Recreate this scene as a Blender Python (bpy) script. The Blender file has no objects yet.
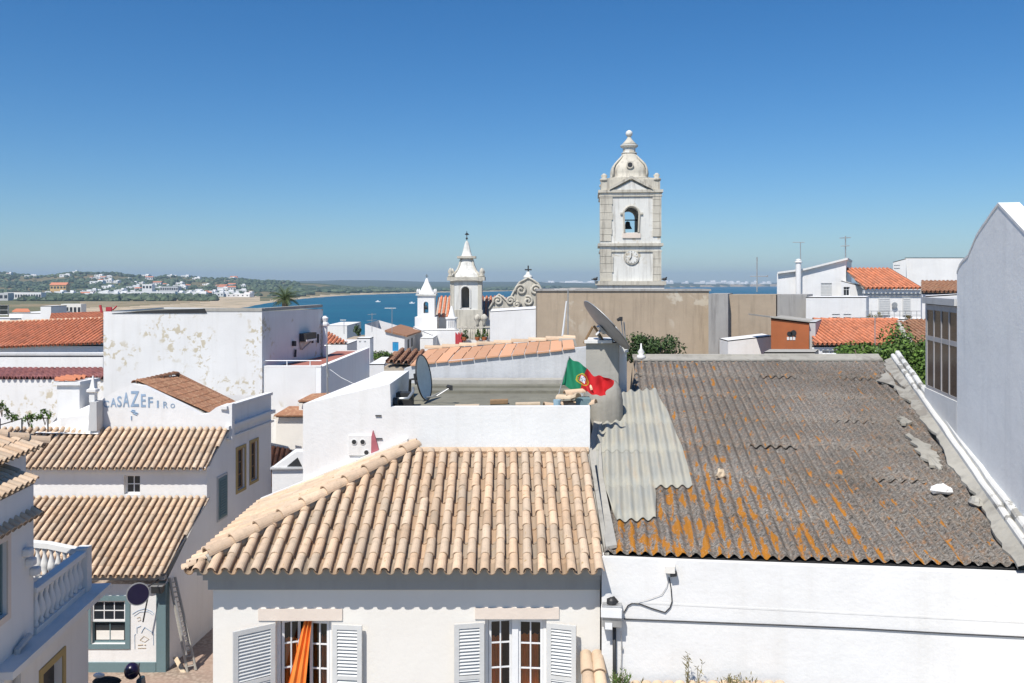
import bpy, math, random
from mathutils import Vector, Matrix, noise

random.seed(7)
SC = bpy.context.scene
COL = SC.collection
H = 11.5                      # eye height above the street
F = 880.0                     # focal length in pixels of a 1024 px wide picture
HOR = 283.0                   # picture row of the horizon

# ------------------------------------------------------------------ camera
cam_d = bpy.data.cameras.new('camera')
cam = bpy.data.objects.new('camera', cam_d)
COL.objects.link(cam)
cam.location = (0, 0, H)
cam.rotation_euler = (math.radians(90), 0, 0)
cam_d.sensor_width = 36
cam_d.lens = F / 1024 * 36
cam_d.shift_y = -(341.5 - HOR) / 1024
cam_d.clip_start = 0.1
cam_d.clip_end = 40000
SC.camera = cam

# ------------------------------------------------------------------ light
SUN_EL, SUN_AZ = 55.0, 27.0   # the sun stands behind the camera, a little to its left
w = bpy.data.worlds.new('World')
SC.world = w
w.use_nodes = True
wn = w.node_tree
wn.nodes.clear()
sky = wn.nodes.new('ShaderNodeTexSky')
sky.sky_type = 'NISHITA'
sky.sun_disc = False
sky.sun_elevation = math.radians(SUN_EL)
sky.sun_rotation = math.radians(180 + SUN_AZ)
sky.altitude = 0
sky.air_density = 1.0
sky.dust_density = 0.25
sky.ozone_density = 3.0
bg = wn.nodes.new('ShaderNodeBackground')
bg.inputs['Strength'].default_value = 0.085
wo = wn.nodes.new('ShaderNodeOutputWorld')
skm = wn.nodes.new('ShaderNodeMix'); skm.data_type = 'RGBA'; skm.blend_type = 'MULTIPLY'; skm.inputs[0].default_value = 1
skm.inputs[7].default_value = (.74, .89, 1.06, 1)
wn.links.new(sky.outputs[0], skm.inputs[6])
hs = wn.nodes.new('ShaderNodeHueSaturation'); hs.inputs['Saturation'].default_value = 1.2
wn.links.new(skm.outputs[2], hs.inputs['Color'])
wn.links.new(hs.outputs[0], bg.inputs[0])
wn.links.new(bg.outputs[0], wo.inputs[0])
sun_d = bpy.data.lights.new('sun', 'SUN')
sun_d.energy = 4.6
sun_d.angle = math.radians(0.53)
sun_d.color = (1.0, 0.955, 0.89)
sun = bpy.data.objects.new('sun', sun_d)
COL.objects.link(sun)
to_sun = Vector((-math.sin(math.radians(SUN_AZ)) * math.cos(math.radians(SUN_EL)),
                 -math.cos(math.radians(SUN_AZ)) * math.cos(math.radians(SUN_EL)),
                 math.sin(math.radians(SUN_EL))))
sun.rotation_euler = to_sun.to_track_quat('Z', 'Y').to_euler()
sun.location = (-20, -30, 60)
SC.view_settings.view_transform = 'Standard'
SC.view_settings.look = 'None'
SC.view_settings.exposure = 0.26
SC.view_settings.gamma = 1.0

# ------------------------------------------------------------------ helpers
def W(px, py, Y):
    return Vector(((px - 512) / F * Y, Y, H - (py - HOR) / F * Y))

def hit(px, py, pt, n):
    d = Vector(((px - 512) / F, 1, -(py - HOR) / F))
    o = Vector((0, 0, H))
    t = (Vector(pt) - o).dot(n) / d.dot(n)
    return o + d * t

def V(*a):
    return Vector(a)

X3, Y3, Z3 = V(1, 0, 0), V(0, 1, 0), V(0, 0, 1)

class MB:
    """collects faces, builds ONE mesh object"""
    def __init__(self):
        self.v, self.f, self.c, self.uv = [], [], [], {}
    def poly(self, pts, c=(1, 1, 1)):
        i = len(self.v)
        self.v += [Vector(p) for p in pts]
        self.f.append(tuple(range(i, i + len(pts))))
        self.c.append(c)
    def box(self, o, a, b, c3, col=(1, 1, 1)):
        o, a, b, c3 = Vector(o), Vector(a), Vector(b), Vector(c3)
        if a.cross(b).dot(c3) < 0:
            a, b = b, a
        i = len(self.v)
        self.v += [o, o + a, o + a + b, o + b, o + c3, o + a + c3, o + a + b + c3, o + b + c3]
        for q in ((3, 2, 1, 0), (4, 5, 6, 7), (0, 1, 5, 4), (1, 2, 6, 5), (2, 3, 7, 6), (3, 0, 4, 7)):
            self.f.append(tuple(i + k for k in q))
            self.c.append(col)
    def cbox(self, cx, cy, z0, sx, sy, sz, rz=0, col=(1, 1, 1)):
        a = Vector((math.cos(rz), math.sin(rz), 0)) * sx
        b = Vector((-math.sin(rz), math.cos(rz), 0)) * sy
        self.box(Vector((cx, cy, z0)) - a / 2 - b / 2, a, b, (0, 0, sz), col)
    def prism(self, pts, vec, col=(1, 1, 1)):
        pts = [Vector(p) for p in pts]; vec = Vector(vec)
        nrm = Vector((0, 0, 0))
        for k in range(len(pts)):
            nrm += pts[k].cross(pts[(k + 1) % len(pts)])
        if nrm.dot(vec) > 0:
            pts = pts[::-1]
        i = len(self.v); n = len(pts)
        self.v += pts + [p + vec for p in pts]
        self.f.append(tuple(range(i, i + n))); self.c.append(col)
        self.f.append(tuple(range(i + 2 * n - 1, i + n - 1, -1))); self.c.append(col)
        for k in range(n):
            j = (k + 1) % n
            self.f.append((i + j, i + k, i + n + k, i + n + j)); self.c.append(col)
    def tube(self, pts, r, n=8, col=(1, 1, 1), cap=True):
        pts = [Vector(p) for p in pts]
        rs = r if isinstance(r, (list, tuple)) else [r] * len(pts)
        base = len(self.v)
        up = None
        for k, p in enumerate(pts):
            d = (pts[min(k + 1, len(pts) - 1)] - pts[max(k - 1, 0)]).normalized()
            if up is None:
                up = Vector((0, 0, 1)) if abs(d.z) < 0.9 else Vector((1, 0, 0))
            s = d.cross(up).normalized(); up = s.cross(d).normalized()
            for j in range(n):
                a = 2 * math.pi * j / n
                self.v.append(p + (s * math.cos(a) + up * math.sin(a)) * rs[k])
        for k in range(len(pts) - 1):
            for j in range(n):
                j2 = (j + 1) % n
                self.f.append((base + k * n + j, base + k * n + j2, base + (k + 1) * n + j2, base + (k + 1) * n + j)); self.c.append(col)
        if cap:
            self.f.append(tuple(base + j for j in range(n))[::-1]); self.c.append(col)
            self.f.append(tuple(base + (len(pts) - 1) * n + j for j in range(n))); self.c.append(col)
    def lathe(self, c, prof, n=16, p=2.0, rz=0, sx=1, sy=1, col=(1, 1, 1)):
        """prof: (r, z) pairs; p > 2 squares the section"""
        c = Vector(c); base = len(self.v)
        for (r, z) in prof:
            for j in range(n):
                a = 2 * math.pi * (j + .5) / n
                ca, sa = math.cos(a), math.sin(a)
                k = (abs(ca) ** p + abs(sa) ** p) ** (-1 / p)
                x, y = ca * k * r * sx, sa * k * r * sy
                self.v.append(c + Vector((x * math.cos(rz) - y * math.sin(rz), x * math.sin(rz) + y * math.cos(rz), z)))
        for k in range(len(prof) - 1):
            for j in range(n):
                j2 = (j + 1) % n
                self.f.append((base + k * n + j, base + k * n + j2, base + (k + 1) * n + j2, base + (k + 1) * n + j)); self.c.append(col)
        self.f.append(tuple(base + j for j in range(n))[::-1]); self.c.append(col)
        self.f.append(tuple(base + (len(prof) - 1) * n + j for j in range(n))); self.c.append(col)
    def ball(self, c, r, n=10, m=6, s=(1, 1, 1), col=(1, 1, 1)):
        prof = [(r * math.cos(math.pi * (k / m - .5)) + 1e-4, r * s[2] * math.sin(math.pi * (k / m - .5))) for k in range(m + 1)]
        self.lathe(c, prof, n, 2, 0, s[0], s[1], col)
    def wall(self, O, ex, ez, Wd, Ht, holes=(), depth=.15, col=(1, 1, 1)):
        """wall sheet with real openings and reveals; holes (x0, z0, x1, z1)"""
        O, ex, ez = Vector(O), Vector(ex).normalized(), Vector(ez).normalized()
        nin = -ex.cross(ez) * depth
        xs = sorted({0, Wd} | {min(max(q, 0), Wd) for h in holes for q in (h[0], h[2])})
        zs = sorted({0, Ht} | {min(max(q, 0), Ht) for h in holes for q in (h[1], h[3])})
        for a, b in zip(xs, xs[1:]):
            for c, d in zip(zs, zs[1:]):
                mx, mz = (a + b) / 2, (c + d) / 2
                if any(h[0] < mx < h[2] and h[1] < mz < h[3] for h in holes):
                    continue
                self.poly([O + ex * a + ez * c, O + ex * b + ez * c, O + ex * b + ez * d, O + ex * a + ez * d], col)
        for (a, c, b, d) in holes:
            p = [O + ex * a + ez * c, O + ex * b + ez * c, O + ex * b + ez * d, O + ex * a + ez * d]
            for k in range(4):
                q, r = p[k], p[(k + 1) % 4]
                self.poly([r, q, q + nin, r + nin], col)
    def build(self, name, mat, parent=None, smooth=False, bevel=0, loc=None):
        me = bpy.data.meshes.new(name)
        off = parent_loc(parent) if parent else Vector(loc or (0, 0, 0))
        me.from_pydata([p - off for p in self.v], [], self.f)
        at = me.color_attributes.new('tint', 'FLOAT_COLOR', 'CORNER')
        k = 0
        buf = []
        for f, c in zip(self.f, self.c):
            buf += [c[0], c[1], c[2], 1.0] * len(f)
        at.data.foreach_set('color', buf)
        if self.uv:
            ul = me.uv_layers.new(name='uv')
            for li, lp in enumerate(me.loops):
                ul.data[li].uv = self.uv.get(lp.vertex_index, (0, 0))
        me.materials.append(mat)
        if smooth:
            me.polygons.foreach_set('use_smooth', [True] * len(me.polygons))
        me.update()
        o = bpy.data.objects.new(name, me)
        COL.objects.link(o)
        if parent:
            o.parent = parent
        else:
            o.location = off
        if bevel:
            md = o.modifiers.new('bevel', 'BEVEL'); md.width = bevel; md.segments = 2; md.limit_method = 'ANGLE'
        return o

def parent_loc(o):
    p = Vector((0, 0, 0))
    while o:
        p += o.location; o = o.parent
    return p

def thing(name, label, cat, loc=(0, 0, 0), group=None):
    o = bpy.data.objects.new(name, None)
    o.empty_display_size = .3
    COL.objects.link(o)
    o.location = loc
    o['label'] = label; o['category'] = cat
    if group: o['group'] = group
    return o

def tag(o, label, cat, group=None, kind=None):
    o['label'] = label; o['category'] = cat
    if group: o['group'] = group
    if kind: o['kind'] = kind
    return o

def copy_tree(o, parent=None):
    c = o.copy(); COL.objects.link(c)
    c.parent = parent
    for ch in list(o.children):
        copy_tree(ch, c)
    return c

# ------------------------------------------------------------------ materials
def newmat(name):
    m = bpy.data.materials.new(name); m.use_nodes = True
    nt = m.node_tree; b = nt.nodes['Principled BSDF']
    return m, nt, b

def N(nt, t, **kw):
    n = nt.nodes.new(t)
    for k, v in kw.items():
        if k in n.inputs.keys() if isinstance(k, str) else False:
            n.inputs[k].default_value = v
        else:
            setattr(n, k, v)
    return n

def nz(nt, vec, scale, detail=4, rough=.55, dist=0.0):
    n = nt.nodes.new('ShaderNodeTexNoise')
    n.inputs['Scale'].default_value = scale; n.inputs['Detail'].default_value = detail
    n.inputs['Roughness'].default_value = rough; n.inputs['Distortion'].default_value = dist
    if vec is not None: nt.links.new(vec, n.inputs['Vector'])
    return n.outputs['Fac']

def ramp(nt, fac, lo, hi, c0=(0, 0, 0, 1), c1=(1, 1, 1, 1)):
    r = nt.nodes.new('ShaderNodeValToRGB')
    r.color_ramp.elements[0].position = lo; r.color_ramp.elements[1].position = hi
    r.color_ramp.elements[0].color = c0 if len(c0) == 4 else (*c0, 1)
    r.color_ramp.elements[1].color = c1 if len(c1) == 4 else (*c1, 1)
    nt.links.new(fac, r.inputs[0])
    return r.outputs[0]

def mix(nt, fac, a, b, mode='MIX'):
    m = nt.nodes.new('ShaderNodeMix'); m.data_type = 'RGBA'; m.blend_type = mode
    for s, v in ((m.inputs[0], fac), (m.inputs[6], a), (m.inputs[7], b)):
        if isinstance(v, (int, float)): s.default_value = v
        elif isinstance(v, (tuple, list)): s.default_value = (*v[:3], 1)
        else: nt.links.new(v, s)
    return m.outputs[2]

def mth(nt, op, a, b=None):
    m = nt.nodes.new('ShaderNodeMath'); m.operation = op
    for s, v in ((m.inputs[0], a), (m.inputs[1], b)):
        if v is None: continue
        if isinstance(v, (int, float)): s.default_value = v
        else: nt.links.new(v, s)
    return m.outputs[0]

def coords(nt, which='Object', scale=(1, 1, 1)):
    t = nt.nodes.new('ShaderNodeTexCoord')
    mp = nt.nodes.new('ShaderNodeMapping'); mp.inputs['Scale'].default_value = scale
    nt.links.new(t.outputs[which], mp.inputs['Vector'])
    return mp.outputs[0]

def bump(nt, b, h, strength=.3, dist=.01):
    bp = nt.nodes.new('ShaderNodeBump'); bp.inputs['Strength'].default_value = strength
    bp.inputs['Distance'].default_value = dist
    nt.links.new(h, bp.inputs['Height']); nt.links.new(bp.outputs[0], b.inputs['Normal'])

def plaster(name, base=(.80, .79, .765), dirt=(.42, .38, .31), streak=.25, patch=None, patch_lo=.56, patch_scale=1.3, mott=.5, bstr=.35):
    m, nt, b = newmat(name)
    oc = coords(nt); st = coords(nt, scale=(2.6, 2.6, .22))
    c = mix(nt, ramp(nt, nz(nt, oc, .55, 5), .3, .75), base, tuple(x * (1 - .12 * mott) for x in base))
    s = mth(nt, 'MULTIPLY', ramp(nt, nz(nt, st, 1.2, 6, .65), .5, .82), streak)
    c = mix(nt, s, c, dirt)
    if patch:
        pm = ramp(nt, nz(nt, oc, patch_scale, 8, .62, .4), patch_lo, patch_lo + .035)
        pm2 = ramp(nt, nz(nt, oc, patch_scale * .10, 4), .50, .55)
        c = mix(nt, mth(nt, 'MULTIPLY', pm, pm2), c, patch)
    sp = ramp(nt, nz(nt, oc, 9, 5, .7), .68, .76)
    c = mix(nt, mth(nt, 'MULTIPLY', sp, .18 * mott), c, dirt)
    nt.links.new(c, b.inputs['Base Color'])
    b.inputs['Roughness'].default_value = .9
    b.inputs['Specular IOR Level'].default_value = .2
    h = mth(nt, 'ADD', nz(nt, oc, 14, 5, .6), mth(nt, 'MULTIPLY', nz(nt, oc, 1.6, 2), 2.5))
    bump(nt, b, h, bstr, .012)
    return m

def plain(name, col, rough=.6, metal=0, spec=.4, vary=.12, scale=6, bstr=0.1):
    m, nt, b = newmat(name)
    oc = coords(nt)
    c = mix(nt, ramp(nt, nz(nt, oc, scale, 5, .6), .3, .7), tuple(x * (1 - vary) for x in col), tuple(min(1, x * (1 + vary)) for x in col))
    nt.links.new(c, b.inputs['Base Color'])
    b.inputs['Roughness'].default_value = rough; b.inputs['Metallic'].default_value = metal
    b.inputs['Specular IOR Level'].default_value = spec
    if bstr: bump(nt, b, nz(nt, oc, scale * 5, 3), bstr, .004)
    return m

def tinted(name, base, rough=.85, spotcol=None, spot_lo=.62, dirt=(.12, .10, .08), dirt_amt=.5, spot_amt=.8, nscale=5):
    """base colour times the per-face tint, with weather spots"""
    m, nt, b = newmat(name)
    a = nt.nodes.new('ShaderNodeAttribute'); a.attribute_name = 'tint'
    oc = coords(nt)
    c = mix(nt, 1.0, base, a.outputs['Color'], 'MULTIPLY')
    c = mix(nt, mth(nt, 'MULTIPLY', ramp(nt, nz(nt, oc, nscale, 6, .7), .48, .78), dirt_amt), c, dirt)
    if spotcol:
        c = mix(nt, mth(nt, 'MULTIPLY', ramp(nt, nz(nt, oc, nscale * 1.7, 6, .7, .3), spot_lo, spot_lo + .06), spot_amt), c, spotcol)
    nt.links.new(c, b.inputs['Base Color'])
    b.inputs['Roughness'].default_value = rough
    b.inputs['Specular IOR Level'].default_value = .25
    bump(nt, b, nz(nt, oc, 30, 4, .7), .35, .006)
    return m

def foliage_mat(name, dark, light, scale=1.5, rough=.6):
    m, nt, b = newmat(name)
    a = nt.nodes.new('ShaderNodeAttribute'); a.attribute_name = 'tint'
    oc = coords(nt)
    c = mix(nt, ramp(nt, nz(nt, oc, scale, 4), .35, .65), dark, light)
    c = mix(nt, 1.0, c, a.outputs['Color'], 'MULTIPLY')
    nt.links.new(c, b.inputs['Base Color'])
    b.inputs['Roughness'].default_value = rough
    b.inputs['Specular IOR Level'].default_value = .3
    return m

M = {}
M['white'] = plaster('white_plaster', streak=.20, mott=.9, bstr=.5)
M['palewall'] = plaster('pale_wall_render', base=(.90, .90, .88), dirt=(.55, .55, .54), streak=.30, mott=.8, bstr=.35)
M['white2'] = plaster('white_plaster_weathered', base=(.78, .77, .74), streak=.30, mott=1)
M['cream'] = plaster('warm_white_plaster', base=(.80, .765, .70), dirt=(.5, .44, .36), streak=.06)
M['stain'] = plaster('peeling_white_plaster', base=(.80, .79, .765), streak=.22, patch=(.56, .50, .38), patch_lo=.535, patch_scale=3.8, mott=1)
M['greyplaster'] = plaster('grey_plaster', base=(.56, .56, .55), dirt=(.25, .24, .22), streak=.5, mott=1.4)
M['palegrey'] = plaster('pale_rough_plaster', base=(.60, .61, .62), dirt=(.30, .30, .30), streak=.55, mott=1.2, bstr=.7)
M['tan'] = plaster('bare_tan_render', base=(.46, .37, .27), dirt=(.20, .16, .12), streak=.7, patch=(.56, .50, .40), patch_lo=.55, patch_scale=.5, mott=1.6, bstr=.6)
M['tangrey'] = plaster('bare_grey_render', base=(.40, .385, .36), dirt=(.15, .14, .13), streak=.9, mott=1.5)
M['stone'] = plaster('weathered_limestone', base=(.60, .56, .47), dirt=(.14, .12, .10), streak=1.0, mott=2, bstr=.7)
M['towerwhite'] = plaster('weathered_tower_wash', base=(.74, .73, .68), dirt=(.24, .21, .17), streak=.85, patch=(.50, .45, .36), patch_lo=.54, patch_scale=1.6, mott=1.5)
M['cement'] = plaster('old_cement', base=(.44, .42, .37), dirt=(.17, .16, .14), streak=.5, mott=1.6, bstr=.6)
M['oldcement'] = plaster('blotched_old_cement', base=(.40, .38, .33), dirt=(.10, .09, .08), streak=.6, patch=(.24, .22, .19), patch_lo=.5, patch_scale=4, mott=3, bstr=.8)
M['mould'] = plaster('mould_stained_whitewash', base=(.70, .69, .65), dirt=(.16, .155, .13), streak=.35, patch=(.30, .29, .26), patch_lo=.52, patch_scale=3.5, mott=2)
M['cornice'] = plaster('shade_grey_painted_plaster', base=(.36, .365, .355), dirt=(.12, .12, .11), streak=.2)  # grey paint, toned to deepen the shadow band under the main eave
M['tealpaint'] = plaster('grey_teal_paint', base=(.16, .235, .25), dirt=(.1, .12, .12), streak=.15)
M['ochrepaint'] = plaster('ochre_paint', base=(.44, .33, .15), dirt=(.3, .22, .12), streak=.2)
M['pinkstone'] = plaster('pale_pink_stone', base=(.74, .64, .55), dirt=(.5, .42, .36), streak=.2)
M['brickred'] = plaster('bare_red_brick', base=(.46, .15, .06), dirt=(.25, .1, .06), streak=.3, mott=2)
M['redfloor'] = plaster('red_terrace_tiles', base=(.42, .17, .13), dirt=(.25, .14, .12), streak=.3, mott=2)
M['roofmem'] = plaster('weathered_roof_deck', base=(.25, .24, .19), dirt=(.11, .10, .08), streak=.6, mott=2.5)
M['tile'] = tinted('sandy_clay_tiles', (.61, .45, .31), spotcol=(.36, .24, .10), spot_lo=.61, dirt=(.24, .20, .15), dirt_amt=.5, nscale=7)
M['tile2'] = tinted('old_sandy_clay_tiles', (.60, .45, .31), spotcol=(.36, .27, .12), spot_lo=.66, dirt=(.22, .18, .14), dirt_amt=.5)
M['tileorange'] = tinted('orange_clay_tiles', (.60, .225, .12), dirt=(.42, .20, .12), dirt_amt=.4, spotcol=(.45, .3, .2), spot_lo=.7)
M['tilebrown'] = tinted('brown_clay_tiles', (.31, .155, .09), dirt=(.16, .09, .06), dirt_amt=.5, spotcol=(.42, .25, .15), spot_lo=.52)
M['tilered'] = tinted('dull_red_sheets', (.40, .17, .15), dirt=(.26, .13, .12), dirt_amt=.3)
M['tint'] = tinted('tinted_paint', (1, 1, 1), dirt_amt=.05)
M['wood'] = plain('old_wood', (.30, .19, .10), .8)
M['palewood'] = plain('pale_plank', (.58, .46, .32), .8)
M['lightmetal'] = plain('grey_metal', (.45, .45, .44), .45, .6)
M['aluminium'] = plain('bare_aluminium', (.52, .53, .52), .4, .7)
M['darkmetal'] = plain('dark_metal', (.05, .05, .05), .5, .4)
M['whitepaint'] = plain('white_gloss_paint', (.78, .78, .77), .45, vary=.04)
M['shutter'] = plain('grey_white_shutter_paint', (.60, .60, .58), .5, vary=.06)
M['bluepaint'] = plain('bright_blue_paint', (.03, .27, .52), .5)
M['curtain'] = plain('orange_curtain_cloth', (.80, .24, .04), .9, vary=.2, scale=3)
M['curtain2'] = plain('rust_curtain_cloth', (.60, .19, .05), .9, vary=.25, scale=3)
M['room'] = plain('dim_room_wall', (.07, .06, .055), .9)
M['dish'] = plain('grey_dish_enamel', (.66, .70, .64), .85, vary=.08)
M['dishback'] = plain('warm_grey_dish_back', (.40, .37, .35), .6, vary=.08)
M['navy'] = plain('navy_sign_enamel', (.012, .008, .035), .3)
M['tilerust'] = tinted('rusty_clay_tiles', (.50, .22, .12), dirt=(.3, .2, .14), dirt_amt=.6)
M['blacktyre'] = plain('black_rubber', (.02, .02, .02), .8)
M['scooter'] = plain('dark_teal_scooter_paint', (.02, .06, .09), .25)
M['letter'] = plain('faded_blue_paint', (.28, .38, .50), .9, vary=.25, scale=3)
M['redcloth'] = plain('red_cloth', (.50, .06, .07), .9)
M['glass'], nt, b = newmat('dark_window_glass')
b.inputs['Base Color'].default_value = (.025, .03, .035, 1); b.inputs['Roughness'].default_value = .08
b.inputs['Specular IOR Level'].default_value = .6
M['brownglass'], nt, b = newmat('brown_tinted_glass')
b.inputs['Base Color'].default_value = (.05, .03, .022, 1); b.inputs['Roughness'].default_value = .25; b.inputs['Specular IOR Level'].default_value = .15
M['clearglass'], nt, b = newmat('clear_window_glass')
gl = nt.nodes.new('ShaderNodeBsdfGlossy'); gl.inputs['Roughness'].default_value = .02
tr = nt.nodes.new('ShaderNodeBsdfTransparent'); mx = nt.nodes.new('ShaderNodeMixShader')
fr = nt.nodes.new('ShaderNodeFresnel'); fr.inputs['IOR'].default_value = 1.5
nt.links.new(fr.outputs[0], mx.inputs[0]); nt.links.new(tr.outputs[0], mx.inputs[1]); nt.links.new(gl.outputs[0], mx.inputs[2])
nt.links.new(mx.outputs[0], nt.nodes['Material Output'].inputs['Surface'])
M['leaf'] = foliage_mat('fig_leaves', (.06, .11, .022), (.12, .19, .04))
M['leafdark'] = foliage_mat('dark_leaves', (.03, .055, .018), (.06, .10, .03))
M['drygrass'] = foliage_mat('dry_weeds', (.12, .11, .04), (.25, .20, .08))
M['palm'] = foliage_mat('palm_fronds', (.05, .075, .03), (.10, .13, .05))
M['wood_far'] = foliage_mat('far_woodland', (.055, .080, .042), (.10, .13, .065), .01)
M['bark'] = plain('bark', (.13, .10, .07), .9)

# corrugated cement sheets with lichen: UV = metres across / along the roof
m, nt, b = newmat('lichened_corrugated_cement'); M['corr'] = m
uv = coords(nt, 'UV'); uvs = coords(nt, 'UV', (1, .22, 1))
sep = nt.nodes.new('ShaderNodeSeparateXYZ'); nt.links.new(uv, sep.inputs[0])
g = mix(nt, ramp(nt, nz(nt, uv, 20, 8, .88), .41, .60), (.034, .030, .026), (.42, .385, .34))
g = mix(nt, ramp(nt, nz(nt, uv, .5, 4), .35, .7), g, mix(nt, 1.0, g, (.62, .60, .58), 'MULTIPLY'))
rust = ramp(nt, nz(nt, uv, 6.5, 8, .8), .51, .60)
g = mix(nt, mth(nt, 'MULTIPLY', rust, .42), g, (.36, .20, .10))
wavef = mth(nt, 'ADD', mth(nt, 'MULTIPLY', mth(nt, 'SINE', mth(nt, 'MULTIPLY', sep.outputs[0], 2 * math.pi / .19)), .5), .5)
low = nt.nodes.new('ShaderNodeMapRange'); low.inputs[1].default_value = 0; low.inputs[2].default_value = 5.5
low.inputs[3].default_value = .14; low.inputs[4].default_value = 0.0
nt.links.new(sep.outputs[1], low.inputs[0])
leftw = nt.nodes.new('ShaderNodeMapRange'); leftw.inputs[1].default_value = 1.5; leftw.inputs[2].default_value = 6.0
leftw.inputs[3].default_value = 1.0; leftw.inputs[4].default_value = .25
nt.links.new(sep.outputs[0], leftw.inputs[0])
g = mix(nt, mth(nt, 'MULTIPLY', mth(nt, 'SUBTRACT', 1.0, wavef), .30), g, mix(nt, 1.0, g, (.35, .33, .31), 'MULTIPLY'))  # valleys darkened in the colour: settled dirt plus painted wave shade
lf = mth(nt, 'ADD', nz(nt, uvs, 7.5, 5, .62), mth(nt, 'ADD', mth(nt, 'MULTIPLY', low.outputs[0], leftw.outputs[0]), mth(nt, 'MULTIPLY', wavef, .10)))
fine = nz(nt, uv, 35, 3, .7)
lf = mth(nt, 'ADD', lf, mth(nt, 'MULTIPLY', mth(nt, 'SUBTRACT', fine, .5), .12))
vo = nt.nodes.new('ShaderNodeTexVoronoi'); vo.inputs['Scale'].default_value = 3.1; nt.links.new(uv, vo.inputs['Vector'])
vd = mth(nt, 'ADD', vo.outputs['Distance'], mth(nt, 'MULTIPLY', mth(nt, 'SUBTRACT', nz(nt, uv, 12, 4, .7), .5), .35))
vsel = ramp(nt, nz(nt, uv, .8, 3), .50, .56)
g = mix(nt, mth(nt, 'MULTIPLY', mth(nt, 'MULTIPLY', ramp(nt, vd, .10, .15, (1, 1, 1), (0, 0, 0)), vsel), .85), g, mix(nt, fine, (.48, .20, .04), (.34, .15, .04)))
g = mix(nt, ramp(nt, lf, .685, .72), g, mix(nt, fine, (.47, .18, .018), (.27, .125, .025)))
white = ramp(nt, nz(nt, uv, 24, 5, .85), .58, .64)
g = mix(nt, mth(nt, 'MULTIPLY', white, .7), g, (.55, .54, .52))
nt.links.new(g, b.inputs['Base Color']); b.inputs['Roughness'].default_value = .95; b.inputs['Specular IOR Level'].default_value = .1
bump(nt, b, nz(nt, uv, 40, 5, .8), .7, .012)
m, nt, b = newmat('newer_corrugated_cement'); M['corr2'] = m
uv = coords(nt, 'UV'); uvs = coords(nt, 'UV', (1, .12, 1))
g = mix(nt, ramp(nt, nz(nt, uvs, 9, 5, .6), .35, .65), (.40, .375, .30), (.31, .315, .285))
g = mix(nt, mth(nt, 'MULTIPLY', ramp(nt, nz(nt, uv, 16, 6, .8), .6, .68), .5), g, (.15, .13, .10))
g = mix(nt, mth(nt, 'MULTIPLY', ramp(nt, nz(nt, uvs, 4, 6, .7), .56, .66), .35), g, (.50, .36, .22))
nt.links.new(g, b.inputs['Base Color']); b.inputs['Roughness'].default_value = .9
bump(nt, b, nz(nt, uv, 30, 4), .3, .006)

# ------------------------------------------------------------------ shared shapes
def clip_u(poly, u):
    vs = []
    for i in range(len(poly)):
        a, b = poly[i], poly[(i + 1) % len(poly)]
        if (a[0] - u) * (b[0] - u) <= 0 and a[0] != b[0]:
            t = (u - a[0]) / (b[0] - a[0]); vs.append(a[1] + t * (b[1] - a[1]))
    return (min(vs), max(vs)) if len(vs) >= 2 else None

def tile_roof(mb, O, e, s, poly, sp=.22, course=.36, seg=6, rnd=None, tints=None, jit=.004, eave_tint=(1.35, 1.3, 1.3)):
    """barrel tiles laid as real half pipes over channels; poly is the roof outline in (along eave, up slope)"""
    rnd = rnd or random.Random(3)
    O, e, s = Vector(O), Vector(e).normalized(), Vector(s).normalized()
    n = e.cross(s)
    us = [p[0] for p in poly]
    k0, k1 = int(math.floor(min(us) / sp)), int(math.ceil(max(us) / sp))
    r0 = sp * .315
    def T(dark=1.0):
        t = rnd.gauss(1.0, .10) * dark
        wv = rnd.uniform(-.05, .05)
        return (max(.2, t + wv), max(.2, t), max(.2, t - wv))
    for k in range(k0, k1 + 1):
        for kind in (0, 1):
            u = (k + .5 * kind) * sp
            iv = clip_u(poly, u)
            if not iv or iv[1] - iv[0] < .03: continue
            v0, v1 = iv
            eave = abs(v0 - min(p[1] for p in poly)) < .02
            j0 = math.floor(v0 / course)
            j = j0
            while j * course < v1 - .02:
                a, b_ = max(v0, j * course), min(v1, (j + 1) * course + .05)
                if kind == 0 and eave and j == j0: a -= .0
                if b_ - a > .02:
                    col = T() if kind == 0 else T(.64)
                    du, dl = rnd.uniform(-jit, jit), rnd.uniform(-jit, jit)
                    rings = []
                    for (vv, rr, hh) in ((a, r0 * 1.07, .018), (b_, r0 * .97, .004)):
                        ring = []
                        for q in range(seg + 1):
                            th = math.pi * q / seg
                            if kind == 0:
                                ring.append(O + e * (u + du + math.cos(th) * rr) + s * vv + n * (hh + .045 + math.sin(th) * rr * 1.0))
                            else:
                                ring.append(O + e * (u + du + math.cos(th) * rr) + s * vv + n * (hh * .5 + .07 - math.sin(th) * rr * 1.25))
                        rings.append(ring)
                    A, B = rings
                    for q in range(seg):
                        mb.poly([A[q], A[q + 1], B[q + 1], B[q]] if kind == 0 else [A[q + 1], A[q], B[q], B[q + 1]], col)
                    # the visible thickness of the lower end
                    cen = O + e * (u + du) + s * a + n * ((.028 + .045) if kind == 0 else .084)
                    th_ = .80 if kind == 0 else .84
                    eave_end = (eave and j == j0)
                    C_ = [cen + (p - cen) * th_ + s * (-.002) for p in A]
                    ec = tuple(c * x for c, x in zip(col, eave_tint)) if (eave_end and kind == 0) else col  # paler ends on the first course: whitish mortar edges
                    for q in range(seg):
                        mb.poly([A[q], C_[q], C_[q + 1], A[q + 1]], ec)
                        if eave_end:
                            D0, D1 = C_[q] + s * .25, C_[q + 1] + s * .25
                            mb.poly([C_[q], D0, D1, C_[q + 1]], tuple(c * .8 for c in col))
                j += 1

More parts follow.
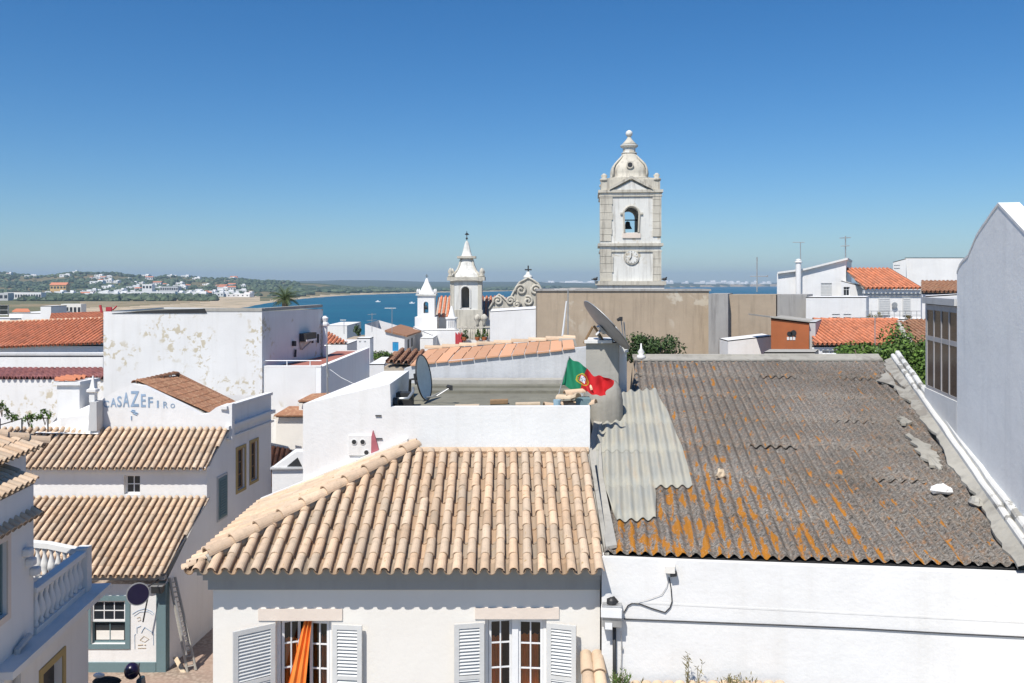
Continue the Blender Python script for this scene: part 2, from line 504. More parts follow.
def roof_px(name, mat, parent, eaveL, eaveR, topR, topL, sp=.22, course=.36, seg=5, deck=True, deckmat=None, seed=1, build=True, smooth=True):
    """a tiled roof from its four corners (each a world point); the pitch line is square to the eave"""
    a, b_, c, d = [Vector(p) for p in (eaveL, eaveR, topR, topL)]
    e = (b_ - a).normalized()
    n = e.cross(((c + d) / 2 - (a + b_) / 2)).normalized()
    s = n.cross(e).normalized()
    poly = [((p - a).dot(e), (p - a).dot(s)) for p in (a, b_, c, d)]
    poly = [(x, max(y, 0)) for x, y in poly]
    mb = MB()
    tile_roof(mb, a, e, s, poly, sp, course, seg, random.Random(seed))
    o = mb.build(name, mat, parent, smooth=smooth)
    if deck:
        q = [a + e * x + s * max(y, .22) - n * .012 for x, y in poly]
        dk = MB(); dk.prism(q, -n * .05)
        dk.build('roof_deck', deckmat or M['cement'], parent)
    return o, (a, e, s, n, poly)

def cap_tiles(mb, A, B, r=.11, L=.42, seg=8, rnd=None):
    """a line of overlapping ridge tiles from A (low) up to B"""
    rnd = rnd or random.Random(5)
    A, B = Vector(A), Vector(B)
    d = (B - A).normalized(); side = d.cross(Z3).normalized(); up = side.cross(d)
    n = max(1, int((B - A).length / L))
    for k in range(n + 1):
        a = A + d * (k * L); b_ = A + d * min((k + 1) * L + .06, (B - A).length + .1)
        t = rnd.gauss(1.02, .08); col = (t, t, t)
        for (p, q, r1, r2, lift) in ((a, b_, r * 1.12, r * .9, .03),):
            R1 = [p + side * math.cos(math.pi * i / seg) * r1 + up * (math.sin(math.pi * i / seg) * r1 + lift) for i in range(seg + 1)]
            R2 = [q + side * math.cos(math.pi * i / seg) * r2 + up * (math.sin(math.pi * i / seg) * r2) for i in range(seg + 1)]
            for i in range(seg):
                mb.poly([R1[i + 1], R1[i], R2[i], R2[i + 1]], col)
            C_ = [p + (x - p) * .84 for x in R1]
            for i in range(seg):
                mb.poly([R1[i], R1[i + 1], C_[i + 1], C_[i]], (t * .9,) * 3)

def window_unit(parent, O, ex, Wd, Ht, inset=.12, frame='whitepaint', glass='glass', cols=2, rows=3, fw=.06, bar=.025, name='window'):
    """frame with glazing bars, and one glass sheet behind them as its sub-part"""
    O, ex = Vector(O), Vector(ex).normalized(); nn = ex.cross(Z3)
    o = O - nn * inset
    mb = MB(); t = nn * .05
    mb.box(o, ex * fw, Z3 * Ht, t); mb.box(o + ex * (Wd - fw), ex * fw, Z3 * Ht, t)
    mb.box(o + ex * fw, ex * (Wd - 2 * fw), Z3 * fw, t); mb.box(o + ex * fw + Z3 * (Ht - fw), ex * (Wd - 2 * fw), Z3 * fw, t)
    iw, ih = Wd - 2 * fw, Ht - 2 * fw
    for k in range(1, cols):
        mb.box(o + ex * (fw + iw * k / cols - bar / 2) + Z3 * fw, ex * bar, Z3 * ih, t * .7)
    for k in range(1, rows):
        mb.box(o + ex * fw + Z3 * (fw + ih * k / rows - bar / 2), ex * iw, Z3 * bar, t * .62)
    f = mb.build(name, M[frame], parent)
    g = MB(); g.box(o + ex * fw * .5 + Z3 * fw * .5 + nn * .004, ex * (Wd - fw), Z3 * (Ht - fw), nn * .012)
    g.build('pane', M[glass], f)
    return f

def surround(mb, O, ex, x0, z0, x1, z1, w_=.12, t=.025, sides='lrtb'):
    """a raised band round an opening of a wall whose lower left corner is O"""
    O, ex = Vector(O), Vector(ex).normalized(); nn = ex.cross(Z3)
    if 't' in sides: mb.box(O + ex * (x0 - w_) + Z3 * z1, ex * (x1 - x0 + 2 * w_), Z3 * w_, nn * t)
    if 'b' in sides: mb.box(O + ex * (x0 - w_) + Z3 * (z0 - w_), ex * (x1 - x0 + 2 * w_), Z3 * w_, nn * t)
    if 'l' in sides: mb.box(O + ex * (x0 - w_) + Z3 * z0, ex * w_, Z3 * (z1 - z0), nn * t)
    if 'r' in sides: mb.box(O + ex * x1 + Z3 * z0, ex * w_, Z3 * (z1 - z0), nn * t)

def leaves(mb, c, rad, n, size, rnd, clumps=9, shell=.5):
    """leaf-sized faces in clumps through a crown's volume"""
    c = Vector(c)
    cl = []
    for k in range(clumps):
        d = Vector((rnd.gauss(0, 1), rnd.gauss(0, 1), rnd.gauss(0, 1) * .8)).normalized() * rnd.uniform(.35, .85)
        cl.append((Vector((c.x + d.x * rad[0], c.y + d.y * rad[1], c.z + d.z * rad[2])), rnd.uniform(.28, .5), rnd.uniform(.75, 1.25)))
    for k in range(n):
        cc, rr, t0 = rnd.choice(cl)
        d = Vector((rnd.gauss(0, 1), rnd.gauss(0, 1), rnd.gauss(0, 1))).normalized() * (rnd.random() ** .45)
        p = cc + Vector((d.x * rad[0] * rr, d.y * rad[1] * rr, d.z * rad[2] * rr))
        nn = (d + Vector((rnd.gauss(0, .6), rnd.gauss(0, .6), rnd.gauss(0, .6) + .5))).normalized()
        a = nn.cross(Vector((rnd.gauss(0, 1), rnd.gauss(0, 1), rnd.gauss(0, 1)))).normalized()
        b_ = nn.cross(a); sz = size * rnd.uniform(.6, 1.3)
        t = t0 * rnd.uniform(.75, 1.3)
        mb.poly([p - a * sz * .5, p + b_ * sz * .3, p + a * sz * .5, p - b_ * sz * .3], (t, t * rnd.uniform(.95, 1.08), t * .9))

def limb_tree(name, label, base, crown_c, rad, n, size, mat, seed=1, group=None, trunk_r=.14, clumps=14):
    rnd = random.Random(seed)
    base, crown_c = Vector(base), Vector(crown_c)
    t = thing(name, label, 'tree', base, group)
    mb = MB()
    mid = base.lerp(crown_c, .55) + Vector((rnd.uniform(-.2, .2), rnd.uniform(-.2, .2), 0))
    mb.tube([base, base.lerp(mid, .5), mid], [trunk_r * 1.3, trunk_r, trunk_r * .8], 8)
    for k in range(7):
        d = Vector((rnd.uniform(-.8, .8) * rad[0], rnd.uniform(-.8, .8) * rad[1], rnd.uniform(-.2, .7) * rad[2]))
        e_ = crown_c + d
        mb.tube([mid, mid.lerp(e_, .5) + Vector((0, 0, -.1)), e_], [trunk_r * .6, trunk_r * .35, trunk_r * .12], 6)
    mb.build('trunk', M['bark'], t, smooth=True)
    mb = MB(); leaves(mb, crown_c, rad, n, size, rnd, clumps)
    mb.build('crown', mat, t)
    return t

def antenna(label, px, ytop, ybot, Y, style='yagi', r=.018, group=None):
    a, b_ = W(px, ybot, Y), W(px, ytop, Y)
    t = thing('tv_antenna', label, 'antenna', a, group)
    mb = MB(); mb.tube([a, b_], r, 6); mb.build('mast', M['lightmetal'], t)
    mb = MB(); L = (b_ - a).length
    if style == 'yagi':
        for (fr_, ln, ang) in ((.93, .22, .4), (.62, .30, .9)):
            c = a.lerp(b_, fr_); d = Vector((math.cos(ang), math.sin(ang), .05)) * (L * ln)
            mb.tube([c - d, c + d], r * .7, 5)
            sd = Vector((-d.y, d.x, 0)).normalized() * L * .09
            for k in range(-3, 4):
                q = c + d * (k / 3.3); f_ = 1 - .06 * k
                mb.tube([q - sd * f_, q + sd * f_], r * .5, 4)
        mb.build('aerial', M['lightmetal'], t)
    elif style == 'fin':
        c = a.lerp(b_, .85)
        mb.cbox(c.x, c.y, c.z - L * .14, .05, .05, L * .28)
        c = a.lerp(b_, .45)
        mb.tube([c - X3 * L * .2, c + X3 * L * .3], r * .6, 5)
        mb.tube([c + X3 * L * .3 - Z3 * .06, c + X3 * L * .3 + Z3 * .06], r * 1.4, 5)
        mb.build('aerial', M['lightmetal'], t)
    elif style == 'bar':
        mb.tube([b_ - X3 * L * .28 - Z3 * .02, b_ + X3 * L * .15 - Z3 * .02], r * .7, 5)
        mb.build('aerial', M['lightmetal'], t)
    return t

# ================================================================== SETTING
def lerp_tab(tab, x):
    if x <= tab[0][0]: return tab[0][1]
    for (a, va), (b_, vb) in zip(tab, tab[1:]):
        if x <= b_: 
            t = (x - a) / (b_ - a); return va + (vb - va) * t
    return tab[-1][1]
def sst(a, b_, x):
    t = max(0, min(1, (x - a) / (b_ - a))); return t * t * (3 - 2 * t)
SEA = -13.5
SHORE = [(-400, 300), (120, 420), (200, 640), (250, 900), (300, 1330), (350, 1750), (410, 2100), (500, 2600), (600, 3700), (700, 5400), (800, 6500), (1500, 7000)]
CREST = [(-900, 270), (-60, 271), (0, 274), (40, 277), (70, 273.5), (110, 273.5), (150, 278), (178, 277.5), (205, 279.5), (235, 278.5), (262, 281.5), (300, 283.5), (2000, 284)]
BAND = [(-900, 279), (290, 281), (340, 280), (420, 281.5), (520, 281.5), (640, 283.2), (760, 283.5), (2000, 284)]
FARM = [(-900, 276), (-60, 274), (8, 272.5), (30, 276), (60, 281), (200, 282), (330, 281.5), (480, 282.3), (2000, 284)]
def ground_z(x, Y):
    px = 512 + x / Y * F if Y > 1 else 512
    sh = lerp_tab(SHORE, px)
    land_near = 1 - sst(90, 430, Y)
    if px < 215:
        z = -12.1 * (1 - land_near)
        w_ = 0
    else:
        near_end = 440
        dn = Y - near_end
        deep = -19.0
        if Y < near_end:
            z = land_near * 0 + (1 - land_near) * -12.6
            z = z + (SEA - 1.5 - z) * sst(405, 445, Y)
        else:
            z = deep + (-12.4 - deep) * sst(sh - 120, sh + 90, Y)
        k = sst(215, 262, px)
        z = z * k + (-12.1 * (1 - land_near)) * (1 - k) if Y < near_end or Y > sh else z * k + (1 - k) * (deep if Y > near_end + 60 and px > 235 else -12.1)
    if Y > sh:
        cz = H + (HOR - lerp_tab(CREST, px)) / F * 2700
        n1 = noise.noise(Vector((x * .0035, Y * .0035, 0))) * 9 + noise.noise(Vector((x * .012, Y * .012, 3))) * 3
        rise = sst(max(1500, sh + 60), 2700, Y)
        rise *= 1 - sst(290, 420, px)
        z = z + (cz - z) * rise + n1 * rise
        if Y > 2900:
            z = -6 + (z + 6) * (1 - sst(2900, 4200, Y))
        if Y > 4500:
            bz = H + (HOR - lerp_tab(BAND, px)) / F * 6800 - 2
            z = z + (bz - z) * sst(4800, 6800, Y)
            z += noise.noise(Vector((x * .0016, Y * .0016, 9))) * 9 * sst(5200, 6800, Y)
        if Y > 7200:
            fz = H + (HOR - lerp_tab(FARM, px)) / F * 9800
            z = z + (fz - z) * sst(7600, 9800, Y)
    return z

def make_ground():
    mb = MB()
    rows = [0.5]
    Y = 8.0
    rows = [-60, 2, 8]
    while Y < 10500:
        Y *= 1.035; rows.append(Y)
    pxs = [-700 + 10 * k for k in range(243)]
    idx = []
    for Y in rows:
        r = []
        for px in pxs:
            yy = max(Y, 8)
            x = (px - 512) / F * max(yy, 60 if Y < 60 else yy)
            z = ground_z(x, Y) if Y > 60 else 0.0
            r.append(len(mb.v)); mb.v.append(Vector((x, Y, z)))
        idx.append(r)
    for a in range(len(rows) - 1):
        for b_ in range(len(pxs) - 1):
            q = (idx[a][b_], idx[a][b_ + 1], idx[a + 1][b_ + 1], idx[a + 1][b_])
            mb.f.append(q)
            px = pxs[b_]; Y = rows[a]; z = mb.v[q[0]].z
            sh = lerp_tab(SHORE, px)
            nn = noise.noise(Vector((mb.v[q[0]].x * .006, Y * .006, 5)))
            if Y < 95: c = (.34, .29, .24)
            elif Y < 470: c = (.36, .27, .18) if Y > 250 else (.25, .22, .16)
            elif Y < sh: c = (.40, .31, .20)
            elif px < 80 and Y < 1500: c = (.17, .16, .085) if nn < .1 else (.30, .23, .13)
            elif z < -9 and Y < sh + (700 if px < 260 else 160): c = (.52, .41, .28) if (Y < sh + 420 or px > 200) else (.32, .25, .15)
            elif Y > 2800: c = (.08, .10, .06)
            else:
                c = (.075, .095, .045) if nn < .06 else (.20, .165, .085)
            mb.c.append(c)
    return mb
gm, nt, b = newmat('ground_cover')
a_ = nt.nodes.new('ShaderNodeAttribute'); a_.attribute_name = 'tint'
oc = coords(nt)
c_ = mix(nt, mth(nt, 'MULTIPLY', ramp(nt, nz(nt, oc, .03, 8, .7), .48, .60), .55), a_.outputs['Color'], (.10, .115, .055))
nt.links.new(c_, b.inputs['Base Color']); b.inputs['Roughness'].default_value = .95
b.inputs['Specular IOR Level'].default_value = .1
g = make_ground().build('ground', gm)
g['kind'] = 'structure'

sm, nt, b = newmat('bay_water')
oc = coords(nt, scale=(.02, .05, 1))
c_ = mix(nt, ramp(nt, nz(nt, oc, .25, 6), .35, .7), (.002, .075, .13), (.006, .115, .165))
nt.links.new(c_, b.inputs['Base Color']); b.inputs['Roughness'].default_value = .42
b.inputs['Specular IOR Level'].default_value = .22
oc2 = coords(nt, scale=(.25, .6, 1))
bump(nt, b, nz(nt, oc2, 1.2, 5), .8, .35)
mb = MB(); mb.poly([(-9000, 380, SEA), (9000, 380, SEA), (9000, 10800, SEA), (-9000, 10800, SEA)])
s_ = mb.build('water', sm); s_['kind'] = 'structure'

# pavement of the alley by the low house
mb = MB()
mb.poly([(-30, 9, .012), (0, 9, .012), (0, 60, .012), (-30, 60, .012)])
pm, nt, b = newmat('cobble_paving')
oc = coords(nt)
vo = nt.nodes.new('ShaderNodeTexVoronoi'); vo.inputs['Scale'].default_value = 9; nt.links.new(oc, vo.inputs['Vector'])
c_ = mix(nt, ramp(nt, vo.outputs['Distance'], .3, .7), (.44, .35, .27), (.26, .20, .15))
c_ = mix(nt, ramp(nt, nz(nt, oc, .9, 5), .35, .7), c_, (.36, .25, .19))
nt.links.new(c_, b.inputs['Base Color']); b.inputs['Roughness'].default_value = .9
o = mb.build('pavement', pm); o['kind'] = 'structure'

# ---- the wooded hillside beyond the beach: one mass of crowns
rnd = random.Random(11)
mb = MB()
def blob(mb, c, r, h, t, rnd):
    n = 6
    base = len(mb.v); ph = rnd.uniform(0, 6)
    for (rr, zz) in ((.75, 0), (1.0, .38), (.72, .8)):
        for j in range(n):
            a = ph + 2 * math.pi * j / n; k = rnd.uniform(.75, 1.2)
            mb.v.append(Vector((c[0] + math.cos(a) * r * rr * k, c[1] + math.sin(a) * r * rr * k, c[2] + h * zz * rnd.uniform(.85, 1.15))))
    mb.v.append(Vector((c[0], c[1], c[2] + h)))
    for l in range(2):
        for j in range(n):
            j2 = (j + 1) % n
            mb.f.append((base + l * n + j, base + l * n + j2, base + (l + 1) * n + j2, base + (l + 1) * n + j)); mb.c.append((t, t, t))
    for j in range(n):
        mb.f.append((base + 2 * n + j, base + 2 * n + (j + 1) % n, base + 3 * n)); mb.c.append((t, t, t))
cnt = 0
while cnt < 3700:
    px = rnd.uniform(-60, 300); Y = rnd.choice([rnd.uniform(1150, 1500), rnd.uniform(1500, 2750), rnd.uniform(1500, 2750)])
    x = (px - 512) / F * Y
    n_ = noise.noise(Vector((x * .006, Y * .006, 5)))
    if Y < 1500 and (px > 215 or n_ > -.05): continue
    if n_ > .12 and rnd.random() < .75: continue
    if Y < lerp_tab(SHORE, px) + 250: continue
    z = ground_z(x, Y)
    r = rnd.uniform(3.0, 7.5)
    blob(mb, (x, Y, z - .8), r, r * rnd.uniform(.8, 1.25), rnd.uniform(.6, 1.35), rnd); cnt += 1
for k in range(900):
    px = rnd.uniform(285, 560); Y = rnd.uniform(lerp_tab(SHORE, px) + 250, lerp_tab(SHORE, px) + 900)
    x = (px - 512) / F * Y; r = rnd.uniform(5, 11)
    if noise.noise(Vector((x * .003, Y * .003, 5))) > .05: continue
    blob(mb, (x, Y, ground_z(x, Y) - 1), r * 1.5, r * .9, rnd.uniform(.6, 1.3), rnd)
tag(mb.build('woodland', M['wood_far']), 'dark green trees and scrub covering the hills beyond the beach', 'woodland', kind='stuff')

# ---- houses scattered over the far hillside
def mini_house(name, w_, d_, h_, roof):
    mats = {'flat': 'white', 'tiled': 'white'}
    t = thing(name, '', 'house')
    mb = MB(); mb.cbox(0, 0, -3, w_, d_, h_ + 3)
    if roof == 'flat':
        mb.cbox(w_ * .22, d_ * .1, h_, w_ * .4, d_ * .5, h_ * .35)
    mb.build('wall', M['white'], t)
    if roof == 'tiled':
        mb = MB(); z = h_
        mb.prism([(-w_ * .54, -d_ * .56, z), (-w_ * .54, d_ * .56, z), (-w_ * .54, 0, z + h_ * .35)], (w_ * 1.08, 0, 0))
        mb.build('roof', M['tileorange'], t)
    nw = 0 if w_ > 40 else 3
    for k in range(nw):
        mb = MB(); x = -w_ / 2 + (k + .5) * w_ / nw
        mb.box((x - .9, -d_ / 2 - .06, h_ * .3), (1.8, 0, 0), (0, .05, 0), (0, 0, h_ * .35))
        mb.build('window', M['glass'], t)
    return t
protos = [mini_house('villa', 13, 9, 5.5, 'flat'), mini_house('villa', 20, 9, 4.5, 'flat'), mini_house('villa', 12, 9, 5, 'tiled')]
labs = ['tiny white flat-roofed villa among trees on the far hillside', 'tiny long white flat-roofed block among trees on the far hillside',
        'tiny white villa with an orange roof among trees on the far hillside']
used = [False] * 3
rnd = random.Random(23)
hspots = []
for k in range(80): hspots.append((rnd.uniform(66, 254), rnd.uniform(1470, 1740)))
for k in range(34): hspots.append((rnd.uniform(95, 245), rnd.uniform(1780, 2150)))
for k in range(24): hspots.append((rnd.uniform(0, 240), rnd.uniform(2250, 2620)))
for k in range(8): hspots.append((rnd.uniform(30, 130), rnd.uniform(1450, 1700)))
for px, Y in hspots:
    x = (px - 512) / F * Y
    kd = rnd.choice([0, 0, 1, 1, 2])
    if used[kd]: o = copy_tree(protos[kd])
    else: o = protos[kd]; used[kd] = True
    o.location = (x, Y, ground_z(x, Y)); s = rnd.uniform(.8, 1.45)
    o.scale = (s * rnd.uniform(.8, 1.3), s, s); o.rotation_euler.z = rnd.uniform(-.5, .5)
    o['label'] = labs[kd]; o['group'] = labs[kd].replace('tiny white', 'white').replace('tiny long', 'long')

def far_block(name, label, px0, px1, ytop, Y, depth, mat, roof=None, wins=0, rows=1, cat='building', zb=None):
    x0, x1 = (px0 - 512) / F * Y, (px1 - 512) / F * Y
    zb = ground_z((x0 + x1) / 2, Y) - 2 if zb is None else zb
    zt = H - (ytop - HOR) / F * Y
    t = thing(name, label, cat, ((x0 + x1) / 2, Y, zb))
    mb = MB(); mb.box((x0, Y, zb), (x1 - x0, 0, 0), (0, depth, 0), (0, 0, zt - zb)); mb.build('wall', mat, t)
    if wins:
        for r in range(rows):
            mb = MB(); hh = (zt - zb - 2) / rows
            for k in range(wins):
                xx = x0 + (x1 - x0) * (k + .2) / wins
                mb.box((xx, Y - .15, zb + 2 + hh * (r + .3)), ((x1 - x0) / wins * .65, 0, 0), (0, .1, 0), (0, 0, hh * .42))
            mb.build('window_row', M['glass'], t)
    if roof:
        mb = MB(); mb.prism([(x0 - 1, Y - 1, zt), (x0 - 1, Y + depth + 1, zt), (x0 - 1, Y + depth / 2, zt + (x1 - x0) * .16)], (x1 - x0 + 2, 0, 0)); mb.build('roof', roof, t)
    return t
yel = plaster('yellow_ochre_wash', base=(.62, .40, .16))
far_block('mansion', 'orange and yellow mansion with a raised centre on the far hillside', 50, 66, 285, 1620, 14, yel, M['tileorange'], 5, 2)
far_block('hotel', 'long white hotel with a row of dark windows at the foot of the hill', 4, 41, 292.5, 1250, 14, M['white'], None, 14, 1)
far_block('hotel', 'low dark glazed block at the far left foot of the hill', -20, 8, 293, 1180, 14, M['greyplaster'], None, 6, 1)
far_block('warehouse', 'low cream shed with dark openings on the river flats', 61, 81, 304, 640, 8, M['cream'], None, 5, 1)
far_block('apartment_block', 'grey-blue apartment block with a white penthouse above the beach', 160, 178, 286.5, 1560, 16, M['greyplaster'], None, 8, 2)
far_block('apartment_block', 'white square block topping the houses above the beach', 142, 152, 284.2, 1580, 12, M['white'], None, 3, 2)
far_block('apartment_block', 'long white terrace of flats just above the beach', 131, 175, 291.5, 1480, 12, M['white'], None, 14, 1)
far_block('villa', 'brown stone house on the bare shoulder of the hill', 224, 238, 280.3, 2300, 14, M['tan'], None, 3, 1, 'house')
# ---- the white town across the bay
rnd = random.Random(31)
tw = mini_house('apartment_block', 70, 30, 26, 'flat'); first = True
for k in range(62):
    px = rnd.choice([rnd.uniform(536, 600), rnd.uniform(664, 782), rnd.uniform(664, 782)]); Y = rnd.uniform(6300, 7000)
    x = (px - 512) / F * Y
    o = tw if first else copy_tree(tw); first = False
    o.location = (x, Y, SEA + 2); s = rnd.uniform(.4, 1.25)
    o.scale = (s * rnd.uniform(.5, 1.2), 1, s)
    o['label'] = 'tiny white apartment block in the hazy town across the bay'; o['category'] = 'building'; o['group'] = 'apartment blocks of the town across the bay'
# ---- two small boats on the bay
for (px, py, lab) in ((378, 302, 'tiny white motor boat on the open bay nearer the beach'), (412, 303.5, 'tiny white boat on the bay beside the small belfry')):
    Y = 25 * F / (py - HOR); x = (px - 512) / F * Y
    t = thing('boat', lab, 'boat', (x, Y, SEA))
    mb = MB(); mb.prism([(x - 3.2, Y - 1, SEA + 1.0), (x + 2.6, Y - 1, SEA + 1.0), (x + 4, Y - 1, SEA + 1.5), (x + 2.6, Y - 1, SEA - .1), (x - 3, Y - 1, SEA - .1)], (0, 2, 0)); mb.build('hull', M['whitepaint'], t)
    mb = MB(); mb.cbox(x - .3, Y, SEA + 1.0, 2.2, 1.4, 1.1); mb.build('cabin', M['whitepaint'], t)

# ---- air over the bay
hm = bpy.data.materials.new('haze_air'); hm.use_nodes = True; nt = hm.node_tree; nt.nodes.clear()
vv = nt.nodes.new('ShaderNodeVolumePrincipled'); oo = nt.nodes.new('ShaderNodeOutputMaterial')
vv.inputs['Color'].default_value = (.60, .79, 1.0, 1); vv.inputs['Density'].default_value = .00012; vv.inputs['Anisotropy'].default_value = .1
nt.links.new(vv.outputs[0], oo.inputs['Volume'])
mb = MB(); mb.box((-13000, -120, -22), (26000, 0, 0), (0, 11200, 0), (0, 0, 22 + 140))
hz = mb.build('haze', hm); hz['kind'] = 'stuff'

# ================================================================== FAR TOWN AND CHURCHES
def shell(mb, pts, z0, zt, skip=()):
    """vertical sides and a lid over a plan polygon (counter-clockwise); zt may differ per corner"""
    n = len(pts); zt = zt if isinstance(zt, (list, tuple)) else [zt] * n
    for k in range(n):
        if k in skip: continue
        a, b_ = pts[k], pts[(k + 1) % n]
        mb.poly([(a[0], a[1], z0), (b_[0], b_[1], z0), (b_[0], b_[1], zt[(k + 1) % n]), (a[0], a[1], zt[k])])
    mb.poly([(p[0], p[1], z) for p, z in zip(pts, zt)])

def px_house(name, label, px0, px1, ytop, Y, depth, mat, zb=0.0, ytopR=None, holes=(), az=0.0, side=(), back_drop=0.0, cat='house', group=None, glass='glass', frame='whitepaint', inset=.12, roofmat=None, coping=None, back_rise=None, brk=None):
    """a block standing at depth Y; openings are given as picture rectangles on its front (holes) or on its visible side (side)"""
    x0, x1 = (px0 - 512) / F * Y, (px1 - 512) / F * Y
    zL = H - (ytop - HOR) / F * Y; zR = zL if ytopR is None else H - (ytopR - HOR) / F * Y
    d = Vector((math.tan(math.radians(az)), 1, 0)).normalized() * depth
    t = thing(name, label, cat, ((x0 + x1) / 2, Y, zb), group)
    mb = MB()
    hl = []
    for h in holes:
        a = (h[0] - 512) / F * Y - x0; b_ = (h[2] - 512) / F * Y - x0
        c = H - (h[3] - HOR) / F * Y - zb; e = H - (h[1] - HOR) / F * Y - zb
        hl.append((a, c, b_, e))
    zm = min(zL, zR)
    mb.wall((x0, Y, zb), X3, Z3, x1 - x0, zm - zb, hl, inset + .03)
    if zL != zR:
        p = [(x0, Y, zm), (x1, Y, zm)]
        mb.poly(p + ([(x1, Y, zR)] if zR > zm else [(x0, Y, zL)]))
    br = back_rise if back_rise is not None else 0
    P = [Vector((x0, Y, 0)), Vector((x1, Y, 0)), Vector((x1, Y, 0)) + d, Vector((x0, Y, 0)) + d]
    tops = [zL, zR, zR + br, zL + br]
    sd_holes = []
    sidew = P[1], P[2]
    for k in (1, 2, 3):
        a, b_ = P[k], P[(k + 1) % 4]
        want = (k == 1 and (px0 + px1) / 2 < 512) or (k == 3 and (px0 + px1) / 2 >= 512)
        if side and want:
            ex = (b_ - a).normalized(); nn = ex.cross(Z3)
            for h in side:
                p0 = hit(h[0], h[3], a, nn); p1 = hit(h[2], h[3], a, nn); q = hit(h[0], h[1], a, nn)
                u0, u1 = sorted(((p0 - a).dot(ex), (p1 - a).dot(ex)))
                sd_holes.append((u0, p0.z - zb, u1, q.z - zb))
            mb.wall((a.x, a.y, zb), ex, Z3, (b_ - a).length, min(tops[k], tops[(k + 1) % 4]) - zb, sd_holes, inset + .03)
            sorg, sex = Vector((a.x, a.y, zb)), ex
        else:
            mb.poly([(a.x, a.y, zb), (b_.x, b_.y, zb), (b_.x, b_.y, tops[(k + 1) % 4]), (a.x, a.y, tops[k])])
    mb.build('wall', mat, t)
    dk = MB()
    up = V(0, 0, .03)
    q = [Vector((p.x, p.y, z)) + (P[0] + P[2] - 2 * p).normalized() * .0 for p, z in zip(P, tops)]
    dk.prism([p - V(0, 0, .06) for p in q], (0, 0, .06) if not roofmat else (0, 0, .07))
    dk.build('roof', roofmat or mat, t)
    for h in hl:
        window_unit(t, (x0 + h[0], Y, zb + h[1]), X3, h[2] - h[0], h[3] - h[1], inset, frame, glass, 2, 2, fw=.05)
    for h in sd_holes:
        window_unit(t, sorg + sex * h[0] + Z3 * h[1], sex, h[2] - h[0], h[3] - h[1], inset, frame, glass, 2, 2, fw=.05)
    if coping:
        mb = MB()
        mb.prism([(x0 - .05, Y - .05, zL), (x1 + .05, Y - .05, zR), (x1 + .05, Y - .05, zR + .1), (x0 - .05, Y - .05, zL + .1)], (0, .3, 0))
        mb.build('coping', coping, t)
    return t

# ---- low town on the near side of the bay
px_house('house', 'plain white box house at the edge of the bay behind the red terrace', 325, 347, 325.5, 150, 14, M['white'], zb=-6)
a = px_house('house', 'small white house with an orange tiled roof right behind the red terrace', 318, 347, 344, 75, 6, M['white'], zb=-2)
roof_px('roof', M['tileorange'], a, W(318, 346, 75), W(347, 343, 75), W(330, 334, 80), W(316, 334, 80), .4, .5, 3)
px_house('house', 'brown-walled low house in the gap behind the red terrace', 340, 377, 341, 110, 10, M['tan'], zb=-4)
px_house('storage_box', 'white square rooftop box with small dark vents at the far end of the red terrace', 357, 370, 338, 56, 1.4, M['white'], zb=0, cat='rooftop box', holes=[(359, 341, 361, 342.4), (364, 341, 366, 342.4)])
# white house with the blue window
t = thing('house', 'white gabled house with a bright blue window and flat brown roof near the bay', 'house', W(385, 360, 88))
YB = 88.0
mb = MB()
x0, x1 = (365 - 512) / F * YB, (404.5 - 512) / F * YB
bw = ((392.5 - 512) / F * YB - x0, (398.5 - 512) / F * YB - x0)
zt0 = H - (336 - HOR) / F * YB; zb0 = H - (356 - HOR) / F * YB - 3
zz = lambda y: H - (y - HOR) / F * YB
mb.wall((x0, YB, zb0), X3, Z3, x1 - x0, zz(337) - zb0, [(bw[0], zz(351) - zb0, bw[1], zz(342) - zb0)], .15)
mb.poly([(x0, YB, zz(337)), (x1, YB, zz(337)), (x1, YB, zz(336.6)), (x0 + 2.2, YB, zz(331)), (x0, YB, zz(324))])
xe = x1 + .3; Ye = YB + 9
mb.poly([(x1, YB, zb0), (xe, Ye, zb0), (xe, Ye, zz(336.6)), (x1, YB, zz(336.6))])
mb.poly([(x0, YB, zb0), (x0, Ye, zb0), (x0, Ye, zz(324)), (x0, YB, zz(324))])
mb.poly([(x0, Ye, zb0), (xe, Ye, zb0), (xe, Ye, zz(336)), (x0, Ye, zz(324))])
mb.build('wall', M['white'], t)
mb = MB(); mb.prism([(x0 + 2.0, YB - .2, zz(331.6)), (x1 + .3, YB - .2, zz(336.8)), (xe + .6, Ye, zz(336.6)), (x0 + 2.4, Ye, zz(330))], (0, 0, .15)); mb.build('roof', M['tilebrown'], t)
window_unit(t, (x0 + bw[0], YB, zz(351)), X3, bw[1] - bw[0], zz(342) - zz(351), .08, 'bluepaint', 'glass', 2, 1, fw=.28)
for k, f in enumerate((.22, .5)):
    mb = MB(); p = V(x1, YB, 0).lerp(V(xe, Ye, 0), f); mb.box((p.x + .02, p.y, zz(350)), (.03, 0, 0), (0, 1.1, 0), (0, 0, zz(341) - zz(350))); mb.build('window', M['glass'], t)
px_house('wall_block', 'long brown tiled lean-to below the white house with the blue window', 384, 428, 364, 70, 6, M['tan'], zb=0, roofmat=M['tilebrown'], cat='shed', back_rise=.55)
px_house('house', 'low white house end standing right below the small belfry', 420, 433, 338, 92, 6, M['white'], zb=-2)
px_house('house', 'white box house behind the left end of the tiled terrace wall', 369, 384, 364, 52, 5, M['white'], zb=0)
px_house('house', 'tiny orange-roofed house beside the left end of the terrace', 384, 404, 368, 44, 4, M['white'], zb=0, roofmat=M['tileorange'])

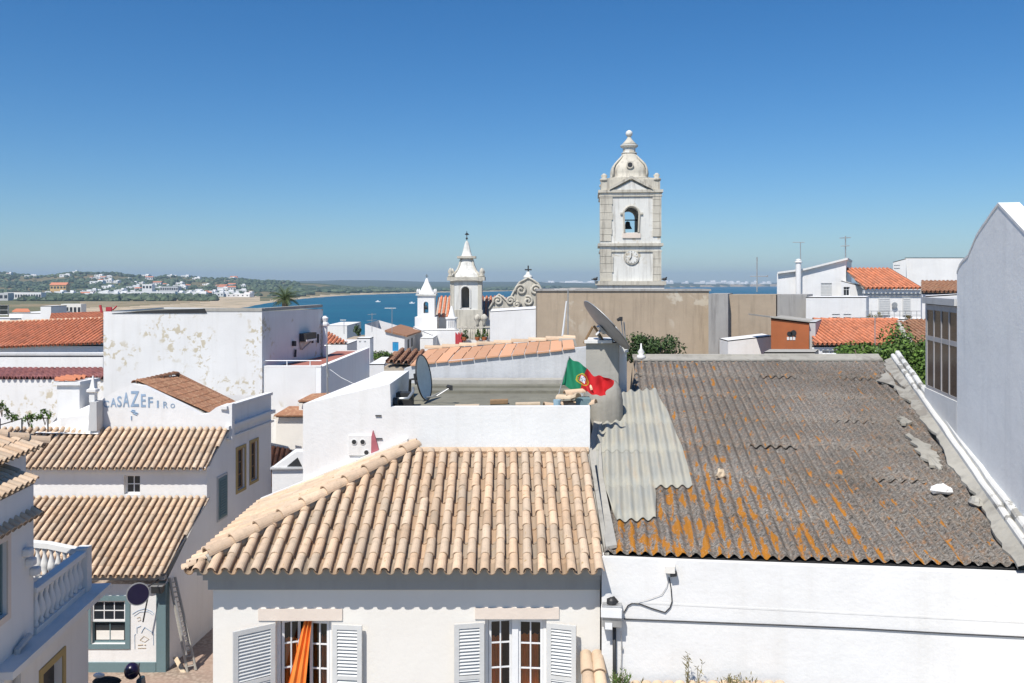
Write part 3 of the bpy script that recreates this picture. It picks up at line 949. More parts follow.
def shrub(name, label, c, rad, n, size, mat, seed, cat='bush', group=None, sr=.05):
    t = thing(name, label, cat, (c[0], c[1], c[2] - rad[2]), group)
    rnd = random.Random(seed)
    mb = MB(); leaves(mb, c, rad, n, size, rnd, 8); mb.build('foliage', mat, t)
    mb = MB()
    for k in range(5):
        a_ = rnd.uniform(0, 6.28)
        mb.tube([(c[0], c[1], c[2] - rad[2]), (c[0] + math.cos(a_) * rad[0] * .5, c[1] + math.sin(a_) * rad[1] * .5, c[2] + rad[2] * .4)], [sr, sr * .3], 5)
    mb.build('stem', M['bark'], t)
    return t
c = W(380, 356, 60); limb_tree('tree', 'small round green tree below the white house with the blue window', (c.x, c.y, 0), c, (.85, .8, .65), 1100, .16, M['leaf'], 4, clumps=9)
c = W(390, 362, 58); limb_tree('tree', 'low dark green tree to the right of the small round tree', (c.x, c.y, 0), c, (.6, .6, .5), 700, .15, M['leafdark'], 5, clumps=8)
c = W(358, 330.5, 140); shrub('palm_bush', 'dark spiky bush standing by the waterfront behind the white house', c, (.9, .9, .9), 400, .3, M['leafdark'], 6)

# ---- palm above the peeling building
def palm(label, base, crown, R, seed):
    rnd = random.Random(seed); base, crown = Vector(base), Vector(crown)
    t = thing('palm_tree', label, 'palm tree', base)
    mb = MB(); mb.tube([base, base.lerp(crown, .5) + V(.1, 0, 0), crown], [.24, .2, .22], 10); mb.build('trunk', M['bark'], t, smooth=True)
    for k in range(46):
        mb = MB()
        az_ = rnd.uniform(0, 2 * math.pi); el = rnd.uniform(-.35, 1.35); L = R * rnd.uniform(.85, 1.1)
        d = Vector((math.cos(az_) * math.cos(el), math.sin(az_) * math.cos(el), math.sin(el)))
        pts = []; p = crown.copy(); dd = d.copy()
        for j in range(9):
            pts.append(p.copy()); p += dd * L / 8; dd = (dd + V(0, 0, -.14 * (1.2 if el > 0 else .7))).normalized()
        tt = rnd.uniform(.7, 1.3)
        for j in range(1, 8):
            sd = (pts[j + 1] - pts[j - 1]).cross(Z3).normalized(); f_ = (pts[j + 1] - pts[j]) ; wl = R * .26 * math.sin(math.pi * (j + .6) / 9)
            for s_ in (-1, 1):
                for q in range(3):
                    o_ = pts[j] + f_ * (q / 3)
                    tip = o_ + sd * s_ * wl + f_ * .8 + V(0, 0, -wl * .35)
                    mb.poly([o_, o_ + f_ * .14, tip], (tt, tt, tt))
        mb.tube(pts, [.03, .028, .025, .02, .018, .015, .012, .01, .006], 4, (tt * 1.1,) * 3)
        mb.build('frond', M['palm'], t)
c = W(285, 299, 62)
palm('single date palm rising behind the flat-roofed peeling building', (c.x, c.y, 0), c, 1.15, 8)

# ---- white church with belfry and baroque gable
YC = 100.0
K = YC / F
def cz(y, Y=YC): return H - (y - HOR) / F * Y
def cx(x, Y=YC): return (x - 512) / F * Y
def arch_pts(xc, w_, z0, zs, n=10):
    r = w_ / 2
    return [(xc - r, z0)] + [(xc - r * math.cos(math.pi * k / n), zs + r * math.sin(math.pi * k / n)) for k in range(n + 1)] + [(xc + r, z0)]
def arch_wall(mb, O, ex, Wd, Ht, xc, w_, z0, zs, th, n=10):
    """wall slab with one arched opening cut right through; O lower-left, outward = ex x Z"""
    O, ex = Vector(O), Vector(ex).normalized(); nin = -ex.cross(Z3) * th
    r = w_ / 2
    def P(x, z): return O + ex * x + Z3 * z
    arc = [(xc - r * math.cos(math.pi * k / n), zs + r * math.sin(math.pi * k / n)) for k in range(n + 1)]
    for off, flip in ((V(0, 0, 0), False), (nin, True)):
        quads = [[(0, 0), (Wd, 0), (Wd, z0), (0, z0)], [(0, z0), (xc - r, z0), (xc - r, zs), (0, zs)], [(xc + r, z0), (Wd, z0), (Wd, zs), (xc + r, zs)],
                 [(0, zs), (xc - r, zs), (xc - r, Ht), (0, Ht)], [(xc + r, zs), (Wd, zs), (Wd, Ht), (xc + r, Ht)]]
        for a, b_ in zip(arc, arc[1:]):
            quads.append([a, b_, (b_[0], Ht), (a[0], Ht)])
        for q in quads:
            pts = [P(*p) + off for p in q]
            mb.poly(pts[::-1] if flip else pts)
    loop = [(xc - r, z0)] + arc + [(xc + r, z0)]
    for k in range(len(loop)):
        a, b_ = loop[k], loop[(k + 1) % len(loop)]
        mb.poly([P(*a), P(*b_), P(*b_) + nin, P(*a) + nin])
    mb.poly([P(0, Ht), P(Wd, Ht), P(Wd, Ht) + nin, P(0, Ht) + nin]); mb.poly([P(0, 0), P(0, 0) + nin, P(0, Ht) + nin, P(0, Ht)]); mb.poly([P(Wd, 0), P(Wd, 0) + nin, P(Wd, Ht) + nin, P(Wd, Ht)])

def ring_box(mb, x0, x1, y0, y1, z0, z1, o):
    mb.box((x0 - o, y0 - o, z0), (x1 - x0 + 2 * o, 0, 0), (0, y1 - y0 + 2 * o, 0), (0, 0, z1 - z0))

# (a) small belfry at the left
t = thing('belfry', 'small white belfry with a pyramid spire beside the blue bay', 'belfry', (cx(426), YC, -1))
x0, x1 = cx(417.5), cx(434.5); D = x1 - x0
mb = MB(); mb.box((cx(415), YC - .2, -2), (cx(437) - cx(415), 0, 0), (0, D + .5, 0), (0, 0, cz(317) + 2)); mb.build('base', M['white'], t)
mb = MB(); arch_wall(mb, (x0, YC, cz(317)), X3, D, cz(295.5) - cz(317), D / 2, .55, cz(313) - cz(317), cz(304) - cz(317), .25)
arch_wall(mb, (x1, YC + D, cz(317)), -X3, D, cz(295.5) - cz(317), D / 2, .55, cz(313) - cz(317), cz(304) - cz(317), .25)
mb.box((x0, YC + .25, cz(317)), (.25, 0, 0), (0, D - .5, 0), (0, 0, cz(295.5) - cz(317))); mb.box((x1 - .25, YC + .25, cz(317)), (.25, 0, 0), (0, D - .5, 0), (0, 0, cz(295.5) - cz(317)))
mb.build('bell_stage', M['white'], t)
mb = MB(); ring_box(mb, x0, x1, YC, YC + D, cz(295.5), cz(294), .18); mb.build('cornice', M['towerwhite'], t)
mb = MB(); mb.lathe(((x0 + x1) / 2, YC + D / 2, cz(294)), [(D * .52, 0), (D * .40, .25), (D * .26, .8), (D * .15, 1.25), (D * .05, 1.8)], 24, 6); mb.build('spire', M['white'], t)
for sx in (0, 1):
    for sy in (0, 1):
        mb = MB(); mb.lathe((x0 + sx * D, YC + sy * D, cz(294)), [(.13, 0), (.09, .2), (.14, .35), (.02, .6)], 8); mb.build('pinnacle', M['white'], t, smooth=True)
mb = MB(); c = V((x0 + x1) / 2, YC + D / 2, cz(277)); mb.tube([c - Z3 * .4, c + Z3 * .35], .03, 5); mb.tube([c - X3 * .18 + Z3 * .12, c + X3 * .18 + Z3 * .12], .03, 5); mb.build('cross', M['darkmetal'], t)
mb = MB(); mb.lathe(((x0 + x1) / 2, YC + .35, cz(308.5)), [(.02, .35), (.10, .3), (.15, .1), (.2, -.12)], 10); mb.build('bell', M['darkmetal'], t, smooth=True)

# (b) church nave with orange roof, the taller tower
t = thing('church', 'white church body with steep orange roof between its belfries', 'church', (cx(450), YC + 4, -1))
mb = MB(); shell(mb, [(cx(436), YC + 3), (cx(500), YC + 3), (cx(500), YC + 22), (cx(436), YC + 22)], -2, cz(318)); mb.build('wall', M['white'], t)
roof_px('roof', M['tileorange'], t, V(cx(432), YC + 3, cz(319)), V(cx(505), YC + 3, cz(319)), V(cx(505), YC + 7.5, cz(298)), V(cx(434), YC + 7.5, cz(298)), .5, .7, 3)
# front walls with the parapets, balustrade
px_house('church_wing', 'white wing of the church with a small obelisk parapet below the tower', 417, 461, 330, 97, 3, M['white'], zb=-2, cat='building', holes=[(448, 326.5, 448.1, 326.6)])
for pxx, nm in ((451, 'white obelisk pinnacle on the wing below the church tower'),):
    t = thing('pinnacle', nm, 'pinnacle', (cx(pxx, 97), 98, cz(330, 97)))
    mb = MB(); mb.lathe((cx(pxx, 97), 98, cz(330, 97)), [(.55, 0), (.55, 1.15), (.66, 1.2), (.66, 1.35), (.40, 1.4), (.08, 2.6)], 16, 8); mb.build('shaft', M['white'], t)
    mb = MB()
    for k in range(4): mb.box((cx(pxx, 97) - .34 + k * .19, 97.38, cz(330, 97) + .3), (.07, 0, 0), (0, .05, 0), (0, 0, .7))
    mb.build('grille', M['greyplaster'], t)
px_house('church_wing', 'white sloped gable wall left of the church wing', 413, 432, 327, 96, 3, M['white'], zb=-2, ytopR=335, cat='building')

t = thing('church_tower', 'white church tower with grey cornice and stepped stone spire topped by a vane', 'tower', (cx(468), YC, -1))
x0, x1 = cx(450), cx(481.5); D = x1 - x0; Yt = YC + .5
xm = (x0 + x1) / 2
mb = MB(); mb.box((x0 - .1, Yt - .1, -2), (D + .2, 0, 0), (0, D + .2, 0), (0, 0, cz(310) + 2)); mb.build('base', M['stone'], t)
hgt = cz(280.5) - cz(310); aw = cx(469) - cx(461)
mb = MB()
xc = cx(465.2) - x0
arch_wall(mb, (x0, Yt, cz(310)), X3, D, hgt, xc, aw, cz(308) - cz(310), cz(291) - cz(310), .6)
mb.box((x0, Yt + D - .6, cz(310)), (D, 0, 0), (0, .6, 0), (0, 0, hgt))
mb.box((x0, Yt + .61, cz(310)), (.6, 0, 0), (0, D - 1.22, 0), (0, 0, hgt)); mb.box((x1 - .6, Yt + .61, cz(310)), (.6, 0, 0), (0, D - 1.22, 0), (0, 0, hgt))
mb.build('bell_stage', M['towerwhite'], t)
mb = MB()
for xx in (x0 - .02, x1 - .42): mb.box((xx, Yt - .07, cz(310)), (.44, 0, 0), (0, .07, 0), (0, 0, hgt))
mb.build('pilaster', M['stone'], t)
mb = MB(); surr = []
arcs = [(cx(465.2) + (aw / 2 + .1) * -math.cos(math.pi * k / 12), cz(291) + (aw / 2 + .1) * math.sin(math.pi * k / 12)) for k in range(13)]
mb.tube([(cx(465.2) - aw / 2 - .1, Yt - .03, cz(308))] + [(a, Yt - .03, b_) for a, b_ in arcs] + [(cx(465.2) + aw / 2 + .1, Yt - .03, cz(308))], .09, 6); mb.build('arch_moulding', M['towerwhite'], t)
mb = MB(); ring_box(mb, x0, x1, Yt, Yt + D, cz(280.5), cz(277), .35); mb.build('cornice', M['stone'], t)
mb = MB(); mb.tube([(x0, Yt - .25, cz(281)), (x0 + D * .25, Yt - .25, cz(280)), (xc + x0, Yt - .25, cz(277)), (x0 + D * .75, Yt - .25, cz(280)), (x1, Yt - .25, cz(281))], .12, 6); mb.build('pediment', M['stone'], t)
r = D / 2
mb = MB(); mb.lathe((xm, Yt + r, cz(277)), [(r * .98, 0), (r * .92, .35), (r * .70, .75), (r * .55, 1.3), (r * .46, 1.9), (r * .40, 2.15), (r * .58, 2.2), (r * .58, 2.4), (r * .36, 2.45), (r * .27, 2.9), (r * .2, 3.5), (r * .12, 4.0), (.05, 4.25)], 28, 3.2); mb.build('spire', M['towerwhite'], t)
mb = MB(); ring_box(mb, xm, xm, Yt + r, Yt + r, cz(277) + 2.18, cz(277) + 2.42, r * .60); mb.build('spire_ledge', M['stone'], t)
for ang in range(4):
    a_ = math.pi / 4 + ang * math.pi / 2; mb = MB()
    mb.tube([V(xm + math.cos(a_) * q0 * r * 1.19, Yt + r + math.sin(a_) * q0 * r * 1.19, cz(277) + q1) for q0, q1 in ((.98, .0), (.92, .38), (.70, .78), (.55, 1.3), (.46, 1.9), (.40, 2.15))], .12, 6); mb.build('rib', M['stone'], t)
for sx in (0, 1):
    for sy in (0, 1):
        mb = MB(); mb.lathe((x0 + sx * D, Yt + sy * D, cz(277)), [(.28, 0), (.28, .2), (.16, .3), (.3, .55), (.22, .8), (.05, 1.05)], 10); mb.build('urn', M['stone'], t, smooth=True)
mb = MB(); c = V(xm, Yt + r, cz(277) + 4.25); mb.tube([c, c + Z3 * 1.1], .035, 5); mb.ball(c + Z3 * .25, .14, 8, 5); mb.prism([c + Z3 * .7 + X3 * -.25, c + Z3 * .95, c + Z3 * .7 + X3 * .3, c + Z3 * .6], (0, .05, 0)); mb.build('weather_vane', M['darkmetal'], t)

# (c) stone balustrade terrace with potted plants and a red cloth
t = thing('balustrade', 'stone balustrade with urns in front of the church tower', 'balustrade', (cx(473, 94), 94, 6))
mb = MB(); Yb = 94
mb.box((cx(455, Yb), Yb, 0), (cx(491, Yb) - cx(455, Yb), 0, 0), (0, 1.5, 0), (0, 0, cz(340, Yb))); mb.build('base', M['white'], t)
mb = MB(); mb.box((cx(458, Yb), Yb + .3, cz(328, Yb)), (cx(490, Yb) - cx(458, Yb), 0, 0), (0, .3, 0), (0, 0, .18)); mb.build('rail', M['stone'], t)
for k in range(13):
    mb = MB(); mb.lathe((cx(459.5 + k * 2.45, Yb), Yb + .45, cz(340, Yb)), [(.1, 0), (.06, .3), (.12, .7), (.08, 1.2)], 6); mb.build('baluster', M['stone'], t, smooth=True)
for xx in (477.5, 484):
    mb = MB(); mb.lathe((cx(xx, Yb), Yb + .45, cz(328, Yb) + .18), [(.2, 0), (.12, .3), (.38, .7), (.42, .95), (.1, 1.3)], 10); mb.build('urn', M['stone'], t, smooth=True)
rl = ['green potted plant leftmost on the church balustrade terrace', 'green potted plant in the middle of the church balustrade terrace', 'green potted plant rightmost on the church balustrade terrace']
for k, (xx, cc) in enumerate(((464, (.55, .25, .12)), (477, None), (484, None))):
    c = W(xx + .5, 335, Yb - .6)
    if k: 
        t = thing('potted_plant', rl[k], 'plant', (c.x, c.y, c.z - 1), 'potted plants on the balustrade terrace'); mb = MB(); leaves(mb, c, (.35, .3, .75), 260, .2, random.Random(k), 6); mb.build('foliage', M['leaf'], t)
        mb = MB(); mb.lathe((c.x, c.y, cz(340, Yb)), [(.22, 0), (.3, .35), (.25, .36)], 8); mb.build('pot', M['brickred'], t)
    else:
        t = thing('potted_plant', rl[k], 'plant', (c.x, c.y, c.z - 1), 'potted plants on the balustrade terrace'); mb = MB(); leaves(mb, c, (.5, .3, .6), 260, .2, random.Random(k), 6); mb.build('foliage', M['leafdark'], t)
        mb = MB(); mb.lathe((c.x, c.y, cz(340, Yb)), [(.22, 0), (.3, .35), (.25, .36)], 8); mb.build('pot', M['brickred'], t)
c = W(459.5, 339, Yb - .3)
mb = MB()
for k in range(8):
    a0, a1 = k / 8, (k + 1) / 8
    mb.box((c.x - .45 + a0 * .8, c.y + .04 * math.sin(k * 2), c.z - .7), (.1, 0, 0), (0, .04, 0), (0, 0, 1.4 - .1 * (k % 3)))
tag(mb.build('hanging_cloth', M['redcloth']), 'red cloth hanging at the left end of the church balustrade', 'cloth')

# (d) baroque scrolled gable with a cross
YG = 96.0
t = thing('church_gable', 'carved stone church gable with scrolls rising to an iron cross', 'gable', (cx(525, YG), YG, 0))
out = [(489, 320), (489, 309), (492, 304), (495, 298), (499, 294.5), (503, 297), (507, 301.5), (511, 297), (514, 291), (517, 286), (519.5, 282.5), (524, 280), (528, 277.5), (533, 280), (538, 283.5), (541, 289), (541, 294), (537, 298), (539, 306), (541, 320)]
mb = MB(); mb.prism([V(cx(a, YG), YG, cz(b_, YG)) for a, b_ in out], (0, .8, 0)); mb.build('wall', M['stone'], t)
def spiral(xc, yc, r, turns, s_, ph):
    pts = []
    for k in range(26):
        f_ = k / 25; a_ = ph + s_ * f_ * turns * 2 * math.pi; rr = r * (1 - .85 * f_)
        pts.append(V(cx(xc + math.cos(a_) * rr, YG), YG - .06, cz(yc + math.sin(a_) * rr, YG)))
    return pts
for (a, b_, r, s_, ph) in ((498, 301, 5, 1, 2.6), (510.5, 301, 4.6, -1, .2), (521, 290, 6, 1, 2.8), (535.5, 290, 5.6, -1, .3), (528, 301, 5, 1, -2), (517, 305, 4, -1, 0)):
    mb = MB(); mb.tube(spiral(a, b_, r, 1.5, s_, ph), .15, 6); mb.build('scroll', M['stone'], t, smooth=True)
mb = MB(); pts = [V(cx(a, YG), YG - .04, cz(b_, YG)) for a, b_ in out[1:-1]]; mb.tube(pts, .13, 6); mb.build('moulding', M['stone'], t, smooth=True)
mb = MB(); mb.lathe((cx(528, YG), YG + .4, cz(278, YG)), [(.6, 0), (.45, .25), (.25, .4), (.15, .7)], 10); mb.build('pedestal', M['towerwhite'], t, smooth=True)
mb = MB(); c = V(cx(528.3, YG), YG + .4, cz(276, YG)); mb.box(c + V(-.07, 0, 0), (.14, 0, 0), (0, .1, 0), (0, 0, 1.15)); mb.box(c + V(-.38, -.005, .62), (.76, 0, 0), (0, .11, 0), (0, 0, .14)); mb.build('cross', M['darkmetal'], t)
px_house('house', 'plain white building end standing in front of the scrolled church gable', 490, 546, 311.5, 80, 8, M['white'], zb=0, ytopR=308)

# ================================================================== BIG BELL TOWER AND THE TALL BARE WALL
YT = 80.0
def tz(y): return H - (y - HOR) / F * YT
def tx(x): return (x - 512) / F * YT
t = btower = thing('bell_tower', 'tall white and grey bell tower with clock face and domed stone cap', 'tower', (tx(630), YT, 0))
x0, x1 = tx(600.5), tx(660.5); D = x1 - x0; xm = (x0 + x1) / 2
mb = MB(); mb.box((x0, YT, 0), (D, 0, 0), (0, D, 0), (0, 0, tz(244.5))); mb.build('wall', M['towerwhite'], t)
mb = MB(); hgt = tz(194) - tz(244.5); xc = tx(631.5) - x0; aw = tx(638.5) - tx(624.5)
arch_wall(mb, (x0, YT, tz(244.5)), X3, D, hgt, xc, aw, tz(232.5) - tz(244.5), tz(214) - tz(244.5), 1.0, 14)
arch_wall(mb, (x1, YT + D, tz(244.5)), -X3, D, hgt, D / 2 , aw, tz(232.5) - tz(244.5), tz(214) - tz(244.5), .9, 14)
arch_wall(mb, (x0, YT + D - .9, tz(244.5)), -Y3, D - 1.9, hgt, (D - 1.9) / 2, aw, tz(232.5) - tz(244.5), tz(214) - tz(244.5), .9, 14)
arch_wall(mb, (x1, YT + 1.0, tz(244.5)), Y3, D - 1.9, hgt, (D - 1.9) / 2, aw, tz(232.5) - tz(244.5), tz(214) - tz(244.5), .9, 14)
mb.box((x0 + .9, YT + 1, tz(244.5)), (D - 1.8, 0, 0), (0, D - 1.9, 0), (0, 0, .2)); mb.box((x0 + .01, YT + .01, tz(194) - .2), (D - .02, 0, 0), (0, D - .02, 0), (0, 0, .19))
mb.build('bell_stage', M['towerwhite'], t)
for xa, xb in ((600, 612.5), (652.5, 661)):
    mb = MB(); z = tz(281); low_done = False
    rr = random.Random(int(xa))
    while z < tz(195):
        if not low_done and z > tz(245): mb.build('corner_stones', M['stone'], t); mb = MB(); low_done = True
        h_ = rr.uniform(.55, .8); e_ = rr.uniform(-.1, .1) if (xa < 620) else 0; z2 = min(z + h_, tz(194.5))
        if not (tz(247.5) < z2 and z < tz(243)):
            mb.box((tx(xa) - .0, YT - .08 - rr.uniform(0, .03), z + .015), (tx(xb) - tx(xa) + e_, 0, 0), (0, .09, 0), (0, 0, z2 - z - .03))
        z = z2
    mb.build('corner_stones', M['stone'], t)
for ya, yb_, o_ in ((246, 243.3, .22), (252, 250.4, .1), (196.5, 195, .12), (192.5, 189.8, .2), (285, 281, .45)):
    mb = MB(); ring_box(mb, x0, x1, YT, YT + D, tz(ya), tz(yb_), o_); mb.build('cornice', M['stone'], t)
mb = MB(); ring_box(mb, x0, x1, YT, YT + D, tz(289), tz(285), .28); mb.build('plinth', M['towerwhite'], t)
mb = MB(); ring_box(mb, x0, x1, YT, YT + D, tz(195), tz(192.5), .02); mb.build('frieze', M['towerwhite'], t)
# gable over the bell opening
mb = MB(); ring_box(mb, x0, x1, YT, YT + D, tz(189.8), tz(179.5), -.06)
ring_box(mb, x0, x1, YT, YT + D, tz(179.5), tz(177.5), -.35); mb.build('attic', M['stone'], t)
mb = MB(); mb.prism([V(tx(614), YT + .02, tz(189.8)), V(tx(648), YT + .02, tz(189.8)), V(tx(631), YT + .02, tz(181))], (0, -.14, 0)); mb.build('pediment', M['towerwhite'], t)
for a, b_ in (((609.5, 190), (631, 178.8)), ((631, 178.8), (652.5, 190))):
    p, q = V(tx(a[0]), YT - .3, tz(a[1])), V(tx(b_[0]), YT - .3, tz(b_[1])); d = q - p
    mb = MB(); mb.prism([p, q, q + Z3 * .26, p + Z3 * .26], (0, .45, 0)); mb.build('pediment_moulding', M['stone'], t)
for sx in (0, 1):
    for sy in (0, 1):
        mb = MB(); mb.lathe((x0 + .35 + sx * (D - .7), YT + .35 + sy * (D - .7), tz(179.5)), [(.38, -.1), (.38, .1), (.2, .2), (.3, .4), (.1, .6)], 10, 3); mb.build('acroterion', M['stone'], t, smooth=True)
r = D / 2
s_ = YT / F
mb = MB(); mb.lathe((xm, YT + r, tz(177.5)), [(q0 * s_, q1 * s_) for q0, q1 in ((22, 0), (22, 2), (19.3, 3), (19.8, 7), (19.2, 11), (17.4, 15), (14, 18.5), (10.4, 22.5), (8, 26), (7.2, 28))], 40, 3.0); mb.build('dome', M['stone'], t, smooth=True)
for ang in range(4):
    mb = MB()
    a_ = math.pi / 4 + ang * math.pi / 2
    prof = [(21.6, 2), (21.8, 6), (21.6, 11), (19.6, 15), (16, 18.5), (12, 22), (9, 25)]
    mb.tube([V(xm + math.cos(a_) * q[0] * s_ * 1.10, YT + r + math.sin(a_) * q[0] * s_ * 1.10, tz(177.5) + q[1] * s_) for q in prof], .10, 6)
    mb.build('rib', M['stone'], t, smooth=True)
mb = MB(); c = V(tx(630.5), YT + r - 17.0 * s_, tz(163.5))
mb.tube([c + V(0, .6, 0), c + V(0, -.35, 0)], .34, 16); mb.build('oculus_frame', M['stone'], t)
mb = MB(); mb.tube([c + V(0, .1, 0), c + V(0, -.37, 0)], .22, 16); mb.build('oculus', M['darkmetal'], t)
zl = tz(149.8)
mb = MB(); mb.lathe((xm, YT + r, zl), [(q0 * s_, q1 * s_) for q0, q1 in ((7.2, 0), (8, .4), (8, 1), (6.4, 1.6), (6.4, 6.2), (8, 7), (9, 8), (9, 9))], 24, 3.2); mb.build('lantern', M['towerwhite'], t)
mb = MB(); mb.lathe((xm, YT + r, zl + 9 * s_), [(8.8 * s_, 0), (5.6 * s_, 3 * s_), (3.0 * s_, 6 * s_), (1.6 * s_, 8.6 * s_), (1.4 * s_, 9.6 * s_)], 24, 2.6); mb.build('spire', M['stone'], t, smooth=True)
mb = MB(); mb.ball((xm, YT + r, zl + 9 * s_ + 12.2 * s_), 3.6 * s_, 16, 10); mb.build('ball_finial', M['towerwhite'], t, smooth=True)
# clock
c = V(tx(631.5), YT, tz(257))
mb = MB(); mb.tube([c + V(0, .05, 0), c + V(0, -.12, 0)], .68, 28); ck = mb.build('clock', M['stone'], t)
mb = MB(); mb.tube([c + V(0, 0, 0), c + V(0, -.15, 0)], .58, 28); mb.build('dial', M['towerwhite'], ck)
mb = MB(); mb.tube([c + V(0, -.17, 0), c + V(.02, -.17, .40)], .03, 5); mb.build('hand', M['darkmetal'], ck)
mb = MB(); mb.tube([c + V(0, -.18, 0), c + V(-.18, -.18, -.26)], .03, 5); mb.build('hand', M['darkmetal'], ck)
mb = MB()
for k in range(12):
    a_ = k * math.pi / 6; p = c + V(math.sin(a_) * .48, -.16, math.cos(a_) * .48); mb.tube([p, p + V(math.sin(a_) * .07, 0, math.cos(a_) * .07)], .022, 4)
mb.build('hour_marks', M['darkmetal'], ck)
# imposts and sill of the bell opening, the bell
for xx in (622.5, 640.5):
    mb = MB(); mb.box((tx(xx) - .2, YT - .13, tz(214.5)), (.4, 0, 0), (0, .14, 0), (0, 0, .18)); mb.build('impost', M['stone'], t)
mb = MB(); mb.box((tx(622.5), YT - .1, tz(238)), (tx(640.5) - tx(622.5), 0, 0), (0, .12, 0), (0, 0, tz(233) - tz(238))); mb.build('sill', M['pinkstone'], t)
mb = MB(); mb.tube([(tx(624.5), YT - .06, tz(232.5))] + [(tx(631.5) - (aw / 2 + .08) * math.cos(math.pi * k / 12), YT - .06, tz(214) + (aw / 2 + .08) * math.sin(math.pi * k / 12)) for k in range(13)] + [(tx(638.5), YT - .06, tz(232.5))], .1, 6); mb.build('arch_moulding', M['stone'], t)
mb = MB(); mb.lathe((tx(629), YT + r, tz(226)), [(.02, .62), (.2, .55), (.26, .2), (.42, -.1)], 14); mb.build('bell', M['darkmetal'], t, smooth=True)
mb = MB(); mb.tube([(x0 + .5, YT + r, tz(218)), (x1 - .5, YT + r, tz(218))], .06, 6); mb.build('bell_beam', M['darkmetal'], t)
btower.rotation_euler.z = math.radians(-5)
# two pigeons on the cornice
for px_, lab in ((588.5, 'dark pigeon perched left of the bell tower foot'), (664, 'dark pigeon perched on the right end of the bell tower cornice')):
    c = V(tx(595 if px_ < 600 else px_), YT - .3, tz(281) + .17)
    mb = MB(); mb.ball(c, .15, 8, 6, (1.5, .9, .9)); mb.ball(c + V(.16, 0, .14), .075, 8, 5); mb.tube([c + V(-.1, 0, 0), c + V(-.36, 0, -.02)], [.08, .03], 6)
    tag(mb.build('pigeon', M['darkmetal'], smooth=True, loc=c), lab, 'bird')

# tall bare wall in front of the tower
YW = 56.0
def wz(y, Y=YW): return H - (y - HOR) / F * Y
def wx(x, Y=YW): return (x - 512) / F * Y
t = thing('church_building', 'long bare brown rendered church wall standing below the bell tower', 'building', (wx(630), YW, 0))
mb = MB(); mb.box((wx(537), YW, 0), (wx(709) - wx(537), 0, 0), (0, 3, 0), (0, 0, wz(291))); mb.build('wall', M['tan'], t)
mb = MB(); mb.box((wx(537) - .05, YW - .08, wz(291)), (wx(710) - wx(537) + .1, 0, 0), (0, 3.1, 0), (0, 0, wz(289) - wz(291))); mb.build('coping', M['tangrey'], t)
t = thing('wall_return', 'narrow grey streaked wall face right of the long brown wall', 'wall', (wx(718), YW - 1, 0))
mb = MB(); mb.box((wx(708.5, 54.8), YW - 1.2, 0), (wx(728, 54.8) - wx(708.5, 54.8), 0, 0), (1.3, 4, 0), (0, 0, wz(293.6))); mb.build('face', M['tangrey'], t)
t = thing('wall_block', 'lower brown wall continuing right with a stepped grey top', 'wall', (wx(760), YW, 0))
mb = MB(); mb.box((wx(727.5, 55.6), YW - .4, 0), (wx(776, 55.6) - wx(727.5, 55.6), 0, 0), (1.3, 3, 0), (0, 0, wz(294.5))); mb.build('face', M['tan'], t)
mb = MB(); mb.box((wx(776) + .02, YW - .2, 0), (wx(805.5) - wx(776), 0, 0), (1.4, 3, 0), (0, 0, wz(294.5))); mb.build('extension', M['tangrey'], t)
px_house('house', 'plain low white wall in front of the brown church wall', 728, 772, 340.5, 50, 2, M['white'], zb=0, ytopR=335.5, cat='wall')
antenna('thin dark aerial pole standing in front of the long brown wall', 568, 289, 338, 42, 'bar', .03)
mb = MB(); a, b_ = W(562.5, 336, 40), W(566.5, 301, 40); mb.tube([a, b_], [.05, .035], 6)
tag(mb.build('flagpole', M['whitepaint']), 'short bare white pole leaning in front of the long brown wall', 'pole')

# ================================================================== WHITE HOUSES AT THE RIGHT
t = thing('house', 'white house with slanting roof line, round chimney and a closed grey shutter', 'house', W(800, 290, 66))
YA = 66
x0, xk, x1 = cx(777, YA), cx(806, YA), cx(846, YA)
zt = lambda y: cz(y, YA)
mb = MB()
hx0, hx1 = cx(821, YA) - x0, cx(832, YA) - x0
mb.wall((x0, YA, 0), X3, Z3, x1 - x0, zt(277.5), [(hx0, zt(297), hx1, zt(283.2))], .1)
mb.poly([(x0, YA, zt(277.5)), (x1, YA, zt(277.5)), (x1, YA, zt(260)), (cx(804, YA), YA, zt(270.2)), (x0, YA, zt(273.6))])
mb.poly([(x0, YA, 0), (x0, YA, zt(273.6)), (x0 + 3.5, YA + 8, zt(273.6)), (x0 + 3.5, YA + 8, 0)])
mb.poly([(x1, YA, 0), (x1 + 3.5, YA + 8, 0), (x1 + 3.5, YA + 8, zt(260)), (x1, YA, zt(260))]); mb.poly([(x0 + 3.5, YA + 8, 0), (x0 + 3.5, YA + 8, zt(273.6)), (x1 + 3.5, YA + 8, zt(260)), (x1 + 3.5, YA + 8, 0)])
mb.build('wall', M['white'], t)
mb = MB()
for (a, b_) in (((776.5, 273.8), (804, 270.2)), ((804, 270.2), (846.5, 259.6))):
    p, q = V(cx(a[0], YA), YA - .25, zt(a[1])), V(cx(b_[0], YA), YA - .25, zt(b_[1])); mb.prism([p, q, q + Z3 * .14, p + Z3 * .14], (3.6, 8.4, 0))
mb.build('roof', M['white2'], t)
mb = MB(); o = V(x0 + hx0, YA + .06, zt(297)); mb.box(o, X3 * (hx1 - hx0), (0, .03, 0), (0, 0, zt(283.2) - zt(297)))
for k in range(9): mb.box(o + V(0, -.015, (k + .1) * (zt(283.2) - zt(297)) / 9), X3 * (hx1 - hx0), (0, .02, 0), (0, 0, .06))
mb.build('shutter', M['shutter'], t)
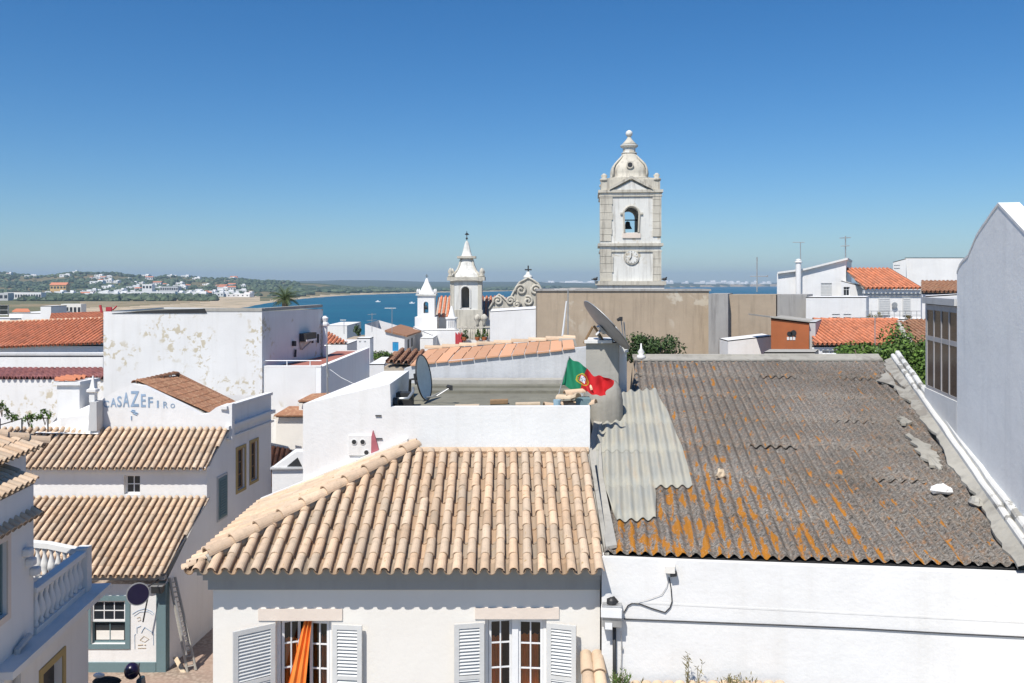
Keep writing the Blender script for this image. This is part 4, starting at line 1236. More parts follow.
mb = MB(); c = V(cx(796.5, YA), YA - .45, 0); mb.lathe(c, [(.2, wz(300, YA)), (.2, zt(263)), (.27, zt(262.6)), (.27, zt(261.6)), (.19, zt(261.2)), (.21, zt(259.8)), (.05, zt(259))], 12); mb.build('chimney', M['white'], t, smooth=False)
# small dark opening and lean-to at its right
px_house('house', 'small white lean-to with a dark open doorway between the white houses', 841, 866, 280.6, 64, 4, M['white'], zb=0, az=24, holes=[(843.5, 283, 850, 296)], ytopR=287)
# house with orange roof and two shutters
t = px_house('house', 'white house with an orange tiled roof and two pale grey shutters above a terrace', 864, 926, 292, 62, 7, M['white'], zb=0, az=24, cat='house')
roof_px('roof', M['tileorange'], t, W(864, 289, 61.6), W(923, 289, 61.6), W(890, 269, 67), W(845, 269, 67), .3, .5, 4, seed=4)
mb = MB(); a = W(864, 293.5, 61.8); b_ = W(927, 293.5, 61.8); mb.box(a, b_ - a, (0, .3, 0), (0, 0, .26)); mb.build('cornice', M['white2'], t)
mb = MB(); a = W(864, 296, 61.9); b_ = W(927, 296, 61.9); mb.box(a, b_ - a, (0, .2, 0), (0, 0, .12)); mb.build('gutter', M['greyplaster'], t)
for xa in (879, 903):
    a, b_ = W(xa, 315.5, 61.9), W(xa + (11 if xa < 890 else 7.5), 298, 61.9)
    mb = MB(); mb.box(a, (b_.x - a.x, 0, 0), (0, .08, 0), (0, 0, b_.z - a.z))
    for k in range(10): mb.box(a + V(.03, -.02, (k + .2) * (b_.z - a.z) / 10), (b_.x - a.x - .06, 0, 0), (0, .03, 0), (0, 0, .05))
    mb.build('shutter', M['shutter'], t)
mb = MB(); c = W(894.5, 305, 61.85); mb.tube([c, c - Y3 * .05], .2, 12); mb.build('wall_lamp', M['lightmetal'], t)
# terrace wall in front with railing and dry plants
t = px_house('terrace_wall', 'white terrace wall with small vents below the shuttered white house', 806, 866, 297, 55, 5, M['white'], zb=0, az=24, cat='wall', holes=[(832, 314, 840, 315.2), (843.5, 314, 851.5, 315.2), (832, 317, 840, 318.2), (843.5, 317, 851.5, 318.2)])
t = px_house('terrace_wall', 'low white terrace parapet with railing in front of the orange-roofed house', 866, 928, 319, 54, 3, M['white'], zb=0, az=24, cat='wall')
mb = MB(); a, b_ = W(866, 311, 54.2), W(928, 311, 54.2)
mb.tube([a, b_], .02, 5); mb.tube([a - Z3 * .25, b_ - Z3 * .25], .015, 5)
for k in range(12): p = a.lerp(b_, k / 11); mb.tube([p, p - Z3 * .55], .018, 5)
mb.build('railing', M['lightmetal'], t)
for xx, lab in ((871.5, 'clump of dry brown plants at the left of the terrace railing'), (879.5, 'clump of dry brown plants near the lone mast on the terrace'), (908.5, 'dry reddish plant at the right of the terrace railing')):
    c = W(xx, 316.5, 54.6); shrub('terrace_plant', lab, c, (.33, .25, .28), 200, .09, M['drygrass'], int(xx), 'plant')
# big white block behind, small tiled strip
px_house('house', 'big plain white flat-roofed house behind the orange-roofed one', 905, 975, 257.6, 78, 12, M['white'], zb=0, az=24)
px_house('house', 'white sloping wall with vents left of the big plain white house', 893, 906, 262, 77, 6, M['white2'], zb=0, az=24, ytopR=258.5, holes=[(894, 265, 900, 266), (894, 268, 900, 269)])
t = px_house('house', 'low white house with a faded brown tiled strip behind the glazed veranda', 922, 975, 293, 50, 4, M['white'], zb=0, az=24)
roof_px('roof', M['tilebrown'], t, W(922, 292.5, 49.8), W(975, 292.5, 49.8), W(975, 282, 53), W(922, 282, 53), .25, .4, 4, seed=9)
px_house('house', 'white wall strip right above the glazed veranda roof', 926, 975, 296, 46, 2, M['white'], zb=0, az=24, ytopR=293)
# brick wall box
t = px_house('brick_store', 'bare orange-red brick box with a dark hole and slanted cement cap', 771, 809, 318, 46, 4, M['brickred'], zb=0, az=24, ytopR=322.5, cat='shed', roofmat=M['cement'])
mb = MB(); a, b_ = W(770, 317.6, 45.9), W(810, 322.3, 45.9); mb.prism([a, b_, b_ + Z3 * .07, a + Z3 * .07], (0, 4.2, 0)); mb.build('cap', M['cement'], t)
mb = MB()
for dx, dy, rr in ((789.5, 334, .14), (793.5, 333, .16), (791, 337, .09), (795, 336.5, .06)):
    c = W(dx, dy, 46); mb.tube([c + Y3 * .05, c - Y3 * .012], rr, 9)
mb.build('wall_hole', M['darkmetal'], t)
mb = MB()
for dx in (788, 791, 794):
    c = W(dx, 338.5, 46); mb.box(c - V(.06, .02, .08), (.12, 0, 0), (0, .03, 0), (0, 0, .16))
mb.build('mortar_patch', M['white2'], t)
px_house('pillar', 'narrow grey cement pillar at the right side of the brick box', 809, 815.5, 322, 46.2, 4, M['greyplaster'], zb=0, az=24, cat='pillar')
px_house('house', 'tumbledown low cement wall in front of the brick box', 764, 815, 352, 42, 2, M['cement'], zb=0, az=24, cat='wall')
# long orange roof
t = px_house('house', 'long low white house with a bright orange tiled roof behind the trees', 812, 906, 346, 45, 6, M['white'], zb=0, az=24, holes=[(822, 350, 838, 354)])
roof_px('roof', M['tileorange'], t, W(813, 345, 44.8), W(908, 345, 44.8), W(896, 320.5, 50), W(813, 320.5, 50), .24, .4, 4, seed=6)
mb = MB(); cap_tiles(mb, W(813, 320.2, 50), W(896, 320.2, 50), .12, .45, 6); mb.build('ridge', M['tileorange'], t)
# valley of two old roofs right of it
t = thing('old_roof', 'pair of grey-brown weathered tile roof slopes meeting beside the orange roof', 'roof', W(915, 345, 43))
for q, (pa, pb, pc, pd) in enumerate((((896, 345), (908, 345), (908, 324), (897, 321)), ((914, 345), (938, 345), (938, 320), (906, 321)))):
    roof_px('slope', M['tilebrown'], t, W(*pa, 43), W(*pb, 43), W(*pc, 47), W(*pd, 47), .22, .4, 4, seed=q, deckmat=M['cement'])
mb = MB(); mb.tube([W(899, 324, 44), W(910, 345, 42.6)], .12, 8); mb.build('ridge', M['cement'], t)
antenna('lone thin mast with a short cross bar rising from the trees by the orange roof', 875, 317, 390, 36, 'bar', .018)
antenna('short fin-shaped aerial on a thin mast above the brown wall', 757, 257, 292, 58, 'fin', .04)
antenna('thin plain aerial mast on the white house with the round chimney', 800.5, 242, 270, 66.5, 'bar', .035)
antenna('double yagi television aerial on the roof peak of the slanting white house', 845.5, 236, 262, 66.5, 'yagi', .045)

# trees right
c = W(906, 371, 27.5)
limb_tree('tree', 'broad leafy green tree between the corrugated roof and the glazed veranda', (c.x, c.y, 0), c, (1.55, 1.5, 1.25), 13000, .11, M['leaf'], 21, clumps=26)
c = W(868, 355, 30)
limb_tree('tree', 'lower green treetop showing over the right end of the corrugated roof ridge', (c.x, c.y, 0), c, (1.25, 1.0, .62), 5600, .11, M['leaf'], 22, clumps=18)
c = W(912, 352, 31)
limb_tree('tree', 'green treetop standing in front of the old brown roofs', (c.x, c.y, 0), c, (.75, .8, .55), 2400, .11, M['leaf'], 23, clumps=12)
c = W(650, 348, 29)
limb_tree('tree', 'dark green orange tree in front of the long brown wall', (c.x, c.y, 0), c, (1.0, .9, .62), 4200, .10, M['leafdark'], 24, clumps=18)

# ================================================================== LEFT MIDDLE: peeling building, red terrace, far left roofs
YP = 36.0
def pz(y, Y=YP): return H - (y - HOR) / F * Y
def pxx(x, Y=YP): return (x - 512) / F * Y
t = thing('building', 'tall flat-roofed white building with peeling beige patches and a shaded side wall', 'building', (pxx(180), YP, 0))
x0, x1 = pxx(103.5), pxx(262)
xb, Yb_ = pxx(323, 42.2), 42.2
mb = MB()
mb.wall((x0, YP, 0), X3, Z3, x1 - x0, pz(311.5))
mb.poly([(x1, YP, 0), (xb, Yb_, 0), (xb, Yb_, H - 26.0 / F * Yb_), (x1, YP, pz(311.5))])
mb.poly([(x0, YP, 0), (x0, YP, pz(311.5)), (x0, Yb_, pz(311.5)), (x0, Yb_, 0)])
mb.poly([(x0, Yb_, 0), (x0, Yb_, pz(311.5)), (xb, Yb_, H - 26.0 / F * Yb_), (xb, Yb_, 0)])
mb.build('wall', M['stain'], t)
mb = MB(); mb.prism([(x0, YP + .2, pz(311.5) - .12), (x1 - .2, YP + .2, pz(311.5) - .12), (xb - .2, Yb_ - .2, pz(311.5) - .12), (x0, Yb_ - .2, pz(311.5) - .12)], (0, 0, .05)); mb.build('roof', M['roofmem'], t)
mb = MB(); mb.box((pxx(203), YP - .02, pz(311.5) + .002), (pxx(262) - pxx(203), 0, 0), (0, .3, 0), (0, 0, .13)); mb.build('front_coping', M['cement'], t)
mb = MB(); d = V(xb - x1, Yb_ - YP, 0); mb.box((x1 - .28, YP + .28, pz(311.5) + .002), d * .96, (.3, 0, 0), (0, 0, .13)); mb.build('side_coping', M['cement'], t)
mb = MB(); mb.prism([V(pxx(112), YP - .03, pz(313.2)), V(pxx(207), YP - .03, pz(313)), V(pxx(205), YP - .03, pz(308.6)), V(pxx(150), YP - .03, pz(310.6))], (0, .25, 0)); mb.build('dark_flashing', M['darkmetal'], t)
# a bit of rusted red gear on the left corner
c = W(109, 310, 36.2)
mb = MB(); mb.cbox(c.x, c.y, c.z - .08, .22, .2, .2, .3); mb.tube([c + V(-.3, 0, -.1), c + V(-.36, 0, .2)], .05, 6)
mb.tube([c + V(.15, 0, 0), c + V(.32, 0, .16)], .03, 6)
tag(mb.build('roof_fitting', M['redcloth'], loc=c), 'small red fitting on the left front corner of the peeling building roof', 'fitting')
# air conditioner and brackets on the shaded side
ex = d.normalized(); nn = ex.cross(Z3)
def side(pxv, pyv): return hit(pxv, pyv, (x1, YP, 0), nn)
t = thing('air_conditioner', 'air conditioner box with bracket and pipes on the shaded side wall', 'air conditioner', side(302, 340))
p = side(299, 341.5); mb = MB(); mb.box(p + nn * .02, ex * 1.15, Z3 * .36, nn * .32); mb.build('case', M['darkmetal'], t)
mb = MB(); mb.box(p + nn * .341, ex * 1.15, Z3 * .08, nn * .02); mb.build('front_panel', M['whitepaint'], t)
mb = MB(); q = side(300, 349.5)
mb.tube([q + nn * .05, p + nn * .05], .03, 6); mb.tube([q + nn * .1, p + ex * 1.0 + nn * .2], .03, 6); mb.tube([p + nn * .04 - Z3 * .03, p + ex * 1.1 + nn * .04 - Z3 * .03], .035, 6); mb.build('bracket', M['lightmetal'], t)
mb = MB()
for a in ((292.5, 346, 292.5, 341, .10), (293.5, 357, 294, 349.5, .05), (311, 343, 311, 335.5, .05), (316.5, 343, 316.5, 334, .05)):
    p, q = side(a[0], a[1]), side(a[2], a[3]); mb.tube([p + nn * .08, q + nn * .08], a[4], 6)
tag(mb.build('pipe', M['darkmetal'], loc=side(300, 345)), 'short dark pipes and vents fixed beside the air conditioner on the shaded wall', 'pipe')
c = W(325, 318, 42); mb = MB(); mb.lathe((c.x, c.y, c.z - 3), [(.12, 0), (.12, 2.6), (.2, 2.65), (.2, 2.75), (.1, 2.8), (.16, 3.0), (.05, 3.1)], 10)
tag(mb.build('flue', M['whitepaint'], loc=c - Z3 * 3), 'thin white flue with a cap at the far corner of the peeling building', 'chimney')

t = thing('terrace_building', 'white peeling building with a red-tiled roof terrace and a grey shaded side', 'building', (pxx(295), YP, 0))
zf = H - 84.5 / F * 36.1
xr, xrb, Yrb = pxx(321, 36.1), (369.5 - 512) / F * 45.3, 45.3
mb = MB(); a0 = pxx(262, 36.1)
mb.wall((a0, 36.1, 0), X3, Z3, xr - .225 - a0, zf)
mb.poly([(a0, 36.1, 0), (a0, 36.1, zf), (xb + .05, 42.4, zf), (xb + .05, 42.4, 0)]); mb.poly([(xr, 45.3, 0), (xb, 45.3, 0), (xb, 45.3, zf), (xr, 45.3, zf)])
mb.build('wall', M['stain'], t)
mb = MB(); mb.prism([(xr, 36.1, 0), (xrb, Yrb, 0), (xrb, Yrb, zf + .14), (xr, 36.1, zf + .02)], (-.22, 0, 0)); mb.build('side_wall', M['palewall'], t)
mb = MB(); mb.prism([(a0 + .03, 36.13, zf - .1), (xr - .23, 36.13, zf - .1), (xrb - .23, Yrb, zf - .1), (xb + .05, Yrb, zf - .1), (xb + .05, 42.3, zf - .1)], (0, 0, .06)); mb.build('terrace_floor', M['redfloor'], t)
mb = MB(); mb.prism([(a0, 36.1, zf + .003), (xr, 36.1, zf + .003), (xr, 36.3, zf + .003), (a0, 36.3, zf + .003)], (0, 0, .07)); mb.build('coping', M['white'], t)
t = thing('railing', 'thin white railing along the front of the red terrace', 'railing', (a0 + 1, 36.2, zf))
for k in range(3): mb = MB(); p = V(a0 + .05 + k * .95, 36.2, zf); mb.tube([p, p + Z3 * .27], .02, 6); mb.build('post', M['whitepaint'], t)
mb = MB(); mb.tube([(a0, 36.2, zf + .27), (xr, 36.2, zf + .27)], .022, 6); mb.build('rail', M['whitepaint'], t)
a, b_ = W(327.5, 400, 34.8), W(327, 343, 34.8)
mb = MB(); mb.tube([a, b_], .035, 6); mb.tube([b_ - Z3 * .1 - X3 * .1, b_ - Z3 * .1 + X3 * .14], .02, 5); mb.tube([b_ - Z3 * 1.0, b_ - Z3 * 1.05 + V(.05, 0, -.3)], .05, 6)
tag(mb.build('utility_pole', M['lightmetal'], loc=a), 'thin grey pole standing before the red terrace corner', 'pole')
mb = MB(); p = W(328, 368, 34.9); q = W(354, 384, 34.9); mb.tube([p, p.lerp(q, .5) - Z3 * .06, q], .014, 5)
tag(mb.build('cable', M['whitepaint'], loc=p), 'thin white cable sloping from the pole over the grey side wall', 'cable')
a, b_ = W(342, 328, 90), W(341.8, 312, 90)
antenna('thin white aerial with a cross bar by the white house near the bay', 372, 313, 332, 85, 'yagi', .03)
antenna('tall thin bare aerial mast over the blue window house', 392, 308, 334, 85, 'bar', .03)
antenna('short aerial between the bay and the red terrace', 344, 320, 334, 140, 'bar', .05)

# far left roofs
YL = 46.0
t = px_house('house', 'long white building with a bright orange tiled roof at the far left', -60, 103, 345, YL, 7, M['white'], zb=0)
roof_px('roof', M['tileorange'], t, W(-60, 351, YL - .3), W(103, 344, YL - .3), W(103, 319.5, YL + 4.5), W(-60, 325, YL + 4.5), .24, .4, 4, seed=12)
mb = MB(); cap_tiles(mb, W(-60, 324.6, YL + 4.5), W(103, 319.2, YL + 4.5), .1, .45, 6); mb.build('ridge', M['tile2'], t)
px_house('house', 'white streaked low wall below the orange roof at the far left', -60, 103, 355.5, 42, 2, M['white2'], zb=0, cat='wall', coping=M['greyplaster'])
t = px_house('house', 'white peeling house wall under a strip of dull red corrugated roofing at the far left', -60, 104, 378, 38, 3.4, M['stain'], zb=0)
roof_px('roof', M['tilered'], t, W(-60, 379, 37.9), W(104, 379, 37.9), W(104, 369.5, 41), W(-60, 369.5, 41), .25, .5, 3, seed=13)
t = px_house('house', 'white box house with a small brown roof left of the distant orange roofs', 9, 43, 313, 90, 6, M['white'], zb=0, az=0)
mb = MB(); a, b_ = W(12, 312, 91), W(30, 312, 91); mb.prism([a, b_, W(28, 309.5, 93), W(16, 309.5, 93)], (0, 0, .1)); mb.build('clay_roof', M['tileorange'], t)
px_house('house', 'low white wall with a dark recess at the very left edge', -30, 10, 318.5, 88, 4, M['white'], zb=0, holes=[(-10, 305, 8, 315)])
px_house('stair_tower', 'square white stair tower beside the distant orange roofs', 40.5, 51, 306, 85, 3, M['white'], zb=0, cat='building')
t = px_house('house', 'distant house with a broad orange roof behind the peeling building', 46, 104, 322, 70, 6, M['white'], zb=0)
roof_px('roof', M['tileorange'], t, W(50, 322, 69.5), W(106, 320, 69.5), W(106, 313.5, 78), W(52, 313.5, 78), .3, .5, 3, seed=14)

# ================================================================== CASA ZEFIRO GROUP
t = thing('house', 'white stepped house with two sandy tiled roofs and a painted sign on its gable', 'house', (-11, 26, 0))
YZ = 26.0
xc0, xc1 = -17.5, (165 - 512) / F * YZ
sd = V(math.sin(math.radians(5)), math.cos(math.radians(5)), 0)
cor = V(xc1, YZ, 0)
def zp(x, y, Y): return W(x, y, Y)
# front wall of the lowest storey
w0, w1 = W(91, 644, YZ), W(125.5, 600.5, YZ)
mb = MB()
zw = W(0, 584, YZ).z
mb.wall((xc0, YZ, 0), X3, Z3, xc1 - xc0, zw, [(w0.x - xc0, w0.z, w1.x - xc0, w1.z)], .2)
Yu = 28.85; cu = cor + sd * ((Yu - YZ) / sd.y); zu_top = W(0, 474, Yu).z
cu = V(cu.x, Yu, 0)
Yv = 30.4; cvv = cor + sd * ((Yv - YZ) / sd.y); cvv = V(cvv.x, Yv, 0)
ce = V(-9.36, 34.2, 0)
zr_low = W(0, 498, Yu).z; z_e2 = W(0, 472, Yu).z; z_r2 = W(0, 430, Yv).z
# shaded side wall: profile follows the roofs
mb.poly([cor, cu, V(cu.x, cu.y, zr_low), V(cor.x, cor.y, zw)])
ex = (cvv - cu).normalized(); L2 = (cvv - cu).length
mb.poly([cu, cvv, V(cvv.x, cvv.y, z_r2), V(cu.x, cu.y, z_e2)])
# middle front wall with the little square window
q0, q1 = W(124, 494.5, Yu), W(140, 475.5, Yu)
mb.wall((xc0, Yu, zr_low - .6), X3, Z3, cu.x - xc0, z_e2 + .3 - zr_low + .3, [(q0.x - xc0, q0.z - zr_low + .6, q1.x - xc0, q1.z - zr_low + .6)], .25)
mb.poly([(xc0, YZ, 0), (xc0, 34, 0), (xc0, 34, z_r2), (xc0, YZ, zw)])
mb.build('wall', M['white'], t)
hm_ = (w1.z - w0.z) / 2
window_unit(t, V(w0.x, YZ, w0.z + hm_), X3, w1.x - w0.x, hm_, .10, 'whitepaint', 'glass', 3, 2, fw=.06)
window_unit(t, V(w0.x, YZ, w0.z), X3, w1.x - w0.x, hm_, .15, 'tealpaint', 'glass', 2, 1, fw=.05)
mb = MB(); mb.box((w0.x + .1, YZ - -.125, w0.z + .08), (w1.x - w0.x - .2, 0, 0), (0, .01, 0), (0, 0, hm_ * .42)); mb.build('half_curtain', M['cream'], t)
window_unit(t, V(q0.x, Yu, q0.z), X3, q1.x - q0.x, q1.z - q0.z, .2, 'whitepaint', 'glass', 2, 2, fw=.05, bar=.03)
mb = MB(); surround(mb, V(0, YZ, 0), X3, w0.x, w0.z, w1.x, w1.z, .14, .03); mb.build('window_surround', M['tealpaint'], t)
# grey-teal corner band and plinth
mb = MB(); mb.box((xc1 - .25, YZ - .03, 0), (.28, 0, 0), (0, .3, 0), (0, 0, zw)); mb.build('corner_band', M['tealpaint'], t)
mb = MB(); mb.box((xc0, YZ - .04, 0), (xc1 - xc0 - .26, 0, 0), (0, .04, 0), (0, 0, .30)); mb.build('plinth', M['tealpaint'], t)
mb = MB(); mb.box(V(xc1, YZ + .27, 0), sd * .01 + V(.02, 0, 0), (0, .01, 0), (0, 0, zw)); mb.build('edge_bead', M['white'], t)
# roofs
mb = MB()
eL = V(xc0, YZ - .42, W(0, 578, YZ - .42).z); eR = V(xc1 + .05, YZ - .42, eL.z); tR = V(cu.x + .07, Yu, W(0, 498, Yu).z); tL = V(xc0, Yu, tR.z)
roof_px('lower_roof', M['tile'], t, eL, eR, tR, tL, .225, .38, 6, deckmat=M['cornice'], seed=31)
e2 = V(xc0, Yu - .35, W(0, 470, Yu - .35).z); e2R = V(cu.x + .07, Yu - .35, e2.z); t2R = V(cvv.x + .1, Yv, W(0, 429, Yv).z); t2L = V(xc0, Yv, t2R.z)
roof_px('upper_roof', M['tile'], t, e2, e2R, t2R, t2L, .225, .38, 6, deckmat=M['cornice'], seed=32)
for (z_, Y_, xe_) in ((eL.z - .14, YZ - .2, xc1 + .05), (e2.z - .12, Yu - .16, cu.x + .06)):
    mb = MB(); mb.box((xc0, Y_, z_), (xe_ - xc0, 0, 0), (0, .2, 0), (0, 0, .12)); mb.build('eave_moulding', M['cornice'] if Y_ < 27 else M['white'], t)
mb = MB(); p = W(196, 470, Yu - .3); mb.tube([p + V(.12, 0, 0), p + V(.25, .05, .05), p + V(.28, .4, .0)], .05, 8)
mb.build('gutter_end', M['whitepaint'], t)
# gable wall with the sign and the tall shaded facade
prof = [(60, 428), (60, 418), (96, 414), (103, 399), (112, 393), (122, 388), (133, 384.5), (143, 386), (160, 394), (185, 406), (201, 414.5), (208, 413.5), (216, 407.5), (224, 404.5), (232, 404), (232, 440), (60, 440)]
mb = MB(); mb.prism([V(W(a, b_, Yv).x, Yv, W(a, b_, Yv).z) for a, b_ in prof], (0, .28, 0)); mb.build('gable', M['white'], t)
fz = [(230.3, 408.5, 0), (262.3, 398.5, 1)]
nn = (ce - cvv).normalized().cross(Z3); exf = (ce - cvv).normalized()
def sf(a, b_): return hit(a, b_, cvv, nn)
LW = (ce - cvv).length
ztop = W(0, 409, Yv).z
holes = []
for (a, b_, c, dd) in ((237, 491, 244.5, 450), (250.5, 482, 257, 443)):
    p = sf(a, b_); q = sf(c, b_ - 2); r_ = sf(a, dd)
    holes.append(((p - cvv).dot(exf), p.z, (q - cvv).dot(exf), r_.z))
mb = MB(); mb.wall(cvv, exf, Z3, LW, ztop, holes, .18)
mb.poly([ce, ce + V(-6, 0, 0), ce + V(-6, 0, ztop), ce + V(0, 0, ztop)]); mb.poly([V(cvv.x, cvv.y, ztop), V(ce.x, ce.y, ztop), V(ce.x - .3, ce.y, ztop), V(cvv.x - .3, cvv.y, ztop)])
mb.build('side_facade', M['white'], t)
for k, h in enumerate(holes):
    window_unit(t, cvv + exf * h[0] + Z3 * h[1], exf, h[2] - h[0], h[3] - h[1], .12, 'wood', 'glass', 2, 3, fw=.08)
    mb = MB(); surround(mb, cvv, exf, *h, .10, .03); mb.build('window_surround', M['ochrepaint'], t)
mb = MB(); z_ = W(0, 429, Yv).z
mb.box(V(cvv.x, cvv.y, z_) - exf * .15, exf * (LW + .2), nn * .16, (0, 0, .12)); mb.build('cornice', M['white2'], t)
mb = MB(); mb.box(V(cvv.x, cvv.y, z_ - .35) - exf * .05, exf * (LW + .1), nn * .10, (0, 0, .06)); mb.build('string_course', M['white2'], t)
mb = MB(); mb.box(V(cvv.x, cvv.y, ztop) - exf * .1 - nn * .18, exf * (LW + .12), nn * .24, (0, 0, .11)); mb.build('parapet_coping', M['white2'], t)
# teal shuttered window on the lower side wall
nn2 = sd.cross(Z3)
p, q, r_ = hit(217.5, 520, cor, nn2), hit(226, 512, cor, nn2), hit(217.5, 479, cor, nn2)
u0, u1 = (p - cor).dot(sd), (q - cor).dot(sd)
mb = MB(); mb.box(cor + sd * u0 + Z3 * p.z, sd * (u1 - u0), Z3 * (r_.z - p.z), nn2 * .05)
for k in range(14): mb.box(cor + sd * (u0 + .08) + Z3 * (p.z + .08 + k * (r_.z - p.z - .16) / 14), sd * (u1 - u0 - .16), Z3 * .05, nn2 * .075)
mb.build('shutter', M['tealpaint'], t)
mb = MB(); surround(mb, cor, sd, u0, p.z, u1, r_.z, .07, .035); mb.build('shutter_frame', M['greyplaster'], t)
# brown tile roof of the gable
roof_px('gable_roof', M['tilebrown'], t, W(211, 414.5, 30.75), W(237, 405, 33.6), W(176.5, 375, 33.6), W(134, 384.5, 30.75), .2, .34, 5, seed=33)
mb = MB(); cap_tiles(mb, W(134, 384, 30.7), W(176.5, 374.2, 33.6), .1, .3, 6); mb.build('ridge_tiles', M['tilebrown'], t)
mb = MB(); p, q = W(175, 375.2, 33.62), W(237.5, 406, 33.62); mb.prism([p, q, q + Z3 * .1, p + Z3 * .1], (0, .2, 0)); mb.build('verge', M['tilebrown'], t)
# lettering, painted along an arc
def glyph(ch):
    cu_ = bpy.data.curves.new('glyph', 'FONT'); cu_.body = ch; cu_.size = 1; cu_.offset = .018; cu_.resolution_u = 3
    ob = bpy.data.objects.new('glyph', cu_); COL.objects.link(ob)
    bpy.context.view_layer.update()
    dg = bpy.context.evaluated_depsgraph_get(); me = bpy.data.meshes.new_from_object(ob.evaluated_get(dg))
    vs = [v.co.copy() for v in me.vertices]; fs = [tuple(p.vertices) for p in me.polygons]
    bpy.data.objects.remove(ob); bpy.data.curves.remove(cu_); bpy.data.meshes.remove(me)
    return vs, fs
def text_on(mb, ch, x0, x1, z0, z1, place):
    vs, fs = glyph(ch)
    a, b_ = min(v.x for v in vs), max(v.x for v in vs); c, d_ = min(v.y for v in vs), max(v.y for v in vs)
    base = len(mb.v)
    for v in vs: mb.v.append(place(x0 + (v.x - a) / max(b_ - a, 1e-4) * (x1 - x0), z0 + (v.y - c) / (d_ - c) * (z1 - z0)))
    for f in fs: mb.f.append(tuple(base + i for i in f)); mb.c.append((1, 1, 1))
for ch, a, b_, yb, yt in (('C', 103.3, 109.2, 407.5, 400.5), ('A', 110.5, 116.6, 407, 398), ('S', 117.2, 121.8, 407, 396), ('A', 123, 129.5, 407, 392.3), ('Z', 130.5, 139.3, 406.6, 391), ('E', 141, 145.8, 407, 394), ('F', 148.2, 153, 407.5, 397), ('I', 157, 158.8, 407.8, 400.5), ('R', 163.3, 168, 408, 401.5), ('O', 170.5, 175, 408, 403.5)):
    mb = MB(); text_on(mb, ch, a, b_, -yb, -yt, lambda u, v_: W(u, -v_, Yv) + V(0, -.012, 0)); mb.build('letter', M['letter'], t)
mb = MB()
for a in (((131, 411), (136, 412.5), (138, 413.5)), ((132, 410), (135, 410.5)), ((131.5, 416), (131.6, 420)), ((133, 413), (137, 415))):
    mb.tube([W(x, y, Yv) + V(0, -.012, 0) for x, y in a], .022, 4)
mb.build('painted_fish', M['letter'], t)
# painted drawing on the lowest wall
def wl(pts, r=.012):
    mb.tube([W(x, y, YZ) + V(0, -.008, 0) for x, y in pts], r * .65, 4, cap=True)
mb = MB(); wl([(135, 649), (134.8, 635), (135.8, 634)]); wl([(137, 633), (137, 627.5), (141, 626)], .015); wl([(141.5, 633), (143.5, 629), (145, 627)], .018); wl([(145, 627.5), (153.5, 633), (153.6, 645)], .012)
mb.build('painted_house_outline', M['letter'], t)
mb = MB(); wl([(132.5, 614), (138, 610.5), (145, 608.5), (152, 611.5), (154, 614)], .012); wl([(134, 616), (140, 612), (148, 611.5), (153, 615)], .01)
mb.build('painted_arc', M['letter'], t)
pm = plain('faded_ochre_marks', (.45, .36, .24), .9)
mb = MB(); wl([(140, 640), (144, 636), (149, 639), (145, 642), (140, 640)], .012); wl([(138, 645), (143, 644.6)], .02); wl([(144.5, 645), (146, 644.6)], .02); wl([(138, 648.2), (146, 648)], .014); wl([(137, 618), (140, 617), (141, 620), (138, 621)], .012)
mb.build('painted_tiles_mark', pm, t)

# round sign on a bracket pole
c = W(138, 594, 24.6)
t = thing('round_sign', 'round navy sign with a white rim tilted on a pole by the low house', 'sign', (c.x, c.y, c.z))
nn3 = V(.45, -.85, .15).normalized()
mb = MB(); mb.tube([c - nn3 * .02, c + nn3 * .02], .31, 28); mb.build('rim', M['lightmetal'], t)
mb = MB(); mb.tube([c + nn3 * .0, c + nn3 * .028], .28, 28); mb.build('face', M['navy'], t)
mb = MB(); p, q = W(149.5, 589, 25.7), W(143, 622, 25.7); mb.tube([p, q], .022, 6); mb.tube([c, V(c.x + .1, 26, c.z)], .02, 6); mb.build('bracket', M['darkmetal'], t)
# dark lamp box under the corner
c = W(155, 589, 25.8)
t = thing('wall_box', 'small dark box mounted under the eave at the corner of the low house', 'box', c)
mb = MB(); mb.cbox(c.x + .08, c.y, c.z - .1, .32, .2, .2); mb.build('case', M['darkmetal'], t, bevel=.01)
mb = MB(); mb.cbox(c.x + .08, c.y, c.z + .1, .36, .24, .03); mb.build('lid', M['lightmetal'], t)

# ladder leaning on the shaded side wall
t = thing('ladder', 'long grey extending ladder leaning on the shaded side wall of the low house', 'ladder', W(190, 672, 26.2))
def rail(a, b_, name, mat='cement', r=.04):
    mb = MB(); mb.tube([a, b_], r, 6); mb.build(name, M[mat], t)
A0, A1 = W(187.5, 672, 26.0), W(169.5, 578, 26.2); B0, B1 = W(196, 670, 26.1), W(175, 577, 26.5)
rail(A0, A1, 'stile'); rail(B0, B1, 'stile')
C0, C1 = W(186.5, 655, 25.9), W(175.5, 600, 26.1); rail(C0, C1, 'stile', 'lightmetal', .03)
for k in range(1, 19):
    mb = MB(); mb.tube([A0.lerp(A1, k / 19), B0.lerp(B1, k / 19)], .022, 6); mb.build('rung', M['cement'], t)
mb = MB(); a, b_ = W(173, 658, 26.3), W(182, 675, 25.9); mb.prism([a, a + V(.12, 0, 0), b_ + V(.12, 0, 0), b_], (0, .04, .02))
tag(mb.build('plank', M['palewood'], loc=b_), 'short pale wooden plank leaning at the foot of the ladder', 'plank')

